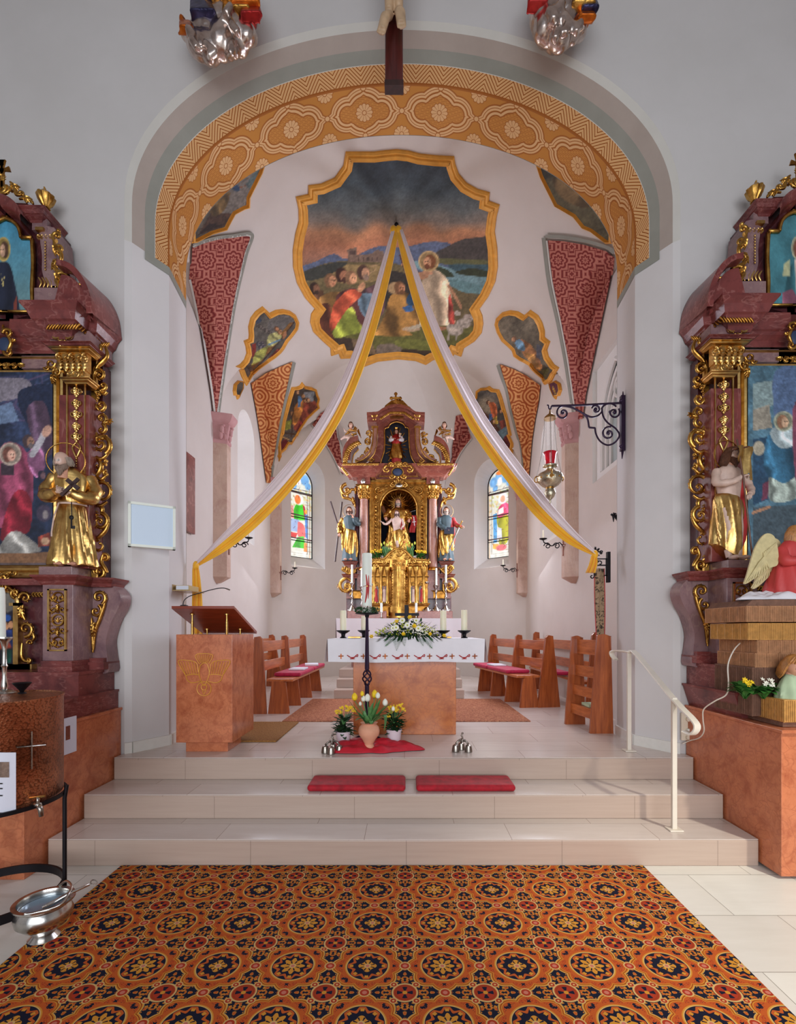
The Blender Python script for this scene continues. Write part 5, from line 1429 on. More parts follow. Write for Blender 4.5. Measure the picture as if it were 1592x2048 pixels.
shell(mb, f5, 703, 190, 26, 5); mk('crest_cross', mb, 'gold', ha, auto=60)
for xc in (528, 880):
 mb = MB(); f5 = HF(YH-.25); c = f5(xc, 300)
 mb.lathe([(14*f5.s, f5(0, 334)[2]), (26*f5.s, f5(0, 318)[2]), (40*f5.s, f5(0, 300)[2]), (36*f5.s, f5(0, 288)[2]), (20*f5.s, f5(0, 282)[2])], (c[0], c[1], 0), 18, flute=(12, .25))
 for k in range(9): a = radians(200+140*k/8); mb.tube([f5(xc, 290), f5(xc+cos(a)*22, 285+sin(a)*16, .01), f5(xc+cos(a)*38, 290+sin(a)*30)], [8*f5.s, 7*f5.s, 3*f5.s], 5)
 mk('flame_urn', mb, 'gold', ha, auto=50)
for sx in (-1, 1):
 X = lambda x: x if sx < 0 else 1415-x
 mb = MB(); f5 = HF(YH-.18)
 # scrolled pilaster
 prof = smoothpts([(520, 400), (518, 470), (512, 540), (490, 610), (440, 660), (380, 684)], 6)
 rows = [[(hx(X(x)), YH-.22, hz(y)), (hx(X(x+34)), YH-.22, hz(y+10)), (hx(X(x+34)), YH, hz(y+10))] for x, y in prof]
 mb.grid(rows); mb.grid([[(hx(X(x)), YH-.22, hz(y)), (hx(X(x)), YH+.05, hz(y))] for x, y in prof]); fixn(mk('scroll_pilaster', mb, 'column_marble', ha, auto=40))
 mb = MB(); band(mb, f5, [(X(x), y) for x, y in ((520, 400), (518, 470), (512, 540), (490, 610), (440, 660), (380, 684))], 5, w=6, ends=1); band(mb, f5, [(X(x+34), y+8) for x, y in ((520, 400), (518, 470), (512, 540), (490, 610), (440, 665))], 4, w=6, ends=1)
 bar(mb, f5, X(505), 388, X(560), 402, 0, .06); curl(mb, f5, X(480), 440, 24, 0, -420*sx*-1, 9, beads=5); curl(mb, f5, X(478), 510, 28, 270, 430*sx, 10, beads=6)
 curl(mb, f5, X(462), 590, 30, 270, 430*sx*-1, 10, beads=6); curl(mb, f5, X(420), 640, 26, 180, 430*sx, 10, beads=5); curl(mb, f5, X(385), 668, 18, 0, 400*sx, 8); curl(mb, f5, X(505), 662, 20, 0, 400*sx, 8)
 for x, y, a in ((500, 430, 100), (490, 480, 95), (476, 550, 110), (440, 610, 130)): leaf(mb, f5, X(x), y, 44, a if sx < 0 else 180-a, .5)
 mk('upper_scroll_carving', mb, 'gold', ha, auto=60)
 # broken pediment arc
 mb = MB(); arc = smoothpts([(282, 705), (284, 640), (302, 580), (345, 530), (405, 505)], 8); inn = smoothpts([(345, 705), (348, 660), (358, 620), (378, 592), (400, 570)], 8)
 rows = [[(hx(X(a[0])), YH-.3, hz(a[1])), (hx(X(b[0])), YH-.3, hz(b[1])), (hx(X(b[0])), YH, hz(b[1]))] for a, b in zip(arc, inn)]
 mb.grid(rows); mb.grid([[(hx(X(a[0])), YH-.3, hz(a[1])), (hx(X(a[0])), YH, hz(a[1]))] for a in arc]); fixn(mk('broken_pediment', mb, 'rust_marble', ha))
 mb = MB(); f6 = HF(YH-.3)
 for i in range(0, len(arc)-1, 2): 
  x, y = arc[i]; mb.ell(f6(X(x+2), y+6, .01), (17*f6.s, 12*f6.s, 17*f6.s), 6, 5); mb.ell(f6(X(x+20), y+16, .01), (8*f6.s, 8*f6.s, 12*f6.s), 5, 4)
 band(mb, f6, [(X(a), b) for a, b in ((345, 705), (348, 660), (358, 620), (378, 592), (400, 570))], 5, ends=1)
 mk('pediment_leaf_border', mb, 'gold', ha, auto=60)
# cartouches
f6 = HF(YH-.46); mb = MB()
for (x, y, r, a, sw) in ((630, 735, 30, 270, -430), (815, 735, 30, 270, 430), (665, 700, 24, 180, 400), (775, 700, 24, 0, -400), (670, 790, 22, 0, 400), (770, 790, 22, 180, -400)): curl(mb, f6, x, y, r, a, sw, 10, beads=5)
shell(mb, f6, 722, 712, 44, 7, 215, 325); mb.tube([f6(717+48*cos(2*pi*k/24), 755+38*sin(2*pi*k/24), .0) for k in range(24)], 7*f6.s, 6, closed=True)
leaf(mb, f6, 717, 790, 40, 90, .5)
ct = mk('cartouche', mb, 'gold', ha, auto=60)
mb = MB().ell(f6(717, 755, -.005), (42*f6.s, .02, 32*f6.s), 20, 10); mk('oval', mb, 'cloth_blue', ct, smooth=True)
f7 = HF(YH-.2); mb = MB(); mb.tube([f7(728+38*cos(2*pi*k/24), 862+24*sin(2*pi*k/24), .0) for k in range(24)], 6*f7.s, 6, closed=True)
for (x, y, r, a, sw) in ((680, 862, 22, 270, -420), (776, 862, 22, 270, 420), (700, 835, 16, 180, 380), (756, 835, 16, 0, -380)): curl(mb, f7, x, y, r, a, sw, 8, beads=4)
shell(mb, f7, 728, 838, 28, 5); c2 = mk('cartouche', mb, 'gold', ha, auto=60)
mk('oval', MB().ell(f7(728, 862, -.005), (34*f7.s, .015, 20*f7.s), 18, 8), 'silver', c2, smooth=True)
# ------------------------------------------------------------------ tabernacle
tb = thing('tabernacle', 'gilded tabernacle with curved doors below the central niche', 'tabernacle', (hx(725, 8.7), 8.62, hz(1950, 8.62)))
YT = 8.62; FT = HF(YT); tx = lambda x: hx(x, YT); tz = lambda y: hz(y, YT)
cxt = tx(727); 
def drum(r, y0, y1, mat, name, parent, a0=pi, a1=2*pi, n=24, yc=YT+.05):
 mb = MB(); mb.grid([[(cxt+r*cos(a0+(a1-a0)*k/n), yc+r*.8*sin(a0+(a1-a0)*k/n), z) for k in range(n+1)] for z in (tz(y0), tz(y1))]); mb.f.append(tuple(range(n+1, 2*n+2))); return mk(name, mb, mat, parent, auto=30)
mb = MB(); bar(mb, FT, 505, 1500, 965, 1950, -.3, -.03); mk('body', mb, 'gold_deep', tb)
drum(.175, 1870, 1525, 'gold', 'door_drum', tb); drum(.19, 1950, 1860, 'gold', 'drum_base', tb); drum(.2, 1560, 1480, 'gold_deep', 'drum_head', tb)
mb = MB()
for k in range(3):
 xs = (678, 728, 778)[k]
 for y in range(1580, 1850, 22):
  for s2 in (-1, 1):
   if k != 1: 
    w_ = .17*sqrt(max(0, 1-((tx(xs)-cxt)/.176)**2))*.8; p = FT(xs, y, w_-.04)
    fz = HF(YT-w_+.05); curl(mb, fz, xs+s2*8, y, 9, 90-90*s2, 330*s2, 3, seg=5)
fz = HF(YT-.1)
for sx in (-1, 1):
 x0 = 727+sx*73
 band(mb, HF(YT+.02), [(x0, 1860), (x0, 1560), (727+sx*60, 1530), (727+sx*30, 1515)], 6, ends=1)
band(mb, HF(YT-.1), [(727, 1530), (727, 1860)], 16, ends=1, w=.2)
for k in range(9): curl(mb, HF(YT-.13+.005*abs(k-4)**2), 660+k*17, 1500+abs(k-4)*3, 10, 90, 360*(1 if k % 2 else -1), 4, seg=5)
mk('door_carving', mb, 'gold', tb, auto=60)
mb = MB()
for xc in (527, 583, 637, 815, 868, 930):
 c = FT(xc, 1700, .03); r = 12*FT.s
 mb.lathe([(r*1.5, tz(1835)), (r*1.5, tz(1820)), (r, tz(1812)), (r*.9, tz(1600)), (r*1.3, tz(1590)), (r*1.8, tz(1545)), (r*1.8, tz(1535))], (c[0], c[1]-.02, 0), 12)
mk('colonnette', mb, 'gold', tb, auto=40)
mb = MB()
moldbar(mb, FT, 515, 650, 1500, 1540, CORN, .1, .33); moldbar(mb, FT, 805, 955, 1500, 1540, CORN, .1, .33); moldbar(mb, FT, 505, 965, 1830, 1860, CORN, .1, .33); moldbar(mb, FT, 505, 965, 1935, 1950, CORN, .1, .33)
moldbar(mb, FT, 515, 965, 1605, 1615, [(0, .0), (.5, .02), (1, .02)], .1)
mk('tabernacle_moulding', mb, 'gold_deep', tb)
mb = MB(); fz = HF(YT-.03)
top = [(512,1478),(560,1470),(610,1462),(650,1420),(690,1392),(727,1380),(765,1392),(800,1420),(840,1462),(890,1470),(972,1478)]
band(mb, fz, top, 9, ends=1)
for i, (x, y) in enumerate(smoothpts(top, 3)): 
 if i % 2 == 0: curl(mb, fz, x, y+20, 13, 270, 380*(1 if x > 727 else -1), 5, seg=5)
 leaf(mb, fz, x, y+4, 20, -90, .5, lobes=2)
for x, y, r, s_ in ((610,1490,24,1),(840,1490,24,-1),(660,1450,22,-1),(790,1450,22,1),(727,1420,26,1),(540,1520,22,1),(930,1520,22,-1)): curl(mb, fz, x, y, r, 0, 450*s_, 8, beads=5)
bar(mb, FT, 515, 1478, 965, 1500, -.2, .0)
mb.prism([(tx(a), tz(b)) for a, b in ((520, 1500),)+tuple(top)+((965, 1500),)], YT-.02, YT+.12)
mk('tabernacle_crest', mb, 'gold', tb, auto=60)
for i, (xc, mt) in enumerate(((540, 'cloth_red'), (610, 'skin'), (847, 'skin'), (915, 'cloth_red'))):
 mb = MB(); r = 15*FT.s; c = FT(xc, 1800, -.02)
 mb = MB().box(FT(xc-22, 0)[0], FT(xc+22, 0)[0], YT-.031, YT-.02, tz(1825), tz(1690)); nb = mk('niche', mb, 'dark_marble', tb)
 mb = MB().lathe([(r*1.2, tz(1820)), (r, tz(1780)), (r*.8, tz(1750)), (r*1.0, tz(1725)), (r*.5, tz(1712))], (c[0], YT-.04, 0), 12, flute=(9, .2))
 st = mk('niche_figure', mb, 'pale_skin' if mt == 'skin' else 'cloth_red', nb, auto=50)
 mk('niche_figure_head', MB().ell((c[0], YT-.045, tz(1702)), r*.55, 10, 8), 'skin', nb, smooth=True)
 mb = MB(); band(mb, HF(YT-.04), [(xc-22, 1700), (xc-20, 1672), (xc, 1658), (xc+20, 1672), (xc+22, 1700)], 5, ends=1); shell(mb, HF(YT-.03), xc, 1690, 20, 5); mk('niche_arch', mb, 'gold', nb, auto=50)
# ------------------------------------------------------------------ rugs
mb = MB().box(-1.82, 1.515, .6, 3.035, .001, .012); tag(mk('carpet', mb, 'medallion_carpet'), 'orange carpet with round medallions on the nave floor before the steps', 'carpet')
mb = MB().box(-1.36, 1.37, 5.22, 6.93, .513, .522); tag(mk('rug', mb, 'choir_rug'), 'reddish brown patterned rug under the stone altar', 'rug')
mb = MB().box(-1.76, -1.165, 4.26, 5.16, .513, .527); tag(mk('doormat', mb, 'coir', bevel=.004), 'tan coir mat on the floor behind the lectern', 'mat')
# ------------------------------------------------------------------ lectern
lt = thing('lectern', 'red marble lectern with slanted wooden desk and a gold bird inlay', 'lectern', (-1.645, 4.1, .512))
mk('base', MB().box(-1.822, -1.474, 3.93, 4.25, .512, .60), 'orange_marble', lt, bevel=.004)
mk('body', MB().box(-1.874, -1.415, 3.87, 4.41, .60, 1.482), 'orange_marble', lt, bevel=.004)
mb = MB().prism([(3.83, 1.712), (3.83, 1.690), (4.42, 1.485), (4.42, 1.507)], -1.89, -1.388, 'x')
mk('desk_board', mb, 'lectern_wood', lt, bevel=.003)
for x, y in ((-1.777, 3.95), (-1.49, 3.95), (-1.80, 4.3), (-1.50, 4.3)):
 zt = 1.69-(y-3.83)*.3475; mb = MB().lathe([(.011, 1.482), (.011, zt-.06), (.008, zt-.058), (.008, zt+.01)], (x, y, 0), 12); mb.lathe([(.02, zt-.004), (.02, zt+.004)], (x, y, 0), 12)
 mk('brass_post', mb, 'brass', lt, auto=40)
f = FR(3.866); g_ = lambda x, y: (300+x/3.98, 1150+y/3.98)
mb = MB(); R_ = .9
def ln(pts, r=R_, cl=False):
 q = [g_(*p) for p in pts]; q = smoothpts(q, 5) if len(q) > 2 else q
 mb.tube([f(x, y, .0) for x, y in q], r*f.s, 5)
ln([(400,720),(390,780),(405,840),(430,880),(455,840),(472,780),(458,715),(430,700),(400,720)])
ln([(395,710),(362,640),(430,625),(500,640),(470,705)])
for k in range(7): x = 372+k*19; ln([(x, 636-4*sin(k/6*pi)), (405+k*9, 700)], .6)
for s_, in ((-1,), (1,)):
 X = lambda x: x if s_ < 0 else 862-x
 ln([(X(385), 770), (X(370), 700), (X(300), 680), (X(225), 685), (X(260), 760), (X(285), 800)]); ln([(X(285), 800), (X(340), 790), (X(390), 795)]); ln([(X(285), 800), (X(300), 840), (X(340), 858), (X(400), 845)])
 for k in range(6): ln([(X(245+k*22), 690), (X(282+k*18), 790)], .6)
for r_, cy in ((56, 905), (22, 893)): ln([(430+r_*cos(2*pi*k/20), cy+r_*sin(2*pi*k/20)) for k in range(21)])
ln([(415, 905), (430, 950), (447, 905)], .7)
mk('bird_inlay', mb, 'stucco_gold', lt)
mc = thing('microphone', 'black gooseneck microphone standing on the lectern desk', 'microphone', (XP(365, 3.9), 3.92, 1.70))
x0 = XP(365, 3.9); mb = MB().lathe([(.036, 1.695), (.036, 1.712), (.03, 1.722), (.012, 1.728)], (x0, 3.93, 0), 20); mk('base', mb, 'black', mc, auto=40)
pts = [P(x, y, 3.93) for x, y in ((366, 1209), (369, 1200), (380, 1192), (400, 1186), (425, 1179), (445, 1176), (458, 1179))]
mk('gooseneck', MB().tube([tuple(v) for v in smoothpts([tuple(p) for p in pts], 6)], .0038, 8), 'black', mc, smooth=True)
mk('capsule', MB().tube([tuple(P(452, 1177, 3.93)), tuple(P(460, 1180, 3.93))], .0055, 8), 'pewter', mc)
# ------------------------------------------------------------------ wall shelf with books, white panel
sh = thing('wall_shelf', 'small metal shelf ledge on the arch jamb above the lectern', 'shelf', (-2.06, 4.45, ZP(1180, 4.3)))
zs = ZP(1181, 4.3); mk('ledge', MB().box(-2.1, -1.93, 4.24, 4.54, zs-.008, zs), 'pale_wood', sh); mk('back_plate', MB().box(-2.1, -2.085, 4.24, 4.54, zs, zs+.05), 'pale_wood', sh)
bk = thing('book', 'closed tan book lying on the wall shelf', 'book', (-1.99, 4.39, zs))
mk('cover', MB().box(-2.07, -1.95, 4.27, 4.47, zs+.001, zs+.045), 'book_tan', bk, bevel=.003); mk('page_block', MB().box(-2.065, -1.955, 4.266, 4.27, zs+.006, zs+.04), 'book_white', bk)
pn = thing('wall_panel', 'blank white framed panel hanging on the arch pier', 'panel', (-2.2, 3.98, ZP(1050, 3.98)))
a = P(256, 1002, 3.84); b = P(351, 1017, 4.02); a2 = P(256, 1092, 3.84); b2 = P(351, 1100, 4.02)
# plane of the splay: from (-2.26,3.88) to (-2.10,4.15) offset towards the nave
def pq(x0, x1, y0, y1, w): 
 return None
d = Vector((b.x-a.x, b.y-a.y, 0)).normalized(); nn = Vector((d.y, -d.x, 0)); Lw = (Vector((b.x, b.y, 0))-Vector((a.x, a.y, 0))).length
def slab(s0, s1, z0, z1, w0, w1):
 mb = MB(); vs = []
 for w in (w0, w1):
  for s, z in ((s0, z0), (s1, z0), (s1, z1), (s0, z1)): p = Vector((a.x, a.y, 0))+d*s+nn*w; vs.append((p.x, p.y, z))
 return mb.add(vs, [(0, 3, 2, 1), (4, 5, 6, 7), (0, 1, 5, 4), (1, 2, 6, 5), (2, 3, 7, 6), (3, 0, 4, 7)])
zt, zb = a.z, a2.z
mk('panel_face', slab(.02, Lw-.02, zb+.02, zt-.02, -.035, .0), 'panel_white', pn)
mb = MB(); 
for q in ((0, .02, zb, zt), (Lw-.02, Lw, zb, zt), (0, Lw, zb, zb+.02), (0, Lw, zt-.02, zt)): mb.merge(slab(*q, -.05, .008))
mk('panel_frame', mb, 'candle_white', pn)
# picture edge on the choir wall
tag(mk('framed_board', MB().box(XLc+.012, XLc+.05, 5.2, 5.86, 2.7, 3.64), 'red_marble', bevel=.004), 'narrow red brown framed board on the choir wall beside the arch', 'board')
# ------------------------------------------------------------------ pews
# left choir bench: backs toward the wall side, seats facing the altar
def spin(o, p, rz):
 R_ = Matrix.Rotation(rz, 3, 'Z'); v = Vector((p[0], p[1], 0)); o.location = o.location+v-R_ @ v if o.location.length < 1e-6 else o.location; o.rotation_euler = (0, 0, rz)
def sidebench(label, X, Y0, Y1, S, h, w0, w1, mids=(), seat=None, rz=0.0):
 """bench with tall end panels; seat = (offset, leg ys) adds the padded low seat in front"""
 r = thing('choir_bench', label, 'bench', (X, Y0, .512), 'wooden choir benches along the side walls'); z = .512
 for y in (Y0, Y1-.035)+tuple(mids):
  mk('side_panel', MB().prism([(X-w0*S, z), (X+w1*S, z), (X+.045*S, z+h-.03), (X+.01*S, z+h), (X-.05*S, z+h-.01)], y, y+.035, 'y'), 'pew_wood', r, bevel=.004)
 for z0, z1 in ((.74, .87), (.50, .62)):
  xs = sorted((X-.03*S, X)); mk('back_slat', MB().box(xs[0], xs[1], Y0+.035, Y1-.035, z+z0, z+z1), 'pew_wood_long', r, bevel=.003)
 if seat:
  o, ys = seat; a = X+o*S; xs = sorted((a-.02*S, a+.30*S)); mk('seat_board', MB().box(xs[0], xs[1], ys[0], ys[-1]+.03, z+.39, z+.42), 'pew_wood_long', r, bevel=.004)
  for y in ys: mk('leg_panel', MB().prism([(a, z), (a+.25*S, z), (a+.21*S, z+.38), (a+.17*S, z+.39), (a+.05*S, z+.39)], y, y+.03, 'y'), 'pew_wood', r, bevel=.004)
 r.rotation_euler = (0, 0, rz); return r
G = 'magenta seat cushions on the choir benches'
def cushion(label, X, Y0, Y1, S, z, w=.33, rot=None):
 xs = sorted((X-.01*S, X+w*S)); o = mk('seat_cushion', MB().box(xs[0], xs[1], Y0, Y1, z, z+.05), 'velvet_magenta', bevel=.022); o.modifiers['b'].segments = 4; tag(o, label, 'cushion', G)
 if rot: spin(o, *rot)
def book(label, x, y, z, w, d, h, mat='book_white', rz=0):
 r = thing('book', label, 'book', (x, y, z), None); M_ = Matrix.Translation((x, y, z)) @ Matrix.Rotation(rz, 4, 'Z')
 mk('cover', MB().box(-w/2, w/2, -d/2, d/2, 0, h).xf(M_), mat, r, bevel=.002); mk('page_block', MB().box(-w/2+.004, w/2-.004, -d/2-.001, d/2+.001, .004, h-.004).xf(M_), 'lace_white', r)
sidebench('choir bench with slatted back and two cushions behind the lectern', -1.77, 5.70, 8.2, 1, .93, .08, .09, (6.95,), (.11, (5.72, 6.35, 7.1, 7.9)))
cushion('magenta cushion on the bench behind the lectern, the one nearer the lectern', -1.66, 6.0, 6.9, 1, .934); cushion('magenta cushion on the bench behind the lectern, the one nearer the apse', -1.66, 6.95, 7.8, 1, .934)
book('grey songbook on the magenta cushion nearer the lectern', -1.47, 6.5, .986, .2, .3, .02); book('grey songbook on the cushion nearer the apse', -1.45, 7.3, .986, .2, .3, .025, rz=.2)
sidebench('dark choir bench against the wall behind the lectern, only its end showing', -2.42, 6.95, 8.6, 1, .93, .1, .2)
rt = ((1.87, 6.2), .165)
sidebench('choir bench with slatted back and cushions between the stone altar and the banner', 1.87, 6.2, 8.35, -1, .94, .15, .155, (7.2,), (.14, (6.22, 6.75, 7.35, 7.95)), rz=.165)
cushion('magenta cushion lying on the bench beside the altar, nearer the nave', 1.73, 6.5, 7.3, -1, .934, rot=rt); cushion('magenta cushion lying on the bench beside the altar, nearer the apse', 1.73, 7.34, 8.0, -1, .934, rot=rt)
book('grey songbook on the cushions between altar and banner', 1.38, 7.25, .986, .2, .3, .02, rz=.165)
sidebench('choir bench against the wall below the banner', 2.24, 5.6, 8.2, -1, .98, .08, .12)
cushion('magenta cushion on the wall bench below the banner', 2.17, 6.3, 7.0, -1, .92, .18)
mk('seat_board', MB().box(2.10, 2.23, 5.66, 8.1, .875, .905), 'pew_wood_long', bpy.data.objects['choir_bench.003'])
# tall bookcase like bench front at the right jamb
r = thing('prayer_bench', 'wooden prayer bench with four rails beside the white handrail', 'bench', (1.7, 4.7, .512))
def pnl(x, y, w, h): mk('side_panel', MB().prism([(y-.05, .512), (y+.02+w, .512), (y+w-.06, .512+h), (y+.02, .512+h-.01)], x, x+.04, 'x'), 'pew_wood', r, bevel=.004)
# near panel (frontal) and far panel
Ya, Yb = 4.62, 5.08
for (xx, yy, bw, tw, h, nm) in ((1.90, Ya, .40, .26, .93, 0), (1.62, Yb, .0, .0, .93, 1)):
 pass
def face(xb0, xb1, xt0, xt1, Y, h, tk): mk('side_panel', MB().prism([(xb0, .512), (xb1, .512), (xt1, .512+h-.01), ((xt0+xt1)/2, .512+h+.01), (xt0, .512+h)], Y, Y+tk, 'y'), 'pew_wood', r, bevel=.004)
face(XP(1181, Ya), XP(1226, Ya), XP(1196, Ya), XP(1222, Ya), Ya, .955, .04)
face(XP(1131, Yb), XP(1170, Yb), XP(1145, Yb), XP(1166, Yb), Yb, .935, .04)
def rail(z0, z1, o=0): 
 a0 = (XP(1196, Ya)+.02-o*.06, Ya+.05); b0 = (XP(1150, Yb)+.02-o*.07, Yb+.02)
 mk('rail', MB().prism([(a0[0], a0[1]), (a0[0]+.03, a0[1]), (b0[0]+.03, b0[1]), b0], z0, z1, 'z'), 'pew_wood_long', r, bevel=.003)
rail(1.27, 1.42); rail(1.04, 1.15, .3); rail(.84, .94, .7); rail(.64, .74, 1.0)
tag(mk('folded_paper', MB().box(1.83, 1.93, 4.75, 4.95, .745, .77), 'robe_green'), 'pale green folded paper inside the prayer bench', 'paper')
# ------------------------------------------------------------------ stone altar with cloth
al = thing('stone_altar', 'orange marble table altar in the middle of the choir', 'altar', (0, 4.8, .512))
mk('block', MB().box(-.508, .482, 4.58, 5.12, .512, 1.30), 'altar_marble', al, bevel=.004)
mk('slab', MB().box(-.71, .715, 4.43, 5.28, 1.30, 1.43), 'altar_marble', al, bevel=.004)
cl = thing('altar_cloth', 'white cloth embroidered with red lamps and crosses over the stone altar', 'tablecloth', (0, 4.8, 1.43))
fixn(mk('cloth', hangcloth(-.728, .733, 4.41, 5.3, 1.437, .215, True, seed=2, flare=.03), 'linen', cl, auto=40))
f = FR(4.388); mb = MB(); g2 = lambda x, y: (620+x/3.98, 1180+y/3.98)
for x in (247, 424, 598, 775, 952, 1131, 1312):
 for p in ([(x-20, 527), (x+20, 525)], [(x, 508), (x, 548)]): band(mb, f, [g2(*q) for q in p], 1.0, ends=1, flat=.4)
mk('orange_crosses', mb, 'orange_lustre', cl); mb = MB()
for x in (335, 515, 693, 868, 1045, 1226):
 for p in ([(x-40, 518), (x-15, 535), (x+15, 535), (x+35, 518), (x+45, 515), (x+42, 530), (x+30, 528)], [(x-32, 524), (x, 541), (x+24, 532)], [(x-16, 548), (x+20, 547)], [(x, 538), (x, 548)]): band(mb, f, [g2(*q) for q in p], .85, ends=1)
mk('red_lamps', mb, 'cloth_red', cl)
def pillar_candle(label, px, Y, r, ztop, zb, group='pillar candles on the stone altar', dish=.09):
 x = XP(px, Y); c = thing('pillar_candle', label, 'candle', (x, Y, zb+.03), group)
 h = ZP(0, Y)*0; mb = MB().lathe([(r, zb), (r, ztop-.006), (r*.93, ztop), (r*.5, ztop-.004), (.001, ztop-.006)], (x, Y, 0), 24); mk('wax', mb, 'candle_wax', c, auto=50)
 mk('wick', MB().tube([(x, Y, ztop-.006), (x+.002, Y, ztop+.008)], .0015, 5), 'black', c)
def dish(label, px, Y, w, zt, zb):
 x = XP(px, Y); d_ = thing('candle_holder', label, 'candle holder', (x, Y, zb), 'dark metal candle dishes on the stone altar')
 mk('dish', MB().lathe([(w*.35, zt-.03), (w*.6, zt-.022), (w, zt-.004), (w, zt+.003), (w*.6, zt-.005), (.02, zt-.006)], (x, Y, 0), 24), 'dark_iron', d_, auto=40)
 mk('foot', MB().lathe([(w*.55, zb), (w*.5, zb+.006), (w*.28, zb+.02), (w*.35, zt-.025)], (x, Y, 0), 16), 'dark_iron', d_, auto=40)
for px, Y, top, lab in ((686.5, 4.55, 1221, 'outermost on the paschal candle side'), (727.5, 4.95, 1232, 'half hidden behind the paschal candle post'), (886.5, 4.55, 1221, 'beside the flower arrangement'), (928.5, 4.6, 1220, 'at the outer corner beside the benches')):
 z0 = ZP(1262.5 if Y < 4.9 else 1262, Y); pillar_candle('ivory pillar candle on the stone altar, '+lab, px, Y, .030 if Y < 4.9 else .027, ZP(top, Y), z0); dish('dark metal candle dish on the stone altar, '+lab, px, Y, .064, z0+.006, 1.441)
cr = thing('altar_crucifix', 'small dark metal cross behind the flowers on the stone altar', 'cross', (XP(813, 5.15), 5.15, 1.44))
f = FR(5.15); mb = MB(); bar(mb, f, 809, 1210, 817, 1264, 0, .015); bar(mb, f, 790, 1226, 838, 1232, 0, .014); mk('cross', mb, 'dark_iron', cr, bevel=.002)
mk('stand', MB().lathe([(.05, 1.44), (.05, 1.448), (.012, 1.46), (.012, 1.5)], (XP(813, 5.15), 5.15, 0), 16), 'dark_iron', cr, auto=40)
for x0, x1, lab in ((697, 722, 'thin gold edged book on the altar beneath the candles'), (893, 902, 'small brass box on the altar by the two candles')):
 xa, xb = XP(x0, 4.6), XP(x1, 4.6); tag(mk('gilt_book', MB().box(xa, xb, 4.55, 4.72, 1.441, 1.457), 'brass', bevel=.002), lab, 'book')
# flower arrangement
fa = thing('flower_arrangement', 'yellow and white flower arrangement with ferns on the front of the stone altar', 'flowers', (0, 4.5, 1.44))
rr = random.Random(11); Yf = 4.5
gm = MB(); 
for k in range(430):
 a = rr.random()*2*pi; q = rr.random()**.6; x = cos(a)*.27*q; h = (1-q*q)*.18*rr.random()+.005; y = sin(a)*.1*q
 b = Vector((.035+x, Yf+y, 1.445+h)); t = b+Vector((x*.32+rr.uniform(-.03, .03), rr.uniform(-.05, .02), rr.uniform(-.0, .05)))
 blade(gm, b, t, .02, n=3)
for k in range(120):
 u = rr.uniform(-1, 1); b = Vector((.035+u*.22, Yf-.06, 1.46+.05*rr.random())); t = b+Vector((u*.10+rr.uniform(-.02, .02), -.05-.03*rr.random(), rr.uniform(-.07, .03))); blade(gm, b, t, .018, n=3)
mk('leaves', gm, 'leaf_dark', fa)
fm = MB()
def fern(mb, p0, p1, w, n=16, sag=.02):
 p0, p1 = Vector(p0), Vector(p1); d = p1-p0; sd = d.cross(Vector((0, -1, 0))).normalized()
 for i in range(n):
  t = (i+1)/n; p = p0+d*t+Vector((0, 0, sag*sin(pi*t))); l = w*sin(pi*min(1, .18+t*.82))**.8
  for s in (-1, 1): blade(mb, p, p+sd*s*l+d*.08, l*.4+.006, n=3)
for (x0, y0, x1, y1, w) in ((700, 350, 690, 472, .045), (690, 350, 600, 445, .04), (730, 360, 752, 440, .035), (890, 350, 972, 462, .04), (870, 360, 900, 440, .035), (930, 350, 975, 400, .03), (650, 350, 595, 400, .03)):
 fern(fm, P(*g2(x0, y0), 4.42), P(*g2(x1, y1), 4.375), w)
mk('fern_fronds', fm, 'fern_green', fa)
def flowers(name, lst, mat, r, parent, Yv, n=10, lay=2, cup=.4, dome=0, centre=None, gp=None):
 for x, y in lst:
  mb = MB(); p = P(*g2(x, y), Yv+rr.uniform(-.01, .01)); petalflower(mb, p, r*rr.uniform(.9, 1.1), n, lay, (rr.uniform(-.3, .3), -1, rr.uniform(.1, .5)), cup)
  o = mk(name, mb, mat, parent, smooth=True)
  if centre: mk('flower_centre', MB().ell(p+Vector((0, -.006, .002)), r*.3, 8, 6), centre, o, smooth=True)
flowers('white_daisy', [(735,245),(775,282),(662,305),(862,308),(845,245),(685,300)], 'petal_white', .030, fa, 4.375, 13, 3, .25, centre='petal_lime')
flowers('yellow_rose', [(745,355),(828,290),(797,220),(690,250),(1065,368),(490,375),(955,352)], 'petal_yellow', .025, fa, 4.37, 6, 3, .9)
sm = MB()
for k in range(150):
 u = rr.uniform(-1, 1); x = 770+u*250; y = 335-(1-u*u)*110*rr.random()+rr.uniform(-5, 30)
 sm.ell(P(*g2(x, y), 4.40), rr.uniform(.004, .008), 6, 4)
mk('lime_filler_blossom', sm, 'petal_lime', fa); sm = MB()
for k in range(90):
 x = 830+rr.gauss(60, 70); y = 320+rr.gauss(0, 22); sm.ell(P(*g2(x, y), 4.385), rr.uniform(.004, .007), 6, 4)
mk('white_filler_blossom', sm, 'petal_white', fa)
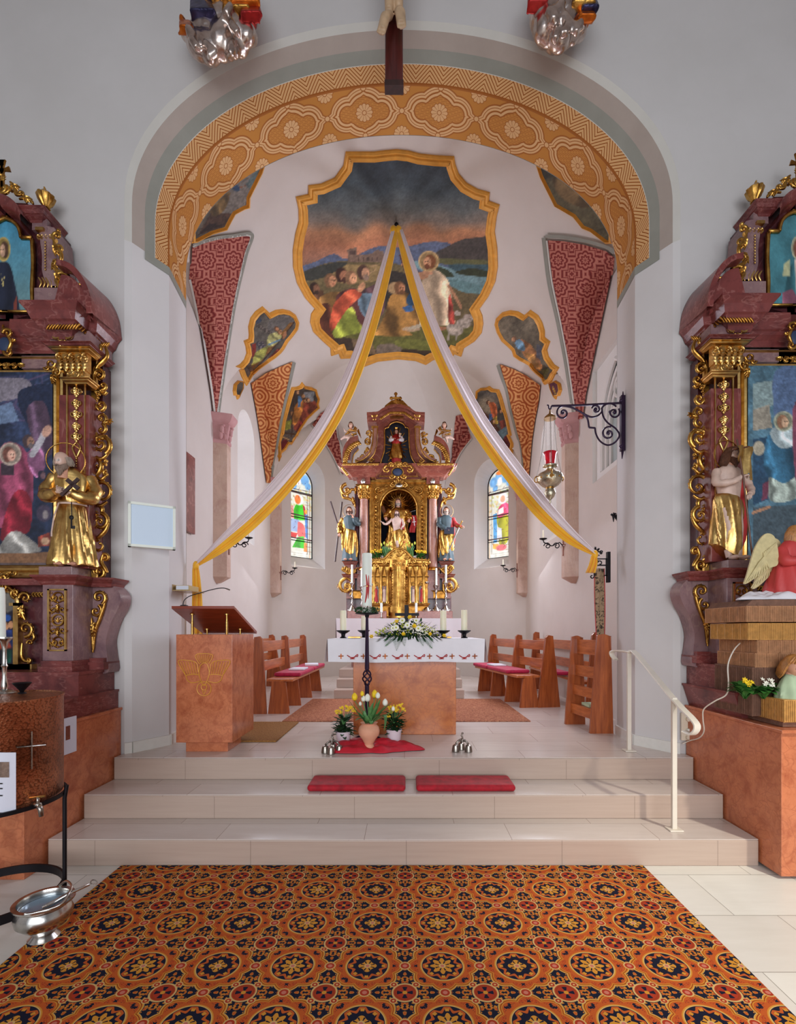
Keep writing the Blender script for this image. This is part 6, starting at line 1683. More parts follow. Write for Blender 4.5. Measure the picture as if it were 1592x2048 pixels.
# ------------------------------------------------------------------ paschal candle on wrought iron stand
Yp = 4.25; xp = XP(734, Yp)
ps = thing('paschal_stand', 'tall black wrought iron candle stand with a twisted basket knot', 'candle stand', (xp, Yp, .512))
zt = ZP(1228, Yp); zk0, zk1 = ZP(1372, Yp), ZP(1338, Yp)
mk('post', MB().tube([(xp, Yp, zk1), (xp, Yp, zt-.01)], [.021, .012], 8), 'purple_iron', ps); mk('post', MB().tube([(xp, Yp, .52), (xp, Yp, zk0)], [.02, .02], 8), 'purple_iron', ps)
mb = MB()
for k in range(4):
 mb.tube([(xp+.032*sin(pi*t/12)*cos(2*pi*k/4+t*.35)+.008*cos(2*pi*k/4+t*.35), Yp+.032*sin(pi*t/12)*sin(2*pi*k/4+t*.35)+.008*sin(2*pi*k/4+t*.35), zk0+(zk1-zk0)*t/12) for t in range(13)], .007, 7)
mb.ell((xp, Yp, zk0), .018); mb.ell((xp, Yp, zk1), .018); mk('basket_knot', mb, 'purple_iron', ps, smooth=True)
mk('drip_dish', MB().lathe([(.016, zt-.03), (.02, zt-.01), (.10, zt), (.108, zt+.008), (.10, zt+.006), (.02, zt)], (xp, Yp, 0), 32), 'dark_iron', ps, auto=40)
mb = MB()
for k in range(3): a = 2*pi*k/3+.5; mb.tube([(xp, Yp, .56), (xp+.08*cos(a), Yp+.08*sin(a), .56), (xp+.16*cos(a), Yp+.16*sin(a), .522)], .010, 6)
mk('foot', mb, 'purple_iron', ps)
wr = MB()
for k in range(620):
 a = rr.random()*2*pi; b = rr.random()*2*pi; R0 = .088; rt = .022
 p = Vector((xp+(R0+rt*cos(b))*cos(a), Yp+(R0+rt*cos(b))*sin(a), zt+.028+rt*sin(b))); t = p+Vector((rr.uniform(-.02, .02), rr.uniform(-.02, .02), rr.uniform(-.008, .02))); blade(wr, p, t, .011, n=2)
tag(mk('greenery_wreath', wr, 'wreath_green'), 'small green boxwood wreath round the foot of the paschal candle', 'wreath')
pc = thing('paschal_candle', 'thick white paschal candle with a red cross on the iron stand', 'candle', (xp, Yp, zt+.008))
z0, z1 = zt+.009, ZP(1107, Yp); r = 9.6*Yp/FPX
mk('wax', MB().lathe([(r, z0), (r, z1-.008), (r*.94, z1), (r*.3, z1-.006)], (xp, Yp, 0), 32), 'candle_white', pc, auto=50)
def oncandle(px, py, w=.0015): dx = XP(px, Yp)-xp; return (xp+dx, Yp-sqrt(max(0, r*r-dx*dx))-w, ZP(py, Yp))
mb = MB()
for pts, rad in (([(733, 1150), (735, 1170), (734, 1190), (731, 1206)], .009), ([(738, 1152), (738, 1175), (737, 1198)], .006), ([(726, 1174), (735, 1172), (743, 1173)], .007)):
 mb.tube([oncandle(*p) for p in smoothpts(pts, 4)], [rad*(.3+.7*sin(pi*(i+.5)/((len(pts)-1)*4+1))) for i in range((len(pts)-1)*4+1)], 6, flat=.3)
mk('red_wax_cross', mb, 'cloth_red', pc); mk('gold_wax_centre', MB().ell(oncandle(735, 1173, .003), (.008, .003, .008)), 'gold', pc)
mb = MB()
for i in range(4): mb.tube([oncandle(728+i*4, 1212), oncandle(730+i*4, 1216), oncandle(728+i*4, 1219)], .0018, 5)
mk('red_numerals', mb, 'cloth_red', pc)
mk('wick', MB().tube([(xp, Yp, z1-.006), (xp+.002, Yp, z1+.012)], .002, 5), 'black', pc)
# ------------------------------------------------------------------ flowers on the choir edge
def crumple(cx, cy, rx, ry, z, seed, name, label, mat, cat):
 mb = MB(); n, m = 60, 22; rows = []
 for i in range(m+1):
  q = i/m; row = []
  for k in range(n):
   a = 2*pi*k/n; R_ = 1+.10*sin(3*a+seed)+.07*sin(7*a+seed*2)+.04*sin(13*a)
   x, y = cx+cos(a)*rx*q*R_, cy+sin(a)*ry*q*R_
   h = (noise.noise(Vector((x*9, y*9, seed)))*.5+.5)*.085*(1 if q < .97 else .1)+abs(noise.noise(Vector((x*22, y*22, seed))))*.03
   row.append((x, y, z+.004+h*(1-q**6)))
  rows.append(row+[row[0]])
 mb.grid(rows); o = mk(name, mb, mat, smooth=True, solid=.004, subsurf=1); tag(o, label, cat); return o
Yv = 4.02; crumple(XP(744, Yv)+.0, Yv+.03, .40, .20, .512, 2.0, 'draped_cloth', 'crumpled red cloth spread under the flower vase on the choir floor', 'cloth_crimson', 'cloth')
def pot(label, x, Y, r, z0, h, mat='pot_white'):
 t_ = thing('flower_pot', label, 'flower pot', (x, Y, z0), 'white plant pots on the red cloth')
 mk('pot', MB().lathe([(r*.8, z0), (r*.98, z0+h*.9), (r*1.04, z0+h*.92), (r*1.04, z0+h), (r*.9, z0+h), (r*.88, z0+h-.015), (.001, z0+h-.016)], (x, Y, 0), 28), mat, t_, auto=40)
def kalanchoe(label, px, Y, zb, top_pts, base_r, seed):
 x = XP(px, Y); k_ = thing('potted_kalanchoe', label, 'plant', (x, Y, zb), 'yellow potted kalanchoe plants'); q = random.Random(seed); mb = MB()
 for i in range(95):
  a = q.random()*2*pi; u = q.random()**.5; h = q.random()*.15; b = Vector((x+cos(a)*.03*u, Y+sin(a)*.03*u, zb+h)); t = b+Vector((cos(a)*(.05+.06*q.random()), sin(a)*.07, .02+.03*q.random()-.05*(u > .8))); blade(mb, b, t, .035, n=4)
 mk('leaves', mb, 'leaf_dark', k_); mb = MB(); st = MB()
 for (tx_, ty_) in top_pts:
  p = P(*g2(tx_, ty_), Y-.03+q.uniform(-.03, .03)); st.tube([(x, Y, zb+.08), tuple(p)], .003, 5)
  for j in range(9): petalflower(mb, p+Vector((q.uniform(-.018, .018), q.uniform(-.02, .02), q.uniform(-.012, .014))), .011, 5, 1, (q.uniform(-.6, .6), -1, q.uniform(.2, 1)), .3)
 mk('stems', st, 'leaf_tulip', k_); mk('yellow_blossoms', mb, 'petal_yellow', k_)
z0 = .52; Yl = 4.15
pot('white plant pot on the red cloth, behind the small altar bells', XP(687, Yl), Yl, .068, .53, ZP(1462, Yl)-.53); kalanchoe('yellow flowering plant in the pot behind the altar bells', 687, Yl, ZP(1462, Yl)-.03, [(215,970),(250,940),(290,930),(330,935),(240,975),(300,955),(345,960)], .1, 1)
pot('white plant pot on the red cloth, beside the marble block', XP(788, Yl), Yl, .068, .53, ZP(1458, Yl)-.53); kalanchoe('yellow flowering plant in the pot beside the marble block', 788, Yl, ZP(1458, Yl)-.03, [(640,940),(680,925),(720,920),(745,950),(690,955),(650,970),(620,1000)], .1, 2)
# vase of tulips
Yv = 3.97; xv = XP(738, Yv); vs = thing('vase', 'terracotta vase standing on the red cloth', 'vase', (xv, Yv, .53))
zz = lambda y: ZP(1180+y/3.98, Yv); rv = lambda w: w/3.98*Yv/FPX
mk('body', MB().lathe([(rv(42), .535), (rv(44), zz(1245)), (rv(34), zz(1225)), (rv(52), zz(1190)), (rv(80), zz(1150)), (rv(85), zz(1120)), (rv(78), zz(1090)), (rv(58), zz(1070)), (rv(62), zz(1060)), (rv(70), zz(1055)), (rv(55), zz(1062)), (.001, zz(1068))], (xv, Yv, 0), 36), 'terracotta', vs, auto=50)
tu = thing('tulip_bouquet', 'bouquet of yellow and white tulips in the terracotta vase', 'flowers', (xv, Yv, zz(1068)))
for x, y, c, h in ((355, 850, 'y', 66), (415, 825, 'y', 44), (425, 865, 'w', 52), (458, 858, 'w', 66), (515, 828, 'y', 68), (540, 840, 'w', 52), (598, 895, 'w', 60), (662, 945, 'w', 40), (400, 905, 'w', 36)):
 p = P(*g2(x, y), Yv-.03+rr.uniform(-.04, .05)); w = h*.36/3.98*p.y/FPX; H_ = h/3.98*p.y/FPX; mb = MB()
 for k in range(6):
  a = 2*pi*k/6; mb.grid([[tuple(p+Vector((cos(a+da*(1-.3*abs(t-.4)))*w*s_, sin(a+da)*w*s_, H_*(t-.5)))) for da in (-.55, 0, .55)] for t, s_ in ((0, .25), (.2, .85), (.45, 1.0), (.7, .85), (.9, .45), (1.0, .2 if k % 2 else .1))])
 fl = mk('tulip_head', mb, 'petal_yellow' if c == 'y' else 'petal_white', tu, smooth=True, solid=.001)
 mk('stem', MB().tube(smoothpts([(xv+.3*(p.x-xv)*.3, Yv, zz(1060)), tuple((Vector((xv, Yv, zz(1060)))*.5+p*.5)+Vector(((p.x-xv)*.1, 0, 0))), tuple(p-Vector((0, 0, H_*.45)))], 4), .0035, 6), 'leaf_tulip', fl)
mb = MB()
for x, y, bx, by in ((270,995,.0,.03),(310,880,0,0),(340,930,0,0),(430,960,0,0),(470,930,0,0),(500,900,0,0),(560,870,0,0),(600,940,0,0),(650,890,0,0),(650,960,0,.03),(590,1120,.05,.1),(490,1085,0,.04),(390,975,0,0),(540,990,.02,.03),(450,1000,0,0),(620,1000,.0,.03),(360,1040,0,.03)):
 b_ = Vector((xv+rr.uniform(-.03, .03), Yv+rr.uniform(-.02, .02), zz(1062))); blade(mb, b_, P(*g2(x, y), Yv-.08+rr.uniform(-.04, .06)), .042, (bx, -.02, by), n=8)
mk('tulip_leaves', mb, 'leaf_tulip', tu)
# altar bells
def bells(label, cx, cy, Y, n, seed):
 x = XP(cx, Y); t_ = thing('altar_bells', label, 'bells', (x, Y, .513), None); q = random.Random(seed)
 offs = [(-.055, -.03), (.0, -.07), (.06, -.02), (.0, .04)] if n == 4 else [(-.055, -.02), (.05, -.03), (0, .05)]
 for ox, oy in offs:
  r_ = .032; mk('bell', MB().lathe([(r_, .515), (r_*1.0, .522), (r_*.86, .55), (r_*.75, .565), (r_*.4, .573), (.004, .575)], (x+ox, Y+oy, 0), 20), 'pewter', t_, auto=40)
 mb = MB()
 for ox, oy in offs: mb.tube([(x, Y, .60), (x+ox*.6, Y+oy*.6, .598), (x+ox, Y+oy, .576)], .008, 6)
 for k in range(4): a = k*pi/2; mb.tube([(x+.03*cos(a), Y+.03*sin(a), .596), (x, Y, .61)], .01, 6)
 mb.tube(smoothpts([(x, Y, .60), (x+.004, Y, .625), (x-.004, Y, .64), (x+.004, Y, .655)], 4), .007, 8); mb.ell((x+.004, Y, .66), .009)
 mk('handle', mb, 'pewter', t_, smooth=True)
bells('cluster of four small metal altar bells on the edge of the red cloth', 665, 0, 3.92, 4, 1); bells('metal altar bells standing alone on the bare choir floor', 924, 0, 3.95, 3, 2)
# kneeling cushions
for x0, x1, lab in ((614.5, 811, 'red velvet kneeling cushion on the step, below the tulips'), (832.5, 1031, 'red velvet kneeling cushion on the step, below the bare floor bells')):
 xa, xb = XP(x0, 3.46), XP(x1, 3.46); mb = MB(); rows = []
 mb.box(xa, xb, 3.44, 3.70, .342, .392); o = mk('kneeling_cushion', mb, 'velvet_red', bevel=.024); o.modifiers['b'].segments = 5; tag(o, lab, 'cushion', 'red kneeling cushions on the step')
# ------------------------------------------------------------------ handrail
hr = thing('handrail', 'cream metal handrail descending the steps beside the marble plinth', 'handrail', (1.75, 3.6, .17))
pA = (XP(1258, 3.95), 3.95); pB = (XP(1348, 3.20), 3.20)
for (x, y), zb, yt, nm in ((pA, .513, 1306, 0), (pB, .171, 1395, 1)):
 zt_ = ZP(yt, y); mk('post', MB().box(x-.016, x+.016, y-.012, y+.012, zb, zt_), 'rail_white', hr, bevel=.003); mk('foot_plate', MB().box(x-.045, x+.045, y-.04, y+.04, zb, zb+.01), 'rail_white', hr, bevel=.003)
za = ZP(1304, 3.95)
rp = [Vector((XP(1232, 4.3), 4.3, za-.085)), Vector((XP(1226, 4.32), 4.33, za-.05)), Vector((XP(1226, 4.3), 4.32, za-.015)), Vector((XP(1234, 4.25), 4.24, za)), Vector((XP(1258, 3.95), 3.95, za)), Vector((XP(1272, 3.86), 3.86, za-.01)), Vector((XP(1348, 3.2), 3.2, ZP(1399, 3.2))), Vector((XP(1385, 2.98), 2.98, ZP(1438, 2.98))), Vector((XP(1394, 2.93), 2.93, ZP(1455, 2.93))), Vector((XP(1388, 2.93), 2.95, ZP(1470, 2.93))), Vector((XP(1376, 2.96), 3.0, ZP(1466, 2.96)))]
mb = MB(); sp = [Vector(v) for v in smoothpts([tuple(v) for v in rp], 6)]
rows = []
for i, p in enumerate(sp):
 t_ = (sp[min(i+1, len(sp)-1)]-sp[max(i-1, 0)]).normalized(); sd = Vector((1, .25, 0)).normalized(); up = sd.cross(t_).normalized()
 if up.z < 0 and i < 30: up = up
 ring = []
 for (u, v) in ((-.024, -.006), (.024, -.006), (.026, .002), (.018, .009), (-.018, .009), (-.026, .002)): ring.append(tuple(p+sd*u+up*v))
 rows.append(ring+[ring[0]])
mb.grid(rows); fixn(mk('rail', mb, 'rail_white', hr, auto=50))
# socket panel on the wall and its cable
so = thing('socket_panel', 'cream double wall socket behind the end of the handrail', 'socket', (XP(1370, 3.86), 3.85, ZP(1450, 3.86)))
f = FR(3.855); mb = MB(); bar(mb, f, 1361, 1425, 1386, 1480, 0, .02); mk('plate', mb, 'socket_white', so, bevel=.004)
for y in (1437, 1460, 1473): c = f(1372, y, .021); mk('outlet', MB().lathe([(.018, -.022), (.018, .0), (.014, .001), (.013, .012), (.001, .012)], (c[0], c[1], c[2]), 20, 'y'), 'socket_white' if y != 1460 else 'candle_white', so, auto=40)
pts = [P(x, y, Y) for x, y, Y in ((1365, 1488, 3.84), (1378, 1482, 3.80), (1398, 1476, 3.6), (1408, 1462, 3.5), (1406, 1438, 3.45), (1408, 1418, 3.4), (1430, 1402, 3.3), (1452, 1390, 3.25), (1457, 1370, 3.24), (1456, 1330, 3.26), (1468, 1300, 3.27), (1485, 1282, 3.28))]
tag(mk('power_cable', MB().tube([tuple(v) for v in smoothpts([tuple(p) for p in pts], 6)], .0045, 8), 'rail_white', smooth=True), 'white cable running from the wall socket up to the straw display', 'cable')
# ------------------------------------------------------------------ side altars
XC = -3.105; X0S = -.045
def ppoly(poly, step):
 bd = densify(poly, step); xs = [p[0] for p in poly]; ys = [p[1] for p in poly]; pts = list(bd)
 y = min(ys)+step*.5
 while y < max(ys):
  x = min(xs)+step*.5
  while x < max(xs):
   if inside((x, y), bd): pts.append((x, y))
   x += step
  y += step
 r = delaunay_2d_cdt([Vector(p) for p in pts], [(i, (i+1) % len(bd)) for i in range(len(bd))], [], 1, 1e-4)
 return [tuple(p) for p in r[0]], [tuple(f) for f in r[2]]
def paint_left_main():
 c = Cv(800, 1300, .5, (44, 54, 78)); c.a *= 1+.6*(c.noise(120, 2)-.5)[..., None]; c.a *= 1+.4*(c.noise(22, 3)-.5)[..., None]
 # pixel/crop units: x = (px+100)*3.41, y = (py-745)*3.41
 for k in range(40): q = random.Random(k); c.line([(q.random()*700, q.random()*300), (q.random()*700, q.random()*380)], 10, (60+q.random()*30, 74, 104), 8)
 c.poly([(240,60),(500,40),(560,120),(440,180),(240,200)], (128, 120, 130)); c.poly([(300,240),(420,200),(470,330),(300,360)], (104, 122, 150))
 c.poly([(480,120),(700,100),(700,420),(560,380),(480,260)], (36, 44, 66))
 c.cloth([(520,260),(640,200),(700,420),(690,560),(600,560)], (86, 66, 84), 80, 30)
 c.cloth([(340,520),(470,490),(560,620),(570,760),(560,900),(480,1000),(340,1060),(300,900)], (148, 70, 96), 75, 36); c.cloth([(420,850),(500,800),(560,900),(540,1080),(440,1120),(340,1130)], (128, 36, 50), 60, 30)
 c.cloth([(530,540),(620,520),(650,640),(600,720),(540,650)], (150, 96, 130), 40, 26); c.line([(560,560),(610,480),(640,420)], 44, (176, 170, 176)); c.ell(660, 400, 30, 44, (196, 150, 130), 30)
 c.poly([(344,620),(430,600),(440,700),(350,700)], (64, 50, 60)); c.cloth([(380,1120),(440,1080),(500,1100),(620,1200),(560,1230),(340,1230)], (150, 146, 140), 60, 30)
 c.head(410, 560, 50, (210, 160, 140), (110, 70, 60), 1, halo=(196, 176, 160)); c.head(540, 470, 44, (160, 120, 100), (70, 56, 60), 1, beard=(110, 96, 96))
 c.head(630, 700, 30, (110, 84, 90), (50, 44, 60), 1); c.ell(640, 960, 50, 60, (70, 62, 80)); c.ell(650, 970, 20, 30, (140, 130, 130), 0, .4)
 c.cloth([(600,1120),(680,1090),(700,1180),(600,1190)], (130, 60, 50), 60, 20); c.poly([(340,1235),(700,1225),(700,1300),(340,1300)], (128, 92, 66)); c.ell(650, 1150, 30, 26, (190, 150, 120))
 c.grain(.25); return lambda px, py: c.sample((px+100)*3.41, (py-745)*3.41, 1.15)
def paint_right_main():
 c = Cv(800, 1300, .5, (80, 112, 128)); c.a *= 1+.4*(c.noise(100, 6)-.5)[..., None]; c.a *= 1+.3*(c.noise(18, 7)-.5)[..., None]
 # mirrored left px: crop x = (112-px)*3.41+690 -> image x
 c.poly([(30,120),(200,90),(200,260),(30,300)], (128, 146, 146)); c.poly([(180,40),(330,20),(330,400),(200,420),(170,260)], (84, 104, 136)); c.poly([(30,300),(140,260),(160,420),(30,440)], (150, 142, 128))
 c.poly([(30,500),(140,480),(160,900),(30,950)], (44, 72, 96))
 c.cloth([(130,480),(200,400),(300,420),(330,560),(320,760),(240,820),(140,760),(100,640)], (52, 96, 122), 75, 36); c.cloth([(150,440),(220,400),(300,420),(300,540),(220,560),(160,500)], (176, 190, 192), 60, 28)
 c.cloth([(140,760),(240,800),(330,760),(330,900),(150,920)], (156, 166, 156), 85, 26); c.poly([(100,800),(140,780),(130,900),(90,920)], (116, 60, 80)); c.head(240, 380, 44, (196, 160, 130), (140, 100, 76), 1, halo=(176, 176, 150))
 c.ell(70, 560, 40, 50, (170, 160, 140)); c.poly([(30,960),(700,930),(700,1300),(30,1300)], (70, 84, 92)); c.line([(30,1000),(140,960)], 20, (176, 130, 100)); c.cloth([(300,300),(420,260),(500,500),(460,900),(340,900)], (110, 60, 76), 80, 36)
 c.grain(.25); return lambda px, py: c.sample((104-px)*3.41, (py-745)*3.41, 1.15)
def paint_top(kind):
 c = Cv(300, 240, 1.2, (64, 130, 160)) if kind == 0 else Cv(300, 240, 1.2, (66, 116, 126))
 c.a *= 1+.3*(c.noise(40, 4)-.5)[..., None]
 if kind == 0:
  c.a = c.a*(1-.5*(c.yy[..., None]/240))+np.array((160, 150, 120))*.5*(c.yy[..., None]/240)
  c.cloth([(112,110),(100,150),(86,240),(214,240),(196,150),(176,108),(150,100)], (36, 40, 56), 85, 20, .2); c.poly([(192,200),(206,180),(206,240),(190,240)], (120, 60, 50)); c.line([(140,130),(148,150),(156,130)], 2, (200, 180, 120), 1); c.ell(148, 153, 4, 6, (210, 190, 120))
  c.head(150, 72, 19, (198, 156, 128), (80, 56, 44), -1, halo=(190, 160, 90))
 else:
  c.cloth([(120,130),(100,180),(90,240),(210,240),(196,150),(160,110)], (60, 110, 120), 70, 20); c.cloth([(90,190),(130,180),(180,230),(90,240)], (130, 80, 96), 60, 18); c.poly([(140,110),(180,110),(186,200),(150,220)], (214, 190, 176)); c.head(156, 84, 19, (206, 170, 146), (120, 76, 60), 1, halo=(190, 180, 150))
  c.poly([(96,120),(120,110),(120,150),(90,150)], (180, 180, 140))
 c.grain(.15); return c
def side_altar(side):
 right = side == 1
 def T(v, m=False):
  x, y, z = v
  if m: x = 2*XC-x
  if right: x = 2*X0S-x+(.05 if z < .95 else 0); z = z+(.05 if z > .95 else .02)
  return (x, y, z)
 cx = T((XC, 0, 0))[0]
 tbl = thing('altar_table', ('orange marble altar block of the side altar ' + ('with the straw display' if right else 'behind the copper water tank')), 'altar table', (cx, 3.4, 0))
 XE = -2.316
 def sm(name, mb, mat, parent, both=True, **k):
  m = MB(); m.add([T(v) for v in mb.v], mb.f)
  o = mk(name, m, mat, parent, **k)
  if both:
   m2 = MB(); m2.add([T(v, True) for v in mb.v], mb.f); mk(name, m2, mat, parent, **k)
  return fixn(o) if right else o
 def one(name, mb, mat, parent, **k): return sm(name, mb, mat, parent, False, **k)
 W_ = XC-XE
 one('block', MB().box(XC+W_*1.0, XE, 2.88, 3.862, 0, .87), 'orange_marble', tbl, bevel=.004)
 one('top_slab', MB().box(XC+W_*1.03, XE+.012, 2.86, 3.862, .87, .892), 'orange_marble', tbl, bevel=.004)
 ra = thing('side_altar', ('gilded dark red side altarpiece ' + ('behind the straw display' if right else 'behind the copper tank')), 'altarpiece', (cx, 3.7, .9))
 zb = .893
 mb = MB().box(XC, -2.34, 3.25, 3.862, zb, 1.02); mb.box(XC, -2.333, 3.24, 3.862, 1.02, 1.038); sm('base_step', mb, 'red_marble', ra)
 mb = MB().box(XC, -2.372, 3.44, 3.862, 1.038, 1.19); mb.box(XC, -2.362, 3.43, 3.862, 1.19, 1.212); sm('base_step', mb, 'red_marble', ra)
 # pedestal
 mb = MB().box(-2.69, -2.44, 3.47, 3.72, 1.212, 1.25); mb.box(-2.68, -2.452, 3.485, 3.72, 1.25, 1.29); mb.box(-2.46, -2.33, 3.66, 3.862, 1.212, 1.27); mb.box(-2.46, -2.345, 3.68, 3.862, 1.27, 1.30)
 sm('pedestal_base', mb, 'red_marble', ra)
 sm('pedestal_body', MB().box(-2.678, -2.454, 3.50, 3.75, 1.29, 1.86), 'mauve_marble', ra, bevel=.003)
 f = FR(3.72)
 pts = smoothpts([(180,1345),(216,1345),(214,1310),(212,1280),(222,1245),(236,1218),(241,1200),(238,1185),(226,1172),(215,1168),(180,1168)][:-1]+[(180,1168)], 4)
 mb = MB().prism([(f(x, y)[0], f(x, y)[2]) for x, y in pts], 3.72, 3.862); sm('curved_bracket', mb, 'mauve_marble', ra, auto=35)
 def ledge(z0, z1, o, mat, name, x1=-2.44, xs=-2.69, y0=3.5):
  rows = []
  for h, q in ((0, 0), (.15, .15), (.4, .3), (.6, .6), (.8, .9), (1, 1)):
   e = o*q; z = z0+(z1-z0)*h
   rows.append([(xs-e, 3.74, z), (xs-e, y0-e, z), (x1+e, y0-e, z), (x1+e, 3.68-e, z), (-2.30+e, 3.70-e, z), (-2.30+e, 3.862, z)])
  m_ = MB().grid(rows); n = len(rows); m_.f.append(tuple((n-1)*6+i for i in range(6))); sm(name, m_, mat, ra)
 ledge(1.85, 1.92, .05, 'red_marble', 'pedestal_cornice')
 sm('ledge_rail', MB().box(XC, -2.69, 3.62, 3.86, 1.86, 1.91), 'red_marble', ra)
 sm('statue_plinth', MB().box(-2.70, -2.454, 3.49, 3.72, 1.92, 1.985), 'mauve_marble', ra, bevel=.004)
 # gilt panel on the pedestal
 f = FR(3.497); mb = MB()
 for q in ((97, 1178, 101, 1302), (131, 1178, 134, 1302), (97, 1178, 134, 1181), (97, 1299, 134, 1302)): bar(mb, f, *q, 0, .014)
 mb2 = MB(); cxp = 117
 for k, yy in enumerate((1195, 1284)): 
  for s2 in (-1, 1): curl(mb2, f, cxp+s2*7, yy, 8, 90-90*s2, 330*s2, 2.6, seg=6)
  curl(mb2, f, cxp, yy, 10, 90, 360, 2.4, r1=1.0, seg=6, beads=0)
 for s2 in (-1, 1):
  for yy in (1218, 1260): curl(mb2, f, cxp+s2*9, yy, 8, 0 if s2 > 0 else 180, 300*s2, 2.6, seg=6, beads=4); 
  for k in range(14): mb2.ell(f(cxp+s2*13, 1186+k*8.2, .004), .0052, 6, 4)
 curl(mb2, f, cxp, 1240, 11, 0, 360, 2.6, r1=1.0, seg=6); shell(mb2, f, cxp, 1244, 9, 5); leaf(mb2, f, cxp, 1208, 16, 90); leaf(mb2, f, cxp, 1272, 16, -90)
 pnl_ = sm('gilt_panel_frame', mb, 'gold_pale', ra); sm('gilt_panel_carving', mb2, 'gold', ra, auto=60)
 f = FR(3.715); mb = MB()
 curl(mb, f, 199, 1195, 15, 60, -420, 4.2, beads=8, seg=7); curl(mb, f, 193, 1222, 13, -60, 400, 4, beads=6); band(mb, f, [(212,1190),(210,1210),(200,1240),(192,1262),(188,1300)], 4); band(mb, f, [(184,1235),(186,1262),(187,1305)], 3.4)
 leaf(mb, f, 190, 1245, 26, 92, .4); 
 for k in range(7): mb.ell(f(188, 1268+k*6, .004), (.0075-.0006*k), 6, 4)
 sm('bracket_carving', mb, 'gold', ra, auto=60)
 # predella with small framed picture
 sm('predella_wall', MB().box(XC, -2.66, 3.72, 3.862, 1.21, 1.9), 'dark_marble', ra)
 f = FR(3.70); mb = MB()
 fr = [(-60,1330),(-60,1216),(-50,1216),(-44,1196),(-20,1176),(7,1170),(30,1180),(24,1188)]
 for q in ((32, 1206, 42, 1335), (-40, 1328, 66, 1338), (24, 1206, 42, 1212)): bar(mb, f, *q, -.02, .03)
 arc = [(7+30*cos(radians(a)), 1206-26*sin(radians(a))) for a in range(0, 95, 8)]; band(mb, f, arc, 4.5, ends=1)
 sm('predella_frame', mb, 'gold_pale', ra)
 mb = MB(); f = FR(3.68)
 curl(mb, f, 52, 1196, 12, 180, 420, 4, beads=6); band(mb, f, [(48,1210),(46,1225),(52,1240)], 4); curl(mb, f, 53, 1258, 16, 90, -430, 4.4, beads=9); band(mb, f, [(66,1262),(70,1275),(64,1284)], 3.4); curl(mb, f, 62, 1286, 7, 180, 300, 3)
 band(mb, f, [(46,1286),(45,1310),(52,1322),(62,1322)], 4); curl(mb, f, 58, 1320, 6, 90, -330, 3); curl(mb, f, 32, 1186, 10, 90, 400, 3.6, beads=5); curl(mb, f, 14, 1172, 9, 90, 400, 3.4, beads=4); band(mb, f, [(36,1192),(24,1178),(8,1166)], 3.4); leaf(mb, f, 44, 1212, 22, 90, .5); leaf(mb, f, 22, 1168, 18, -120, .5)
 for k in range(4): curl(mb, f, 70+k*6, 1188, 5, 90, 330, 2.2, seg=5)
 sm('predella_carving', mb, 'gold', ra, auto=60)
 V_, F_ = ppoly([(-26,1328),(32,1328),(32,1206),(30,1195),(24,1186),(7,1180),(-10,1186),(-26,1200)], 2.5)
 c = Cv(70, 160, 2.0, (34, 30, 40)); c.a *= 1+.4*(c.noise(16, 3)-.5)[..., None]; c.ell(40, 60, 8, 7, (40, 80, 150)); c.ell(34, 78, 9, 10, (196, 140, 100)); c.cloth([(20,84),(50,84),(54,120),(18,120)], (36, 50, 100), 80, 10); c.poly([(14,110),(40,100),(50,120),(20,124)], (150, 60, 40)); c.cloth([(30,120),(50,124),(48,150),(30,152)], (20, 60, 50), 80, 9); c.ell(48, 74, 6, 7, (196, 140, 100)); c.poly([(10,4),(60,4),(60,40),(40,50)], (110, 104, 96)); c.grain(.2)
 ppm = MB(); ppm.v = [P(x, y, 3.71)[:] for x, y in V_]; ppm.f = F_; one('predella_picture', ppm, 'vcol', ra, cols=[c.sample(x+26 if not right else 32-x, y-1176, 1.1) for x, y in V_])
 # back wall, pilaster
 sm('back_panel', MB().box(XC, -2.40, 3.76, 3.862, 1.9, 3.62), 'dark_marble', ra)
 f = FR(3.60); X_ = lambda px: XP(px, 3.60)
 sm('pilaster', MB().box(X_(118), X_(178), 3.60, 3.80, 1.985, 3.30), 'red_marble', ra, bevel=.003)
 mb = MB()
 for q in ((134, 770, 137, 1000), (170, 762, 172, 1050)): bar(mb, f, *q, 0, .01)
 sm('pilaster_fillet', MB().merge(mb), 'gold_pale', ra)
 mb = MB(); cxp = 154
 for k, (yy, r) in enumerate(((782, 10), (806, 9), (828, 11), (852, 8), (872, 10))):
  for s2 in (-1, 1): curl(mb, f, cxp+s2*r*.6, yy, r*.75, 90+90*s2, -330*s2, 2.6, seg=6)
  mb.ell(f(cxp, yy+10, .008), (.012, .008, .018), 8, 6)
  leaf(mb, f, cxp, yy-8, 16, 90, .6)
 for s2 in (-1, 1): band(mb, f, [(cxp, 885), (cxp+s2*8, 895), (cxp+s2*4, 908), (cxp, 916)], 2.6)
 for k in range(4): mb.ell(f(cxp, 918+k*5, .006), (.010-.0015*k), 8, 6)
 sm('pilaster_garland', mb, 'gold_pale', ra, auto=60)
 # capital
 mb = MB(); f = FR(3.56)
 moldbar(mb, f, 114, 176, 698, 706, CORN, .1, .3); moldbar(mb, f, 132, 174, 758, 768, CORN, .1, .25)
 for k in range(5): curl(mb, f, 120+k*13, 716, 8, 270, 360*(1 if k % 2 else -1), 3.2, beads=3, seg=6)
 for k in range(5): leaf(mb, f, 122+k*12, 744, 22, -90, .55)
 bar(mb, f, 118, 706, 172, 740, -.06, -.005); bar(mb, f, 134, 738, 170, 760, -.06, .004)
